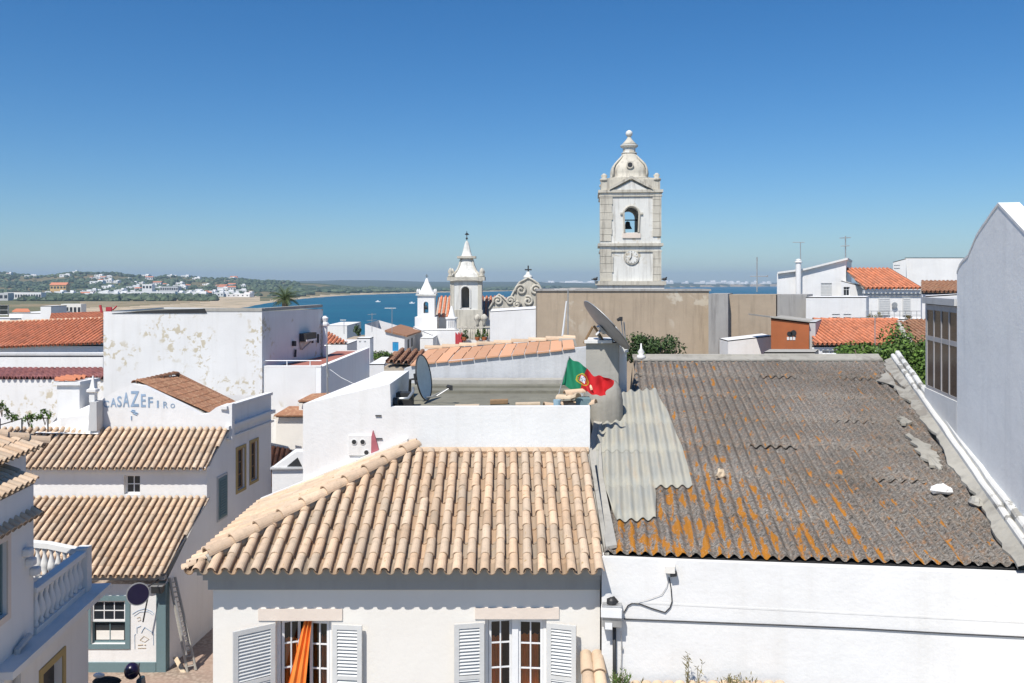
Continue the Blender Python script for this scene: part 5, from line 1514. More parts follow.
# parked scooter at the bottom edge
g0 = W(120, 683, 23.4); gy = 23.4; sx = g0.x
t = thing('motor_scooter', 'dark teal motor scooter with black seat parked below the low house window', 'scooter', (sx, gy, 0))
for wx_ in (-.62, .62):
    mb = MB(); 
    pts = [V(sx + wx_ + math.cos(a_ / 16 * 2 * math.pi) * .2, gy, .25 + math.sin(a_ / 16 * 2 * math.pi) * .2) for a_ in range(17)]
    mb.tube(pts, .055, 8); wh = mb.build('wheel', M['blacktyre'], t, smooth=True)
    mb = MB(); mb.tube([(sx + wx_, gy - .05, .25), (sx + wx_, gy + .05, .25)], .12, 12); mb.build('hub', M['aluminium'], wh)
mb = MB(); mb.prism([V(sx - .85, gy, .45), V(sx - .5, gy, .35), V(sx + .1, gy, .22), V(sx + .45, gy, .25), V(sx + .62, gy, .45), V(sx + .55, gy, .95), V(sx + .42, gy, .95), V(sx + .38, gy, .45), V(sx + .05, gy, .35), V(sx - .1, gy, .72), V(sx - .8, gy, .78)], (0, .3, 0)); mb.build('body', M['scooter'], t, bevel=.04)
mb = MB(); mb.ball((sx - .42, gy + .15, .84), .36, 12, 6, (1.1, .45, .35)); mb.build('saddle', M['blacktyre'], t, smooth=True)
mb = MB(); mb.ball((sx + .25, gy + .15, 1.12), .2, 12, 8, (1, 1, 1.1)); mb.build('helmet', M['navy'], t, smooth=True)
mb = MB(); mb.tube([(sx + .5, gy + .15, .9), (sx + .42, gy + .15, 1.12), (sx + .3, gy - .18, 1.16)], .02, 6); mb.tube([(sx + .42, gy + .15, 1.12), (sx + .3, gy + .5, 1.16)], .02, 6); mb.build('handlebar', M['darkmetal'], t)
mb = MB(); mb.ball((sx - .55, gy - .02, 1.08), .1, 10, 6, (1.6, .6, .7)); mb.build('mirror', M['whitepaint'], t, smooth=True)

# chimney, white hood and pinnacle on the upper roof
t = thing('chimney', 'square white chimney with orange half-round tile cap on a sloped white hood', 'chimney', W(78, 430, 30))
p = W(57, 428, 31.2); p2 = W(79.5, 428, 31.2); q = W(57, 385, 31.2)
mb = MB(); mb.box((p.x, 31.2, p.z), (p2.x - p.x, 0, 0), (.12, 1.1, 0), (0, 0, q.z - p.z)); mb.build('stack', M['white'], t)
mb = MB(); mb.box((p.x - .07, 31.1, q.z), (p2.x - p.x + .14, 0, 0), (.12, 1.25, 0), (0, 0, .13)); mb.build('cap_slab', M['white'], t)
mb = MB()
for k in range(3):
    cap_tiles(mb, V(p.x - .02, 31.2 + k * .35, q.z + .14), V(p2.x - .2, 31.2 + k * .35, q.z + .15), .12, .3, 6)
mb.build('cap_tiles', M['tileorange'], t)
mb = MB(); mb.prism([W(35, 433, 29.9), W(98, 434, 29.9), W(98, 412, 30.6), W(95, 402.5, 30.9), W(80, 409, 30.9), W(38, 430, 30.5)], (0, .5, 0)); mb.build('hood', M['white'], t)
t = thing('parapet_pinnacle', 'slim grey pointed pinnacle on a white block between chimney and painted gable', 'pinnacle', W(99, 430, 30))
p = W(88, 431, 29.9); q = W(95, 402, 29.9)
mb = MB(); mb.prism([p, p + V(.3, 0, 0), V(q.x + .05, 29.9, q.z), V(p.x + .06, 29.9, q.z)], (0, .45, 0)); mb.build('block', M['greyplaster'], t)
c = W(93, 402, 30.1)
mb = MB(); mb.lathe((c.x, c.y, c.z), [(.13, 0), (.13, .32), (.22, .36), (.22, .44), (.12, .48), (.02, .9)], 4, 2); mb.build('spike', M['white2'], t)
# terrace plants behind the left roof
for k, (a, b_, lab) in enumerate(((2, 408, 'leafy green vine at the left edge above the hipped tile roof'), (12, 417, 'low green plant on the rail just right of the edge vine'), (29, 418, 'green plant standing between the rail posts'), (45, 416, 'thin green climber nearest the chimney hood'))):
    c = W(a, b_, 29.5); shrub('climbing_plant', lab, c, (.26, .15, .30 if k != 1 else .18), 170, .09, M['leaf'], 40 + k, 'plant', sr=.012)
t = thing('railing', 'thin rusty railing on the terrace left of the chimney hood', 'railing', W(25, 425, 29.6))
mb = MB(); mb.tube([W(0, 425, 29.6), W(22, 418.5, 29.6), W(50, 418, 29.6)], .02, 5)
mb.build('rail', M['darkmetal'], t)
for a in (0, 22, 48): mb = MB(); mb.tube([W(a, 418.5, 29.6), W(a, 432, 29.6)], .025, 5); mb.build('post', M['darkmetal'], t)

# little houses between the peeling building and the terrace block
t = px_house('house', 'small white house end with a grey triangular vent below the white terrace block', 272, 303, 467, 27, 3, M['white'], zb=0)
mb = MB(); mb.prism([W(271, 469, 26.98), W(303, 469, 26.98), W(303, 452, 26.98), W(297, 451.5, 26.98)], (0, .3, 0)); mb.build('gable', M['white'], t)
mb = MB(); mb.prism([W(287, 466.3, 26.96), W(302, 466.3, 26.96), W(297.5, 457.5, 26.96)], (0, .02, 0)); mb.build('vent', M['darkmetal'], t)
mb = MB(); mb.box(W(270, 469.5, 26.9), W(304, 469, 26.9) - W(270, 469.5, 26.9), (0, .3, 0), (0, 0, .05)); mb.build('ledge', M['greyplaster'], t)
t = px_house('house', 'small house with a rust-orange patchy tile roof beside the ochre windows', 262, 290, 485, 34.5, 1, M['white'], zb=0)
roof_px('roof', M['tilerust'], t, W(250, 487, 34.3), W(287, 487, 34.3), W(293, 452, 35.5), W(248, 441, 35.5), .2, .34, 4, seed=41)
mb = MB(); mb.tube([W(250, 440, 35.5), W(287, 448, 35.5), W(293, 455, 35.4)], .08, 6); mb.build('ridge', M['greyplaster'], t)
t = px_house('house', 'cream wall topped by a small brown hipped roof next to the white terrace block', 276, 306, 416, 35.7, .35, M['cream'], zb=0)
mb = MB(); mb.prism([W(274, 416.5, 35.5), W(306, 416.5, 35.5), W(306, 407.5, 36.05), W(289, 407.5, 36.05)], (0, 0, .06)); mb.build('hipped_roof', M['tilebrown'], t)
t = px_house('house', 'sliver of a brown tiled roof higher up behind the white terrace block', 299, 330, 401.5, 35.8, .25, M['cream'], zb=0)
mb = MB(); mb.prism([W(298, 402, 35.6), W(330, 402, 35.6), W(330, 394, 36.05), W(312, 395, 36.05)], (0, 0, .06)); mb.build('slanted_roof', M['tilebrown'], t)

# ================================================================== LEFT BALCONY HOUSE
t = thing('house', 'shaded white corner house with tiled roofs and a balustraded balcony at the left edge', 'house', (-9.7, 17, 0))
dv = V(-math.sin(math.radians(4.6)), math.cos(math.radians(4.6)), 0)
o0 = V(-9.46, 17.4, 0)           # far corner of the upper storey
nb = dv.cross(Z3)                # outward, to the right
def bp(a, b_): return hit(a, b_, o0, nb)
def along(Y): return o0 + dv * ((Y - 17.4) / dv.y)
near, far = along(12.5), along(20.1)
zt_w = H - 7.0
Lw = (far - near).length
z_t = bp(0, 500).z + .12
hs = []
p, q, r_ = bp(-10, 625), bp(6.5, 614), bp(6.5, 540)
hu = ((bp(-12, 600) - near).dot(dv), q.z, (q - near).dot(dv), r_.z)
door = ((bp(42, 683) - near).dot(dv), 1.2, (bp(62, 683) - near).dot(dv), bp(60, 657).z)
mb = MB()
mb.wall(near, dv, Z3, Lw, zt_w - .12, [door], .25)
Lu = (o0 - near).length
mb.wall(near + Z3 * (zt_w - .12), dv, Z3, Lu, H - 3.98 - zt_w + .12, [(hu[0], hu[1] - zt_w + .12, hu[2], hu[3] - zt_w + .12)], .2)
bk = V(-6, 0, 0)
mb.poly([far, far + bk, far + bk + Z3 * (zt_w - .12), far + Z3 * (zt_w - .12)])
mb.poly([o0 + Z3 * (zt_w - .12), o0 + bk + Z3 * (zt_w - .12), o0 + bk + Z3 * (H - 3.98), o0 + Z3 * (H - 3.98)])
mb.build('wall', M['white'], t)
window_unit(t, near + dv * hu[0] + Z3 * hu[1], dv, hu[2] - hu[0], hu[3] - hu[1], .12, 'tealpaint', 'glass', 2, 3)
mb = MB(); surround(mb, near, dv, *hu, .12, .03); mb.build('window_surround', M['pinkstone'], t)
mb = MB(); surround(mb, near, dv, *door, .14, .03, 'ltr'); mb.build('door_surround', M['ochrepaint'], t)
mb = MB(); mb.box(near + dv * door[0] - nb * .2 + Z3 * door[1], dv * (door[2] - door[0]), Z3 * (door[3] - door[1]), nb * .04); mb.build('door', M['darkmetal'], t)
# balcony slab, floor and balustrade
mb = MB(); s0 = along(15.75); mb.box(s0 + Z3 * (zt_w - .12) - nb * .2, dv * (far - s0).length + dv * .35, nb * .58, (0, 0, .14)); mb.build('balcony_slab', M['white2'], t)
mb = MB(); mb.box(s0 + Z3 * (zt_w - .22) + nb * .002, dv * (far - s0).length + dv * .2, nb * .22, (0, 0, .098)); mb.build('slab_moulding', M['white2'], t)
mb = MB(); mb.box(o0 + bk + Z3 * (zt_w - .118), -bk - nb * .21, dv * ((far - o0).length), (0, 0, .1)); mb.build('balcony_floor', M['greyplaster'], t)
bprof = [(.05, 0), (.05, .05), (.035, .07), (.075, .2), (.065, .28), (.03, .42), (.03, .46), (.045, .5), (.05, .55)]
def balus(A, B, n):
    bb = thing('tmp', '', ''); return bb
zb0 = zt_w + .02
A, B = along(17.45) - nb * .05, along(19.95) - nb * .05
C = B - X3 * 1.9 + Y3 * .75
mb = MB(); mb.box(A + Z3 * zb0 - nb * .09, B - A, nb * .18, (0, 0, .12)); mb.build('balustrade_base', M['white2'], t)
mb = MB(); mb.box(A + Z3 * (zb0 + .82) - nb * .11, B - A + dv * .1, nb * .22, (0, 0, .12)); mb.build('hand_rail', M['white2'], t, bevel=.015)
rr = 10
for k in range(rr):
    p = A.lerp(B, (k + .6) / (rr + .6)) + Z3 * (zb0 + .12)
    mb = MB(); mb.lathe(p, [(r_ * 1.25, z * 1.27) for r_, z in bprof], 12); mb.build('baluster', M['white2'], t, smooth=True)
mb = MB(); mb.box(B + Z3 * zb0 - nb * .13 - dv * .12, dv * .26, nb * .26, (0, 0, 1.0)); mb.build('corner_post', M['white2'], t)
q = [B + Z3 * (zb0 + .82), B.lerp(C, .55) + Z3 * (zb0 + .82) + Y3 * .12, C + Z3 * (zb0 + .82), C - X3 * 1 + Z3 * (zb0 + .82)]
mb = MB()
for a, b_ in zip(q, q[1:]): mb.box(a - Y3 * .1, b_ - a, Y3 * .2, (0, 0, .12))
mb.build('far_hand_rail', M['white2'], t)
mb = MB()
for a, b_ in zip(q, q[1:]): mb.box(a - Y3 * .09 - Z3 * .82, b_ - a, Y3 * .18, (0, 0, .12))
mb.build('far_balustrade_base', M['white2'], t)
for k in range(9):
    p = (q[0].lerp(q[1], (k + .7) / 5) if k < 5 else q[1].lerp(q[2], (k - 4.3) / 4.5)) - Z3 * .70
    mb = MB(); mb.lathe(p, [(r_ * 1.25, z * 1.27) for r_, z in bprof], 12); mb.build('baluster', M['white2'], t, smooth=True)
# scrolled bracket where rail meets the wall
for (a, b_) in ((21.5, 558), (24.5, 568), (29, 577)):
    p = bp(a, b_); mb = MB(); mb.box(p - nb * .01, dv * .22, nb * .16, (0, 0, .16)); mb.build('wall_scroll', M['white2'], t, bevel=.04)
# downpipe at the left end of the slab
mb = MB(); p = bp(13, 683) + nb * .08; q = bp(13, 650) + nb * .08; r_ = bp(24, 638) + nb * .10
mb.tube([V(p.x, p.y, 0), p, q, r_ + Z3 * .05], .06, 8); mb.build('downpipe', M['greyplaster'], t)
# roofs: the tile canopy, the eave above it, and the hipped roof on top
zc = H - 4.62
a, b_ = along(12.5) + nb * .12, along(17.5) + nb * .12
roof_px('canopy', M['tile2'], t, V(a.x, a.y, zc), V(b_.x, b_.y, zc), V(b_.x - .3, b_.y, zc + .2), V(a.x - .3, a.y, zc + .2), .22, .38, 6, seed=51)
ze = H - 3.93
a, b_ = along(12.5) + nb * .08, along(17.4) + nb * .08
roof_px('middle_roof', M['tile'], t, V(a.x, a.y, ze), V(b_.x, b_.y, ze), V(b_.x - .75, b_.y, ze + .30), V(a.x - .75, a.y, ze + .30), .22, .38, 6, seed=52, deckmat=M['white'])
a, b_ = along(12.5) - nb * .3, along(18.7) - nb * .3
mb = MB(); a2 = along(12.5) - nb * .62; b2 = along(18.45) - nb * .62
mb.prism([V(a2.x, a2.y, zt_w), V(b2.x, b2.y, zt_w), V(b2.x - 5, b2.y, zt_w), V(a2.x - 5, a2.y, zt_w)], (0, 0, H - 3.47 - zt_w)); mb.build('upper_wall', M['white'], t)
ze = W(46, 445, 1).z; 
pr = along(19.0) - nb * .95
k_ = 18.7; ze = H - 162 / F * k_ - .02
eN, eF = V(a.x, a.y, ze), V(b_.x, b_.y, ze)
roof_px('upper_roof', M['tile'], t, eN, eF, eF + V(-2.6, -2.6, 1.05), eN + V(-2.6, 0, 1.05), .22, .38, 6, seed=53, deckmat=M['white'])
mb = MB(); cap_tiles(mb, eF + V(0, 0, .05), eF + V(-2.6, -2.6, 1.13), .12, .42, 8); mb.build('hip_tiles', M['tile'], t)

# ================================================================== MAIN HOUSE
t = thing('house', 'cream house in front with a sandy hipped tile roof and two louvred windows', 'house', (-1.7, 14, 0))
YM = 14.0
mx0, mx1 = W(213, 0, YM).x, 1.40
ze = H - 4.49; th = math.atan(.395); ct, st_ = math.cos(th), math.sin(th)
def mh(a, b_, c, d_):
    p, q = W(a, d_, YM), W(c, b_, YM)
    return (p.x - mx0, max(p.z, H - 6.95), q.x - mx0, q.z)
holesM = [mh(275.5, 620.5, 331.5, 707), mh(485, 619, 546.5, 707)]
mb = MB(); mb.wall((mx0, YM, 0), X3, Z3, mx1 - mx0, H - 4.50, holesM, .22)
mb.poly([(mx0, YM, 0), (mx0, YM, H - 4.5), (mx0, 17.65, H - 4.5), (mx0, 17.65, 0)])
mb.poly([(mx0, 17.66, 0), (mx1, 17.66, 0), (mx1, 17.66, H - 3.4), (-2.2, 17.66, H - 3.4), (mx0, 17.66, H - 4.5)])
mb.build('wall', M['cream'], t)
# moulded grey eave cornice; its grey also carries the eave shadow
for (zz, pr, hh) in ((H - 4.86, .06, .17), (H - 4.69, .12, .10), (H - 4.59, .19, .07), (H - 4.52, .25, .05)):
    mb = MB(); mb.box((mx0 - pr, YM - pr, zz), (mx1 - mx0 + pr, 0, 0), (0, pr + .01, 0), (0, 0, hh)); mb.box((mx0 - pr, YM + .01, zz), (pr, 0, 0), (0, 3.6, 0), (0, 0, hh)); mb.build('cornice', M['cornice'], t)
# roof
ex0, exr = -5.08, 1.46
s = V(0, ct, st_); O1 = V(ex0, 13.56, ze); vr = 3.2 / ct
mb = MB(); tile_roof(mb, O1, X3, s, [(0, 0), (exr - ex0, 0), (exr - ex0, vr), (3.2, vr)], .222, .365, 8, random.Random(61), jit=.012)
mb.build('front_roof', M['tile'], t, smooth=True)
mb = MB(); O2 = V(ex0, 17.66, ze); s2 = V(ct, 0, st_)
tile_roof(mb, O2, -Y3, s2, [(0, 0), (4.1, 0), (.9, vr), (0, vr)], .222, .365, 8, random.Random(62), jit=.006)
mb.build('side_roof', M['tile'], t, smooth=True)
mb = MB(); dn = V(0, 0, -.005)
rz = ze + 3.2 * .395
dn = V(0, 0, -.02); k3 = .34
mb.poly([V(ex0 + k3, 13.56 + k3, ze + .395 * k3) + dn, V(exr, 13.56 + k3, ze + .395 * k3) + dn, V(exr, 16.76, rz) + dn, V(-1.88, 16.76, rz) + dn]); mb.poly([V(ex0 + k3, 13.56 + k3, ze + .395 * k3) + dn, V(-1.88, 16.76, rz) + dn, V(-1.88, 17.66, rz) + dn, V(ex0 + k3, 17.66, ze + .395 * k3) + dn])
mb.poly([V(mx0, 13.95, ze + .05), V(mx0, 17.66, ze + .05), V(exr, 17.66, ze + .05), V(exr, 13.95, ze + .05)]); mb.poly([V(-1.88, 16.76, rz) + dn, V(exr, 16.76, rz) + dn, V(exr, 17.66, rz - .2) + dn, V(-1.88, 17.66, rz - .2) + dn])
mb.build('roof_deck', M['cement'], t)
mb = MB(); hp0, hp1 = V(ex0 + .28, 13.56 + .28, ze + .28 * .395 + .08), V(-1.86, 16.80, rz + .10)
cap_tiles(mb, hp0, hp1, .115, .45, 10, random.Random(64)); mb.build('hip_tiles', M['tile'], t, smooth=True)
mb = MB(); mb.tube([hp0 - Z3 * .05, hp1 - Z3 * .05], .085, 8); mb.build('hip_mortar', M['cement'], t)
mb = MB(); mb.tube([V(-1.89, 16.78, rz + .03), V(exr, 16.78, rz + .03)], .07, 8); mb.build('ridge_mortar', M['tile2'], t)
# white flashing wall at the back of the left slope
mb = MB(); mb.prism([V(ex0 + .02, 17.67, ze - .1), V(-2.1, 17.67, ze + 3.0 * .395), V(-2.1, 17.67, ze + 3.0 * .395 + .17), V(ex0 + .02, 17.67, ze + .16)], (0, .1, 0)); mb.build('back_kerb', M['white2'], t)
# right verge kerb
mb = MB(); mb.prism([V(exr + .005, 13.9, ze - .14), V(exr + .005, 16.9, rz - .1), V(exr + .005, 16.9, rz + .06), V(exr + .005, 13.9, ze + .21)], (.07, 0, 0)); mb.build('verge_kerb', M['oldcement'], t)
# lintels
for (a, b_, c, d_) in ((258.5, 608.5, 342.5, 620.3), (475, 607.5, 559, 618.8)):
    p, q = W(a, d_, YM), W(c, b_, YM); mb = MB(); mb.box((p.x, YM - .02, p.z), (q.x - p.x, 0, 0), (0, .05, 0), (0, 0, q.z - p.z)); mb.build('lintel', M['pinkstone'], t)
# rooms behind, windows
def casement(x0, x1, z0, z1, Y, ang, hinge):
    """one casement leaf; ang swings it inwards about its hinge side"""
    Wd = x1 - x0
    hx = x0 if hinge < 0 else x1
    dx = V(math.cos(ang), math.sin(ang), 0) * (1 if hinge < 0 else -1)
    if hinge > 0: dx = V(-math.cos(ang), math.sin(ang), 0)
    o = V(hx, Y, z0); nn_ = dx.cross(Z3); 
    if nn_.y > 0: nn_ = -nn_
    mb = MB(); f = .042; th_ = nn_ * .045; Ht = z1 - z0
    mb.box(o, dx * f, Z3 * Ht, th_); mb.box(o + dx * (Wd - f), dx * f, Z3 * Ht, th_); mb.box(o + dx * f, dx * (Wd - 2 * f), Z3 * f, th_); mb.box(o + dx * f + Z3 * (Ht - f), dx * (Wd - 2 * f), Z3 * f, th_)
    mb.box(o + dx * (Wd / 2 - .011), dx * .022, Z3 * Ht, th_ * .8)
    for k in (1, 2): mb.box(o + dx * f + Z3 * (Ht * k / 3), dx * (Wd - 2 * f), Z3 * .022, th_ * .7)
    c = mb.build('casement', M['whitepaint'], t)
    mb = MB(); mb.box(o + dx * .03 + nn_ * .012 + Z3 * .03, dx * (Wd - .06), Z3 * (Ht - .06), nn_ * .006); mb.build('pane', M['clearglass'], c)
def cloth(x0, x1, z0, z1, Y, mat, amp=.04, waves=5, name='curtain', x0b=None, x1b=None, yb=None):
    x0b = x0 if x0b is None else x0b; x1b = x1 if x1b is None else x1b; yb = Y if yb is None else yb
    mb = MB(); n = 40; m_ = 10
    for side_ in (0, 1):
        base = len(mb.v)
        for j in range(m_ + 1):
            fz_ = j / m_
            for i in range(n + 1):
                f_ = i / n; x = (x0b + (x1b - x0b) * f_) * (1 - fz_) + (x0 + (x1 - x0) * f_) * fz_
                yy = yb * (1 - fz_) + Y * fz_
                mb.v.append(V(x, yy + amp * math.sin(f_ * waves * 2 * math.pi + fz_) + side_ * .008, z0 + (z1 - z0) * fz_))
        for j in range(m_):
            for i in range(n):
                a = base + j * (n + 1) + i; mb.f.append((a, a + 1, a + n + 2, a + n + 1)); mb.c.append((1, 1, 1))
    return mb.build(name, mat, t, smooth=True)
for k, h in enumerate(holesM):
    x0, x1, z0, z1 = mx0 + h[0], mx0 + h[2], h[1], h[3]
    mb = MB()
    y0, y1 = YM + .225, YM + 2.2; e = .35
    P = [V(x0 - e, y0, z0 - .3), V(x1 + e, y0, z0 - .3), V(x1 + e, y1, z0 - .3), V(x0 - e, y1, z0 - .3)]; Q = [p + Z3 * (z1 - z0 + .5) for p in P]
    for a, b_ in ((1, 2), (2, 3), (3, 0)): mb.poly([P[a], P[b_], Q[b_], Q[a]])
    mb.poly(P); mb.poly(Q)
    mb.poly([P[0], V(x0, y0, z0 - .3), V(x0, y0, z1 + .2), Q[0]]); mb.poly([V(x1, y0, z0 - .3), P[1], Q[1], V(x1, y0, z1 + .2)])
    mb.build('room', M['room'], t)
    # outer frame
    mb = MB(); f = .05
    mb.box((x0, YM + .10, z0), (f, 0, 0), (0, .1, 0), (0, 0, z1 - z0)); mb.box((x1 - f, YM + .10, z0), (f, 0, 0), (0, .1, 0), (0, 0, z1 - z0)); mb.box((x0 + f, YM + .10, z1 - f), (x1 - x0 - 2 * f, 0, 0), (0, .1, 0), (0, 0, f))
    mb.build('window_frame', M['whitepaint'], t)
    xm_ = (x0 + x1) / 2
    if k == 0:
        casement(x0 + f, xm_ - .10, z0 + .15, z1 - f, YM + .18, .35, -1); casement(xm_ + .07, x1 - f, z0 + .15, z1 - f, YM + .15, .12, 1)
        cloth(x0 + .05, xm_ - .05, z0, z1 - .38, YM + .27, M['curtain'], .03, 4); cloth(xm_ + .22, x1 - .06, z0, z1 - .36, YM + .30, M['curtain2'], .04, 3)
        a, b_ = W(303, 622, YM), W(311, 622, YM); c, d_ = W(289, 684, YM), W(308, 684, YM)
        cloth(a.x, b_.x, z0 + .1, z1 - .01, YM + .08, M['curtain'], .03, 2.6, 'blown_curtain', W(285, 700, YM).x, W(306, 700, YM).x, YM - .14)
    else:
        casement(x0 + f, xm_ - .06, z0 + .15, z1 - f, YM + .17, .15, -1); casement(xm_ + .04, x1 - f, z0 + .15, z1 - f, YM + .15, .08, 1)
        mb = MB(); mb.box((xm_ - .06, YM + .11, z0), (.10, 0, 0), (0, .05, 0), (0, 0, z1 - z0 - f)); mb.build('mullion', M['whitepaint'], t)
        cloth(x0 + .05, xm_ - .22, z0, z1 - .38, YM + .265, M['curtain'], .03, 3); cloth(xm_ + .05, x1 - .1, z0, z1 - .34, YM + .265, M['curtain'], .03, 4)
def shutter(hx, Wd, z0, z1, ang, dirx, lab=None):
    """louvred leaf hinged at hx; ang opens it off the wall"""
    dx = V(dirx * math.cos(ang), -math.sin(ang), 0); o = V(hx, YM - .03, z0); nn_ = dx.cross(Z3)
    if nn_.y > 0: nn_ = -nn_
    Ht = z1 - z0; f = .075; th_ = nn_ * .04
    mb = MB()
    mb.box(o, dx * f, Z3 * Ht, th_); mb.box(o + dx * (Wd - f), dx * f, Z3 * Ht, th_); mb.box(o + dx * f, dx * (Wd - 2 * f), Z3 * f, th_); mb.box(o + dx * f + Z3 * (Ht - f), dx * (Wd - 2 * f), Z3 * f, th_); mb.box(o + dx * f + Z3 * (Ht * .42), dx * (Wd - 2 * f), Z3 * .06, th_)
    s_ = mb.build('shutter', M['shutter'], t)
    mb = MB(); n = int((Ht - 2 * f) / .052)
    for k in range(n):
        z = z0 + f + (k + .2) * (Ht - 2 * f) / n
        p = V(o.x, o.y, z) + dx * f
        mb.prism([p + nn_ * .038, p + nn_ * .034 + Z3 * .008, p + nn_ * .004 + Z3 * .038, p + nn_ * .008 + Z3 * .030], dx * (Wd - 2 * f))
    sl = mb.build('louvres', M['shutter'], s_)
    mb = MB(); p = o + dx * (Wd - .05) + nn_ * .045 + Z3 * (Ht * .30); mb.tube([p, p + Z3 * .09], .012, 6); mb.tube([p + Z3 * .05, p + Z3 * .05 + dx * -.07], .01, 6); mb.build('latch', M['darkmetal'], s_)
zS = lambda y: W(0, y, YM).z
shutter(W(275, 0, YM).x, .66, H - 6.9, zS(621.5), math.radians(34), -1)
shutter(W(333.5, 0, YM).x, .475, H - 6.9, zS(623), math.radians(6), 1)
shutter(W(484, 0, YM).x, .475, H - 6.9, zS(621), math.radians(10), -1)
shutter(W(547, 0, YM).x, .475, H - 6.9, zS(621.5), math.radians(16), 1)
for k, h in enumerate(holesM):
    mb = MB(); mb.box((mx0 + h[0] - .1, YM - .06, h[1] - .1), (h[2] - h[0] + .2, 0, 0), (0, .2, 0), (0, 0, .095)); mb.build('sill', M['pinkstone'], t)

# ================================================================== WHITE TERRACE BLOCK BEHIND IT
YB_ = 17.78
t = thing('terrace_block', 'plain white building with a sunken roof terrace behind the front tile roof', 'building', (-1.3, YB_, 0))
B = lambda a, b_, Y=YB_: W(a, b_, Y)
mb = MB()
f = [B(303, 404), B(390, 384), B(390.8, 407), B(590, 406.3)]
xl, xr_ = f[0].x, f[3].x
mb.poly([V(xl, YB_, 0), V(xr_, YB_, 0), f[3], f[2], f[1], f[0]])
bl, br = B(384.5, 371, 20.5), B(409, 370.6, 20.5)
mb.poly([f[0], f[1], br, bl])
fl = H - 2.62
mb.poly([f[1], V(f[1].x, YB_, fl - .1), V(br.x, 20.5, fl - .1), br])
mb.poly([V(xl, YB_, 0), f[0], bl, V(bl.x, 20.5, 0)])
mb.poly([bl, br, V(br.x, 20.5, 0), V(bl.x, 20.5, 0)])
mb.poly([V(xr_, YB_, 0), V(xr_, 23.0, 0), V(xr_, 23.0, f[3].z), f[3]])
mb.poly([f[2], f[3], f[3] + Y3 * .16, f[2] + Y3 * .16]); mb.poly([f[2] + Y3 * .16, f[3] + Y3 * .16, V(xr_, YB_ + .16, fl - .1), V(f[2].x, YB_ + .16, fl - .1)])
mb.build('wall', M['white'], t)
mb = MB(); mb.box((xl + .2, YB_ + .02, fl - .09), (xr_ - xl - .25, 0, 0), (0, 5.3, 0), (0, 0, .09)); mb.build('terrace_floor', M['roofmem'], t)
# right kerb of the terrace
for k, (y_, w_, z_) in enumerate(((20.9, .5, .06), (21.6, .4, .10), (22.3, .5, .16))):
    mb = MB(); mb.box((-2.2, y_, fl + .002), (3.9, 0, 0), (0, w_, 0), (0, 0, z_)); mb.build('floor_step', M['roofmem'] if k != 2 else M['cement'], t)
# two round vents, square vent, mortar chute
for a, b_ in ((354.5, 441.5), (363, 441.5), (366.8, 452)):
    c = B(a, b_); mb = MB(); mb.tube([c - Y3 * .03, c - Y3 * .05], .058, 14); v_ = mb.build('vent', M['white2'], t)
    mb = MB(); mb.tube([c - Y3 * .03, c - Y3 * .054], .046, 14); mb.build('vent_hole', M['darkmetal'], v_)
mb = MB(); p = B(349, 455); mb.box(p - Y3 * .035, (.50, 0, 0), (0, .04, 0), (0, 0, .40)); mb.build('vent_panel', M['white2'], t)
for a, b_ in ((375.5, 416), (376.5, 439)):
    c = B(a, b_); mb = MB(); mb.box(c - Y3 * .03, (.12, 0, 0), (0, .03, 0), (0, 0, .02)); mb.build('slot_vent', M['darkmetal'], t)
mb = MB(); mb.prism([B(371.5, 453), B(379, 449.5), B(375.5, 436), B(373.3, 430), B(371.8, 436)], (0, -.06, 0))
tag(mb.build('folded_parasol', plain('dusty_red_canvas', (.42, .13, .15), .9), loc=B(375, 453)), 'narrow dusty red folded canvas standing against the white wall', 'parasol')
mb = MB(); a, b_ = B(330, 468), B(341, 463); mb.prism([a, b_, b_ + Z3 * .07, a + V(.1, 0, .03)], (0, -.1, 0))
# grey rough wall at the back of the terrace
YQ = 23.0
t = thing('wall', 'pale grey rough streaked wall along the back of the roof terrace', 'wall', (0, YQ, 0))
mb = MB(); mb.prism([V(B(404, 0, YQ).x, YQ, 0), V(B(587.5, 0, YQ).x, YQ, 0), B(587.5, 347, YQ), B(420, 363.5, YQ), B(404, 369, YQ)], (0, .3, 0)); mb.build('face', M['palegrey'], t)
mb = MB(); rk = random.Random(71); qa, qb, qc, qd = B(410, 367, YQ - .06), B(575, 350, YQ - .06), B(573, 340.5, 25.4), B(428, 351, 25.4)
for k in range(13):
    f0, f1 = k / 13 + .003, (k + 1) / 13 - .003; tt = rk.uniform(.85, 1.15); dz_ = Z3 * rk.uniform(0, .03)
    for g0_, g1_ in ((0, .52), (.50, 1)):
        P_ = [qa.lerp(qb, f0).lerp(qd.lerp(qc, f0), g0_), qa.lerp(qb, f1).lerp(qd.lerp(qc, f1), g0_), qa.lerp(qb, f1).lerp(qd.lerp(qc, f1), g1_), qa.lerp(qb, f0).lerp(qd.lerp(qc, f0), g1_)]
        mb.prism([p + dz_ + (Z3 * .03 if g0_ == 0 and i in (2, 3) else Z3 * 0) for i, p in enumerate(P_)], (0, 0, .035), (tt, tt, tt))
mb.build('coping_tiles', tinted('pale_orange_tiles', (.62, .33, .19), dirt=(.55, .38, .26), dirt_amt=.6, spotcol=(.5, .4, .3), spot_lo=.62), t)
mb = MB(); cap_tiles(mb, B(425, 349.6, 25.4), B(572, 338.6, 25.4), .09, .5, 6); mb.build('ridge', M['tile2'], t)
t = thing('old_roof', 'low brown tiled roof edge just left of the grey wall top', 'roof', B(400, 355, 30))
roof_px('slope', M['tilebrown'], t, B(384, 362.5, 30), B(432, 366, 30), B(437, 350.5, 33), B(402, 353, 33), .25, .4, 4, seed=72)
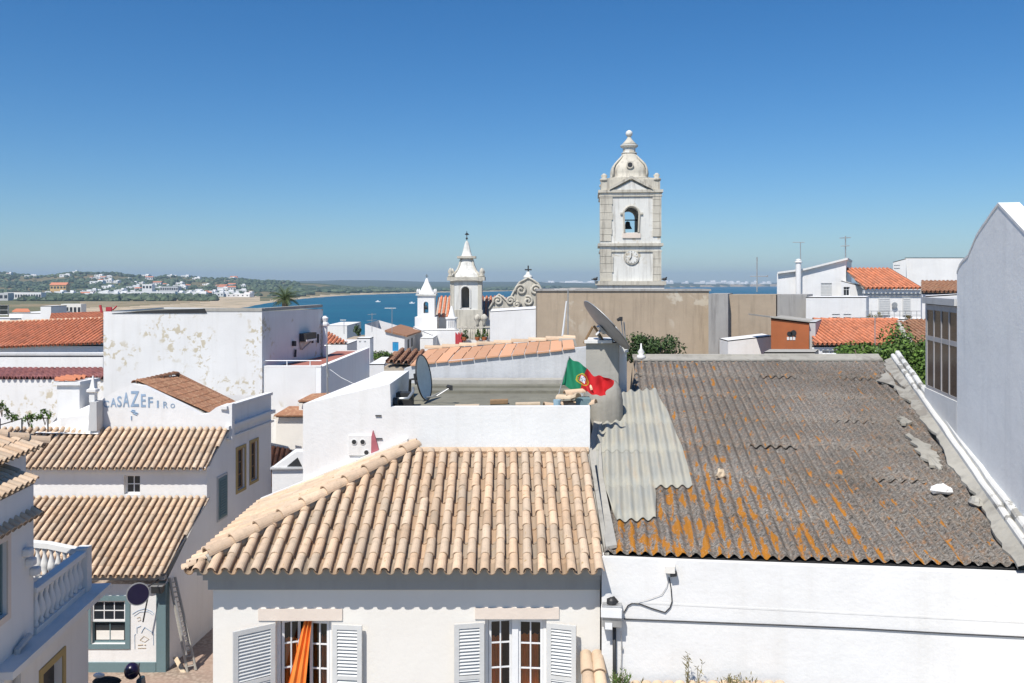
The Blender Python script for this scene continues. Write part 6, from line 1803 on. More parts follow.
mb = MB(); a = B(384, 364, 30.1); mb.box((a.x, 30.1, 0), (1.6, 0, 0), (0, 2.5, 0), (0, 0, a.z - .1)); mb.build('wall', M['tan'], t)
mb = MB(); mb.prism([B(556, 347, 25), B(577, 346, 25), B(575, 339, 25), B(560, 339, 25)], (0, .5, 0))
tag(mb.build('mortar_block', M['cement'], loc=B(566, 347, 25)), 'crumbling grey mortar lump at the right end of the orange coping tiles', 'block')

# small dish on the terrace
def dish(label, c, nrm, R, depth, mat, back, feed, foot, name='satellite_dish', sx=1.0, up=Z3):
    nrm = nrm.normalized(); c = Vector(c)
    t = thing(name, label, 'satellite dish', foot)
    a = nrm.cross(up).normalized(); b_ = a.cross(nrm).normalized()
    mb = MB(); rings = 8; seg = 36
    for lay in (0, 1):
        base = len(mb.v)
        for k in range(rings + 1):
            r_ = R * k / rings + .0005
            for j in range(seg):
                th_ = 2 * math.pi * j / seg
                mb.v.append(c + a * math.cos(th_) * r_ * sx + b_ * math.sin(th_) * r_ + nrm * (depth * ((k / rings) ** 2 - 1) - lay * .02))
        for k in range(rings):
            for j in range(seg):
                j2 = (j + 1) % seg; q = (base + k * seg + j, base + k * seg + j2, base + (k + 1) * seg + j2, base + (k + 1) * seg + j)
                mb.f.append(q if lay == 0 else q[::-1]); mb.c.append((1, 1, 1))
    mb.build('reflector', mat, t, smooth=True)
    mb = MB(); pts = [c + a * math.cos(2 * math.pi * j / seg) * R * sx + b_ * math.sin(2 * math.pi * j / seg) * R for j in range(seg + 1)]; mb.tube(pts, .014, 6); mb.build('rim', back, t, smooth=True)
    mb = MB(); low = c - b_ * R * .95; mb.tube([low - nrm * .05, feed], .016, 6); mb.build('feed_arm', M['lightmetal'], t)
    mb = MB(); d_ = (c - feed).normalized(); mb.tube([feed, feed + d_ * .1], [.05, .035], 10); mb.cbox(feed.x, feed.y, feed.z - .06, .07, .07, .1); mb.build('receiver', M['darkmetal'], t)
    mb = MB(); bk_ = c - nrm * (depth + .05); mb.tube([bk_, bk_ - nrm * .18, V(foot[0], foot[1], foot[2])], .03, 8); mb.box(bk_ - a * .12 - b_ * .12, a * .24, b_ * .24, -nrm * .05); mb.build('mount', back, t)
    return t, a, b_
c = W(424, 377.5, 19.3)
t, a, b_ = dish('small grey-green satellite dish seen almost edge on at the left of the roof terrace', c, V(.95, -.2, .16), .50, .09, M['dish'], M['darkmetal'], W(451, 387.5, 19.0), V(c.x - .35, 19.5, fl))
mb = MB(); mb.tube([V(c.x + .05, 19.2, fl + .12), W(437, 396, 18.9), W(449, 388.5, 19.0)], .015, 6); mb.build('strut', M['lightmetal'], t)
mb = MB(); mb.cbox(W(405, 400, 18.7).x, 18.7, fl + .02, .35, .3, .28); mb.tube([W(392, 399, 18.4), W(410, 398.5, 18.4), W(412, 393, 18.6)], .03, 6); mb.tube([W(394, 403, 18.2), W(398, 403, 18.2)], .12, 10)
tag(mb.build('roof_fitting', M['darkmetal'], loc=V(-2.2, 18.6, fl)), 'dark pump fitting with grey pipes in the shaded corner beside the small dish', 'pump')
mb = MB(); mb.tube([W(393, 399, 18.3), W(408, 398.5, 18.3), W(413, 392, 18.6), W(413, 388, 18.8)], .032, 8)
tag(mb.build('pipe', M['aluminium'], smooth=True, loc=V(-2.1, 18.4, fl)), 'bent silver pipe over the dark pump fitting', 'pipe')
# loose things on the terrace
def plank(a, b_, w_, h_, mat, lab, Y0=18.3, name='plank', cat='plank'):
    p, q = V(W(a[0], 0, Y0).x, Y0, fl + .01), V(W(b_[0], 0, Y0 + .05).x, Y0 + .05, fl + .01)
    z_ = max(fl + .01, W(0, a[1], Y0).z)
    p.z = q.z = z_ - h_
    mb = MB(); mb.box(p, q - p, (0, w_, 0), (0, 0, h_)); tag(mb.build(name, mat, bevel=.008, loc=p), lab, cat)
for (a, b_, w_, h_, m_, lab, y_) in (((454.5, 402), (479, 402), .2, .05, 'palewood', 'pale wooden board lying leftmost on the terrace floor', 18.35), ((490, 399.5), (508, 399.5), .18, .09, 'wood', 'short reddish brown block lying in the middle of the terrace', 18.9),
     ((515.5, 402), (540.5, 401), .2, .09, 'palewood', 'pale thick board lying right of the red-brown block', 18.4)):
    p = V(W(a[0], 0, y_).x, y_, fl + .01); q = V(W(b_[0], 0, y_).x, y_ + .1, fl + .01)
    mb = MB(); mb.box(p, q - p, (0, w_, 0), (0, 0, h_)); tag(mb.build('board', M[m_], bevel=.008, loc=p), lab, 'board')
mb = MB(); cap_tiles(mb, V(W(544, 0, 18.4).x, 18.4, fl + .02), V(W(553, 0, 18.4).x, 18.45, fl + .02), .08, .4, 8); tag(mb.build('loose_tile', M['tile'], loc=V(W(546, 0, 18.4).x, 18.4, fl)), 'single curved clay tile lying between the board and the tile heap', 'tile')
rn = random.Random(3)
heapL = ['curved clay tile topmost on the small heap below the flag', 'curved clay tile at the left foot of the heap below the flag', 'curved clay tile at the right foot of the heap below the flag', 'tilted clay tile at the back of the heap below the flag', 'pale tile leaning on the heap below the flag']
for k, (a, z_, ang) in enumerate(((572, .28, .3), (563, .02, .1), (577, .02, -.5), (570, .15, 1.2), (564, .17, -.9))):
    p = V(W(a, 0, 18.5).x, 18.5 + .1 * (k % 2), fl + z_); d_ = V(math.cos(ang) * .32, math.sin(ang) * .3, .05)
    mb = MB(); cap_tiles(mb, p - d_ / 2, p + d_ / 2, .085, .6, 8, rn); tag(mb.build('loose_tile', M['tile'] if k < 4 else M['palewood'], loc=p), heapL[k], 'tile', 'heap of loose tiles')
c = V(W(557, 0, 18.3).x, 18.3, fl); mb = MB(); mb.lathe(c, [(.07, 0), (.08, .18), (.082, .19)], 12); tag(mb.build('plastic_pot', plain('pale_blue_plastic', (.35, .50, .58), .4), smooth=False, loc=c), 'small pale blue plastic pot beside the tile heap', 'pot')
c = W(584.5, 401, 18.3); mb = MB(); mb.box((c.x - .17, 18.3, fl), (.3, 0, 0), (0, .35, 0), (0, 0, .22)); tag(mb.build('crate', M['tealpaint'], bevel=.01, loc=c), 'dark grey-teal box at the right end of the terrace parapet', 'box')

# flag
t = thing('flag', 'green and red Portuguese flag with shield flying slanted from a thin pole', 'flag', W(566, 402, 18.6))
YF = 18.6
TL, TR, BL, BR = W(569, 357, YF), W(612.5, 380, YF), W(561, 386, YF), W(606.5, 397.5, YF)
nx, ny = 90, 60
mb = MB()
gr, rd, yl, wh = (.01, .22, .11), (.62, .015, .02), (.62, .46, .03), (.75, .75, .72)
def fcol(u, v):
    X_, Y_ = u * 1.5, v
    dx, dy = X_ - .6, Y_ - .5
    r_ = math.hypot(dx, dy)
    if abs(dx) < .115 and -.16 < dy < .15 and (dy > -.05 or abs(dx) < .115 * math.sqrt(max(0, 1 - ((-.05 - dy) / .11) ** 2))):
        if abs(dx) > .078 or dy > .112 or dy < -.11: return rd
        for (a_, b__) in ((0, 0), (0, .06), (0, -.06), (.045, 0), (-.045, 0)):
            if math.hypot(dx - a_, dy - b__) < .019: return (.02, .06, .35)
        return wh
    if .185 < r_ < .225: return yl
    if r_ < .2 and (abs(dy) < .02 or abs(dx) < .02 or abs(dy - dx * .6) < .02): return yl
    return gr if X_ < .6 else rd
for lay in (0, 1):
    base = len(mb.v)
    for j in range(ny + 1):
        for i in range(nx + 1):
            u, v = i / nx, j / ny
            p = (BL * (1 - u) + BR * u) * (1 - v) + (TL * (1 - u) + TR * u) * v
            p = p + V(.03 * math.sin(v * 6 + u * 3) * u, .13 * math.sin(u * 8 + v * 2.6) * (.3 + u) + .05 * math.sin(u * 19 + v * 6) + lay * .004, 0)
            p.z += -.07 * math.sin(math.pi * u) * v * 1.0 + .05 * math.sin(u * 7.5) * (v - .2) + .022 * math.sin(u * 15 + v * 3) + .015 * math.sin(u * 27 - v * 4)
            mb.v.append(p)
    for j in range(ny):
        for i in range(nx):
            a = base + j * (nx + 1) + i; mb.f.append((a, a + 1, a + nx + 2, a + nx + 1)); mb.c.append(fcol((i + .5) / nx, (j + .5) / ny))
fm, nt, b = newmat('flag_cloth'); a_ = nt.nodes.new('ShaderNodeAttribute'); a_.attribute_name = 'tint'; nt.links.new(a_.outputs['Color'], b.inputs['Base Color']); b.inputs['Roughness'].default_value = .8
mb.build('cloth', fm, t, smooth=True)
mb = MB(); d_ = TL - BL; mb.tube([BL - d_ * .55, BL, TL + d_ * .03], .012, 8); mb.build('pole', M['lightmetal'], t)

# ================================================================== CORRUGATED BUILDING
rot = math.radians(8.2)
e_ = V(math.cos(rot), -math.sin(rot), 0); nh = V(math.sin(rot), math.cos(rot), 0)
SL = .2
P0 = V(1.47, 13.9, H - 4.265)
def plane_z(x, y): return P0.z + SL * ((V(x, y, 0) - V(P0.x, P0.y, 0)).dot(nh))
npl = (-nh * SL + Z3).normalized()
def rp(px, py): return hit(px, py, P0, npl)
c2 = V(math.sin(math.radians(6)), math.cos(math.radians(6)), 0)   # the way the corrugations run
def to_uv(p):
    d_ = V(p.x - P0.x, p.y - P0.y, 0)
    # solve d = u*e_ + v*c2
    det = e_.x * c2.y - e_.y * c2.x
    return ((d_.x * c2.y - d_.y * c2.x) / det, (e_.x * d_.y - e_.y * d_.x) / det)
def from_uv(u, v, dz=0):
    p = V(P0.x, P0.y, 0) + e_ * u + c2 * v
    return V(p.x, p.y, plane_z(p.x, p.y) + dz)
WAVE = .195
def corr_sheet(poly, dz=0, amp=.033, sheet=1.55, rag=0.0, seed=1, phase=0):
    """corrugated sheets over a polygon in (u, v), lapping upwards course by course"""
    rnd_ = random.Random(seed); mb = MB(); STEP = WAVE / 10
    u0, u1 = min(p[0] for p in poly), max(p[0] for p in poly)
    n = int((u1 - u0) / STEP)
    vmin = min(p[1] for p in poly)
    cols = []
    for i in range(n + 1):
        u = u0 + i * STEP; iv = clip_u(poly, min(max(u, u0 + 1e-4), u1 - 1e-4))
        cols.append((u, iv if iv else (0, 0)))
    nrow = int((max(p[1] for p in poly) - vmin) / sheet) + 1
    for r in range(nrow):
        va, vb = vmin + r * sheet, vmin + (r + 1) * sheet + .06
        for sh_ in range(int(n / 50) + 1):
            i0, i1 = sh_ * 50, min(n, sh_ * 50 + 50 + 3)
            if i0 >= n: continue
            sk = rnd_.uniform(-.22, 0) if r else 0; lift = rnd_.uniform(0, .007); prev = None
            for i in range(i0, i1 + 1):
                u, (c0, c1) = cols[i]
                a, b_ = max(c0, va + sk), min(c1, vb + sk)
                if a <= c0 + .01: a += rnd_.uniform(-.0, rag)
                if b_ - a < .03: prev = None; continue
                wv = amp * math.sin(2 * math.pi * (u + phase) / WAVE)
                js = []
                for q in range(4):
                    v = a + (b_ - a) * q / 3
                    h_ = dz + wv + lift + .012 * (1 - (v - va) / sheet) + (.004 if sh_ % 2 else 0)
                    p = from_uv(u, v, h_); js.append(len(mb.v)); mb.v.append(p); mb.uv[len(mb.v) - 1] = (u, v)
                # underside lip
                p = from_uv(u, a, dz + wv + lift + .012 - .009); lip = len(mb.v); mb.v.append(p); mb.uv[lip] = (u, a)
                if prev:
                    for q in range(3):
                        mb.f.append((prev[0][q], js[q], js[q + 1], prev[0][q + 1])); mb.c.append((1, 1, 1))
                    mb.f.append((prev[1], lip, js[0], prev[0][0])); mb.c.append((1, 1, 1))
                prev = (js, lip)
    return mb
t = thing('warehouse', 'low white building with a big lichen-spotted corrugated cement roof', 'building', (4, 14, 0))
A_ = V(1.41, 13.84, 0); B_ = V(9.0, 13.84 - 7.59 * math.tan(rot), 0)
topL, topR = rp(636, 362), rp(884, 362)
botL, botR = rp(603.5, 553), rp(1016, 566)
# front wall
zfw = W(603, 557, 13.84).z
mb = MB(); ll = (B_ - A_).length
mb.wall(A_, (B_ - A_).normalized(), Z3, ll, zfw)
nf = (B_ - A_).normalized().cross(Z3)
mb.poly([A_ + Z3 * zfw, B_ + Z3 * zfw, B_ + Z3 * zfw - nf * .25, A_ + Z3 * zfw - nf * .25])
# sides and back below the roof
lf = [V(1.62, 14.2, 0), V(topL.x - .1, topL.y, 0)]
mb.poly([lf[1], lf[0], V(lf[0].x, lf[0].y, plane_z(lf[0].x, lf[0].y) - .1), V(lf[1].x, lf[1].y, plane_z(lf[1].x, lf[1].y) - .1)])
mb.poly([V(topR.x, topR.y, 0), V(topL.x, topL.y, 0), V(topL.x, topL.y, topL.z - .1), V(topR.x, topR.y, topR.z - .1)])
mb.build('wall', M['white'], t)
mb = MB(); mb.poly([A_ + Z3 * .1 - nf * 1.0 + Z3 * (zfw - .5), B_ - nf * 1.0 + Z3 * (zfw - .4), B_ - nf * 1.0 + Z3 * (zfw + .12), A_ - nf * 1.0 + Z3 * (zfw + .12)]); mb.build('inner_wall', M['darkmetal'], t)
# faint raised plaster ledge on the front wall
mb = MB(); p0, p1 = hit(640, 603.5, A_, nf), hit(1024, 624, A_, nf); 
mb.prism([V(p0.x, p0.y, p0.z), V(p1.x, p1.y, p0.z - .0), V(p1.x, p1.y, p0.z + .03), V(p0.x, p0.y, p0.z + .03)], nf * .004); mb.build('plaster_ledge', M['white2'], t)
outline = [to_uv(p) for p in (botL, botR, topR, topL)]
corr_sheet(outline, rag=.02, seed=5).build('corrugated_roof', M['corr'], t, smooth=True)
mb = MB(); mb.poly([from_uv(u, v, -.05) for u, v in outline]); mb.build('roof_underlay', M['darkmetal'], t)
# newer pale sheets over the left part
pp = [rp(a, b_) for a, b_ in ((617, 522), (657, 520), (657, 489), (692, 489), (672, 430), (655, 391), (628, 394), (604, 412), (594, 437), (600, 480))]
def convex_strips(pts): return [to_uv(p) for p in pts]
for k, q in enumerate((((617, 523.5), (656, 521), (656, 489), (604, 489)), ((598, 489), (693, 489), (683, 452), (594, 452)), ((594, 454), (684, 454), (672, 424), (600, 424)), ((600, 426), (673, 426), (656, 391), (627, 393), (607, 405)))):
    corr_sheet(convex_strips([rp(a, b_) for a, b_ in q]), dz=.034 + .004 * k, sheet=4, rag=.01, seed=20 + k).build('patch_sheet', M['corr2'], t, smooth=True)
# cement flaunching along the left edge, gutter strip between the two houses
mb = MB(); l = [(606, 551), (600, 520), (594, 480), (590, 445), (596, 412), (606, 405), (600, 437), (603, 480), (611, 520), (617, 549)]
mb.prism([rp(a, b_) + Z3 * .02 for a, b_ in l], (0, 0, .05)); mb.build('left_flaunching', M['cement'], t)
# ridge
mb = MB(); mb.box(topL + V(0, .06, -.35), topR - topL, (0, .2, 0), (0, 0, .37)); mb.build('ridge_closure', M['oldcement'], t)
mb = MB(); a, b_ = topL + V(-.05, .05, .02), topR + V(0, .05, .02)
mb.prism([a, b_, b_ + V(0, .35, .13), a + V(0, .35, .10)], (0, 0, .04)); mb.tube([a + V(0, .3, .10), b_ + V(0, .3, .10)], .07, 8); mb.build('ridge_cap', M['oldcement'], t)
# right edge: grey flashing with holes, white coping
rb0, rb1 = botR, topR
dr = (V(rb1.x, rb1.y, 0) - V(rb0.x, rb0.y, 0)).normalized(); sr = V(dr.y, -dr.x, 0)
mb = MB(); q0, q1 = rb0 - dr * .2, rb1
rk = random.Random(77); NJ = 60; LL = (q1 - q0)
ins = [rk.uniform(-.03, .05) + .06 * math.sin(k * .37) for k in range(NJ + 1)]
for k in range(NJ):
    pa, pb = q0 + LL * (k / NJ), q0 + LL * ((k + 1) / NJ)
    mb.poly([pa - sr * ins[k] + Z3 * .05, pa + sr * .19 + Z3 * .13, pb + sr * .19 + Z3 * .13, pb - sr * ins[k + 1] + Z3 * .05])
    mb.poly([pa - sr * ins[k] + Z3 * .0, pa - sr * ins[k] + Z3 * .05, pb - sr * ins[k + 1] + Z3 * .05, pb - sr * ins[k + 1]])
mb.build('edge_flashing', M['oldcement'], t)
mb = MB()
for (s0_, s1_, h_) in ((.17, .28, .22), (.28, .66, .30)):
    NS = 24
    for k in range(NS):
        E_ = []
        for f_ in (k / NS, (k + 1) / NS):
            c_ = q0 + (q1 - q0) * f_; so = s1_ if s1_ < .5 else .66 - .26 * min(1, max(0, (f_ - .55) / .2)); hz_ = h_ + .012 * math.sin(f_ * 37 + s0_ * 9) + .008 * math.sin(f_ * 91)
            E_.append([c_ + sr * s0_ - Z3 * .3, c_ + sr * s0_ + Z3 * (hz_ - .03), c_ + sr * (s0_ + .03) + Z3 * hz_, c_ + sr * (so - .03) + Z3 * hz_, c_ + sr * so + Z3 * (hz_ - .03), c_ + sr * so - Z3 * .3])
        for i in range(5): mb.poly([E_[0][i], E_[0][i + 1], E_[1][i + 1], E_[1][i]][::-1])
        if k == 0: mb.poly(E_[0])
        if k == NS - 1: mb.poly(E_[1][::-1])
mb.build('side_parapet', M['mould'], t)
for k, q in enumerate((((884, 372), (914, 404), (906, 402), (892, 386), (879, 383)), ((908, 436), (930, 448), (938, 462), (941, 473), (928, 466), (915, 450)), ((897, 418), (906, 419), (909, 426), (902, 426)))):
    rk = random.Random(k + 5); P_ = [rp(a, b_) + Z3 * .045 for a, b_ in q]; R_ = []
    for i in range(len(P_)):
        for j in range(6):
            p = P_[i].lerp(P_[(i + 1) % len(P_)], j / 6); R_.append(p + V(rk.uniform(-.07, .07), rk.uniform(-.07, .07), 0))
    cc_ = sum(R_, V(0, 0, 0)) / len(R_); mb = MB()
    for i in range(len(R_)):
        p, q_ = R_[i], R_[(i + 1) % len(R_)]; mb.poly([cc_ + Z3 * .03, p + Z3 * .02, q_ + Z3 * .02]); mb.poly([p - Z3 * .03, q_ - Z3 * .03, q_ + Z3 * .02, p + Z3 * .02])
    mb.build('mortar_patch', M['oldcement'], t)
# loose debris on the roof
for (a, b_, sz, m_, lab, nm, ct_) in ((942, 495, .16, 'white', 'white lump of broken plaster on the right side of the lichened roof', 'plaster_lump', 'rubble'), (721, 479, .08, 'palewood', 'small pale chip lying in the middle of the corrugated roof', 'stone_chip', 'rubble'),
      (975, 507, .13, 'cement', 'grey broken cement piece near the white parapet coping', 'cement_lump', 'rubble'), (610, 418, .1, 'palewood', 'curved tan tile shard on the pale sheets', 'tile_shard', 'rubble')):
    p = rp(a, b_) + Z3 * .07; rn = random.Random(int(a)); mb = MB()
    mb.lathe(p, [(sz * .7, -.05), (sz, .0), (sz * .85, .06), (sz * .5, .10), (sz * .1, .12)], 9, 2, rn.uniform(0, 3), 1.3, .8)
    for i in range(len(mb.v)): mb.v[i] += V(rn.uniform(-.02, .02), rn.uniform(-.02, .02), rn.uniform(-.015, .02))
    tag(mb.build(nm, M[m_], loc=p), lab, ct_)

# chimney block and rounded cement hump left of the ridge
t = thing('chimney_block', 'grey cement chimney block with slab top behind the flag', 'chimney', W(602, 400, 22))
mb = MB(); a, b_ = W(586, 368, 21.6), W(618.5, 343, 21.6); mb.box((a.x, 21.6, 0), (b_.x - a.x, 0, 0), (.2, 1.1, 0), (0, 0, b_.z)); mb.build('stack', M['cement'], t)
mb = MB(); mb.box((a.x - .05, 21.5, b_.z), (b_.x - a.x - .12, 0, 0), (.2, 1.2, 0), (0, 0, .07)); mb.build('slab', M['white2'], t)
mb = MB(); c = W(622, 356, 21.9); mb.box((c.x - .22, 21.9, H - 3), (.34, 0, 0), (0, .4, 0), (0, 0, W(0, 352, 21.9).z - H + 3)); mb.box((c.x - .25, 21.85, W(0, 352, 21.9).z), (.4, 0, 0), (0, .5, 0), (0, 0, .14)); mb.build('side_block', M['white2'], t)
c = W(605, 392, 19.6)
mb = MB(); mb.lathe((c.x, c.y + .5, c.z - .72), [(.40, -.9), (.43, .20), (.43, .5), (.39, .74), (.30, .92), (.16, 1.0), (.01, 1.02)], 40, 2.6, .1, 1.0, 1.45)
o = mb.build('oven_vault', M['oldcement'], smooth=True, loc=(c.x, c.y, c.z - 1.3)); tag(o, 'rounded bare cement vault bulging behind the flag beside the pale sheets', 'vault')
c = rp(643, 364); c = V(c.x, c.y + .35, c.z + .1)
mb = MB(); mb.lathe(c, [(.12, 0), (.12, .1), (.06, .13), (.10, .2), (.03, .3), (.015, .44)], 10); tag(mb.build('finial', M['white2'], smooth=True, loc=c), 'small white pointed finial on the corrugated roof ridge', 'finial')
# big dish
c = W(606.5, 325, 21.4)
t, a, b_ = dish('large grey satellite dish on the chimney seen side-on, tilted to the sky', c, V(.73, .12, .66), .78, .10, M['dishback'], M['lightmetal'], W(621, 318.5, 21.3), V(W(604, 345, 22).x, 22.0, W(0, 343, 22).z), up=V(0, 0, 1))
mb = MB(); mb.tube([W(626, 349, 21.5), W(624, 322, 21.4)], .018, 6); mb.build('strut', M['lightmetal'], t)
mb = MB(); mb.tube([W(584, 343, 21.8), W(592.5, 327, 21.6)], .03, 6); mb.tube([W(594, 326, 21.6), W(606, 345, 21.8)], .03, 6); mb.build('leg', M['wood'], t)

# ================================================================== THINGS ON THE FRONT WALL
nfw = nf
def fw(a, b_, off=0): return hit(a, b_, A_, nfw) + nfw * off
t = thing('junction_box', 'grey junction box with a white label and cables on the wall between the houses', 'box', fw(612, 612))
p = fw(602.5, 622, .02); mb = MB(); mb.box(p, (.30, -.04, 0), nfw * .18, (0, 0, .33)); mb.build('case', M['lightmetal'], t, bevel=.01)
mb = MB(); mb.box(fw(601.5, 612, .0) - Z3 * 0, (.32, -.045, 0), nfw * .24, (0, 0, .14)); mb.build('cover', M['whitepaint'], t, bevel=.01)
mb = MB(); mb.box(fw(605.5, 624, .205), (.11, -.016, 0), nfw * .01, (0, 0, .1)); mb.build('sticker', M['whitepaint'], t)
mb = MB(); mb.ball(fw(612, 600, .1), .08, 10, 6); mb.tube([fw(608, 604, .1), fw(608, 597, .1), fw(614, 595, .1), fw(618, 600, .1)], .02, 6); mb.build('cable_gland', M['darkmetal'], t)
mb = MB(); mb.tube([fw(614.5, 625, .05), fw(614.5, 683, .05), fw(614.5, 760, .05)], .028, 8); tag(mb.build('conduit', M['darkmetal'], smooth=True, loc=fw(614.5, 683)), 'dark vertical conduit running down from the junction box', 'pipe')
mb = MB(); mb.tube([fw(621, 630, .04), fw(621.6, 650, .04), fw(621, 668, .04)], .006, 5); mb.cbox(fw(621.6, 648).x, fw(621.6, 648, .04).y, fw(621.6, 649).z, .03, .02, .05); tag(mb.build('chain', M['lightmetal'], loc=fw(621, 640)), 'thin light chain hanging right of the dark conduit', 'chain')
t = thing('lamp_box', 'small cream box on the front wall just under the corrugated eave', 'box', fw(669, 572))
mb = MB(); mb.box(fw(665, 571, 0), (.15, -.02, 0), nfw * .13, (0, 0, .12)); mb.build('case', M['cream'], t, bevel=.01)
mb = MB(); mb.box(fw(670, 575, .02), (.1, -.015, .02), nfw * .09, (0, 0, .06)); mb.build('socket', M['darkmetal'], t)
def sag(pts, r, mat, lab, name='cable'):
    mb = MB(); P = [fw(*q, .02) for q in pts]; S = []
    for a, b_ in zip(P, P[1:]):
        for k in range(6): S.append(a.lerp(b_, k / 6))
    S.append(P[-1]); mb.tube(S, r, 6); tag(mb.build(name, mat, smooth=True, loc=P[0]), lab, 'cable')
sag([(624, 612), (628, 605), (632, 603), (640, 603.5), (652, 608), (665, 612), (670, 607), (672, 601), (671, 588), (669, 577)], .009, M['darkmetal'], 'grey cable looping from the junction box up to the cream box')
sag([(632, 603), (648, 599), (662, 594), (667, 586), (669, 577)], .004, M['lightmetal'], 'thin pale wire curving up to the cream box')
sag([(624, 618.5), (700, 621.5), (780, 624.5), (860, 628), (940, 632.5), (1030, 637)], .010, M['darkmetal'], 'long dark cable stretched along the white wall to the right edge')
# small post, low tile roof and weeds at the bottom
mb = MB(); p = fw(829, 700, .4); mb.box(p, (.14, -.02, 0), nfw * .05, (0, 0, fw(829, 674, .4).z - p.z)); tag(mb.build('post', M['greyplaster'], loc=p), 'short grey post top at the bottom edge before the white wall', 'post')
t = thing('lean_to', 'low lean-to with curved clay tiles at the foot of the white walls', 'lean-to', (1.6, 13.5, 0))
mb = MB()
zt_ = W(0, 664, 13.6).z
for k in range(2):
    x = W(587 + k * 11.5, 0, 13.7).x; cap_tiles(mb, V(x, 12.9, zt_ - .45), V(x, 13.85, zt_ - .02), .10, .36, 10, random.Random(k))
mb.build('roof', M['tile2'], t, smooth=True); mb = MB()
for k in range(14):
    p = fw(636 + k * 11, 690, .18); cap_tiles(mb, p - V(0, .5, .15), p + V(0, 0, .09 - .0 * k), .095, .5, 8, random.Random(k + 9))
mb.build('coping', M['tile2'], t, smooth=True)
mb = MB(); mb.box((1.0, 12.9, 0), (.6, 0, 0), (0, 1.05, 0), (0, 0, zt_ - .52)); mb.build('wall', M['cream'], t)
mb = MB(); mb.box(fw(630, 700, .72) * 1.0, (2.6, -.37, 0), (-nfw * .7), (0, 0, .08)); mb.build('slab', M['cement'], t)
def weed(label, px_, py, hgt, n, seed, mat='drygrass', off=.25, spread=.18, leafy=True):
    rn = random.Random(seed); base = fw(px_, 690, off)
    t = thing('weed', label, 'plant', base)
    mb = MB(); ml = MB()
    for k in range(n):
        a_ = rn.uniform(0, 6.28); L = hgt * rn.uniform(.6, 1.05); tip = base + V(math.cos(a_) * spread * rn.random() , math.sin(a_) * spread * .4, L)
        midp = base.lerp(tip, .5) + V(rn.uniform(-.03, .03), 0, 0)
        mb.tube([base + V(rn.uniform(-.05, .05), 0, 0), midp, tip], [.006, .004, .002], 4)
        if leafy:
            for j in range(12):
                f_ = rn.uniform(.25, 1); q = base.lerp(tip, f_); d_ = V(rn.gauss(0, .02), rn.gauss(0, .02), rn.gauss(.01, .02)); tt = rn.uniform(.6, 1.3)
                ml.poly([q, q + d_ + V(.009, 0, .004), q + d_ * 2, q + d_ + V(-.009, 0, .0)], (tt, tt, tt))
    mb.build('stem', M['drygrass'], t)
    if leafy: ml.build('leaf_cluster', M[mat], t)
weed('bushy greenish weed at the foot of the dark conduit', 621, 683, .42, 26, 1, 'leaf', .25, .2)
weed('tall sparse dry weed stalks in front of the white wall', 686, 683, .66, 4, 2, 'drygrass', .25, .1)
weed('thin dry stalk standing right of the sparse weed stalks', 697, 683, .55, 3, 3, 'drygrass', .25, .08)
weed('low dry brown grass tuft right of the thin stalks', 731, 683, .28, 60, 4, 'drygrass', .25, .42, True)
weed('single short dry stem just right of the conduit weed', 643, 683, .26, 3, 5, 'drygrass', .25, .05)

# ================================================================== TALL GABLED HOUSE AT THE RIGHT WITH GLAZED VERANDA
az12 = math.atan((9.37 - 8.13) / (19.96 - 13.97))
dg = V(math.sin(az12), math.cos(az12), 0); G0 = V(8.13, 13.97, 0); ng = V(-dg.y, dg.x, 0)
def gp(a, b_): return hit(a, b_, G0, ng)
t = thing('house', 'tall pale blue-grey shaded gable house with white coping at the right edge', 'house', (8.8, 15, 0))
g = [gp(*q) for q in ((957, 274), (959.5, 267), (963, 262), (968, 257.5), (972, 248), (976.6, 237), (981, 230), (986, 223), (992, 214), (998.5, 205.5), (1024, 233), (1052, 262), (1100, 300))]
farp, nearp = g[0], g[-1]
mb = MB(); mb.prism([V(farp.x, farp.y, 0)] + g + [V(nearp.x, nearp.y, 0)], -ng * .3); mb.build('wall', M['palewall'], t)
mb = MB()
for a, b_ in zip(g, g[1:]):
    mb.prism([a + ng * .01, b_ + ng * .01, b_ + ng * .01 + Z3 * .05, a + ng * .01 + Z3 * .05], -ng * .34)
mb.build('coping', M['white'], t)
pk = g[9]
mb = MB(); q = [pk - ng * .31 - Z3 * .25, nearp - ng * .31 - Z3 * .25]; tile_roof(mb, q[1] , -ng, (q[0] - q[1]).normalized(), [(0, 0), (4, 0), (4, (q[0] - q[1]).length + .3), (0, (q[0] - q[1]).length + .3)], .22, .36, 5, random.Random(81)); mb.build('roof', M['tileorange'], t)
mb = MB(); mb.box(V(farp.x, farp.y, 0) - ng * .31, dg * -.3, -ng * 4, (0, 0, farp.z)); mb.build('back_wall', M['white'], t)
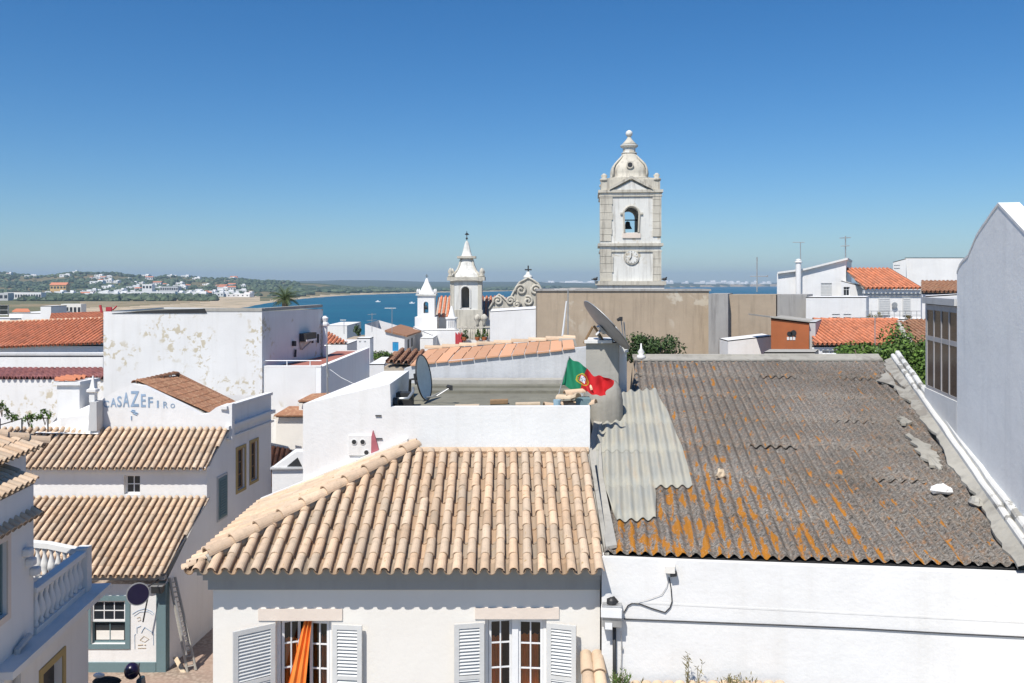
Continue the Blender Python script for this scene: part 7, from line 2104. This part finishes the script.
# lower wall under the veranda
pf, pn = gp(925, 395), gp(957, 403)
t2 = thing('veranda', 'glazed veranda with brown-tinted panes joining the tall gable house', 'veranda', (9.2, 18.6, 0))
Vn, Vf = V(farp.x, farp.y, 0) + dg * .012, V(9.37, 19.96, 0)
zs = H - 2.37; zt_ = H - .46
mb = MB(); mb.prism([Vn, Vf + dg * .05, Vf + dg * .05 - ng * 4, Vn - ng * 4], (0, 0, zs)); mb.build('base_wall', M['white2'], t2)
Lg = (Vf - Vn).length
mb = MB(); z1_ = zt_ - .02; 
off = ng * -.02
mb.box(Vn + Z3 * zs + off, dg * Lg, -ng * .1, (0, 0, .07))
mb.box(Vn + Z3 * (z1_ - .12) + off, dg * Lg, -ng * .1, (0, 0, .12))
zr_ = zt_ - .82
mb.box(Vn + Z3 * zr_ + off, dg * Lg, -ng * .1, (0, 0, .10))
for k in range(5):
    mb.box(Vn + dg * (Lg - .09) * (k / 4) + Z3 * (zs + .071) + off + ng * .004, dg * .06, -ng * .05, (0, 0, z1_ - zs - .19))
mb.build('frame', plain('grey_brown_frame_paint', (.42, .40, .39), .6), t2)
for k in range(4):
    for (za, zb__) in ((zs + .07, zr_), (zr_ + .10, z1_ - .12)):
        s_ = (Lg - .09) * (k / 4) + .09
        mb = MB(); mb.box(Vn + dg * (s_ - .03) + Z3 * za - ng * .03, dg * ((Lg - .09) / 4 - .06), -ng * .01, (0, 0, zb__ - za)); mb.build('pane', M['brownglass'], t2)
mb = MB(); mb.box(Vn + Z3 * zt_ + ng * .05 + dg * .0, dg * (Lg + .06), -ng * 1.9, (0, 0, .14)); mb.build('roof', M['greyplaster'], t2)
mb = MB(); mb.box(Vf + Z3 * zs + off - dg * .02, -ng * 3.5, dg * .06, (0, 0, zt_ - zs)); mb.build('end_panel', M['white2'], t2)
# little flue with aerial on the far slope of the gable
c = gp(986, 224) - ng * .5
t = thing('chimney', 'small dark-capped flue with a flat plate behind the top of the tall gable', 'chimney', c - Z3 * .6)
mb = MB(); mb.tube([c - Z3 * .8, c + Z3 * .05], .09, 10); mb.build('pipe', M['cement'], t)
mb = MB(); mb.lathe(c + Z3 * .05, [(.10, 0), (.14, .05), (.14, .18), (.08, .22)], 12); mb.build('cap', M['darkmetal'], t)
mb = MB(); mb.cbox(c.x - .05, c.y, c.z + .22, .5, .3, .03); mb.build('plate', M['lightmetal'], t)
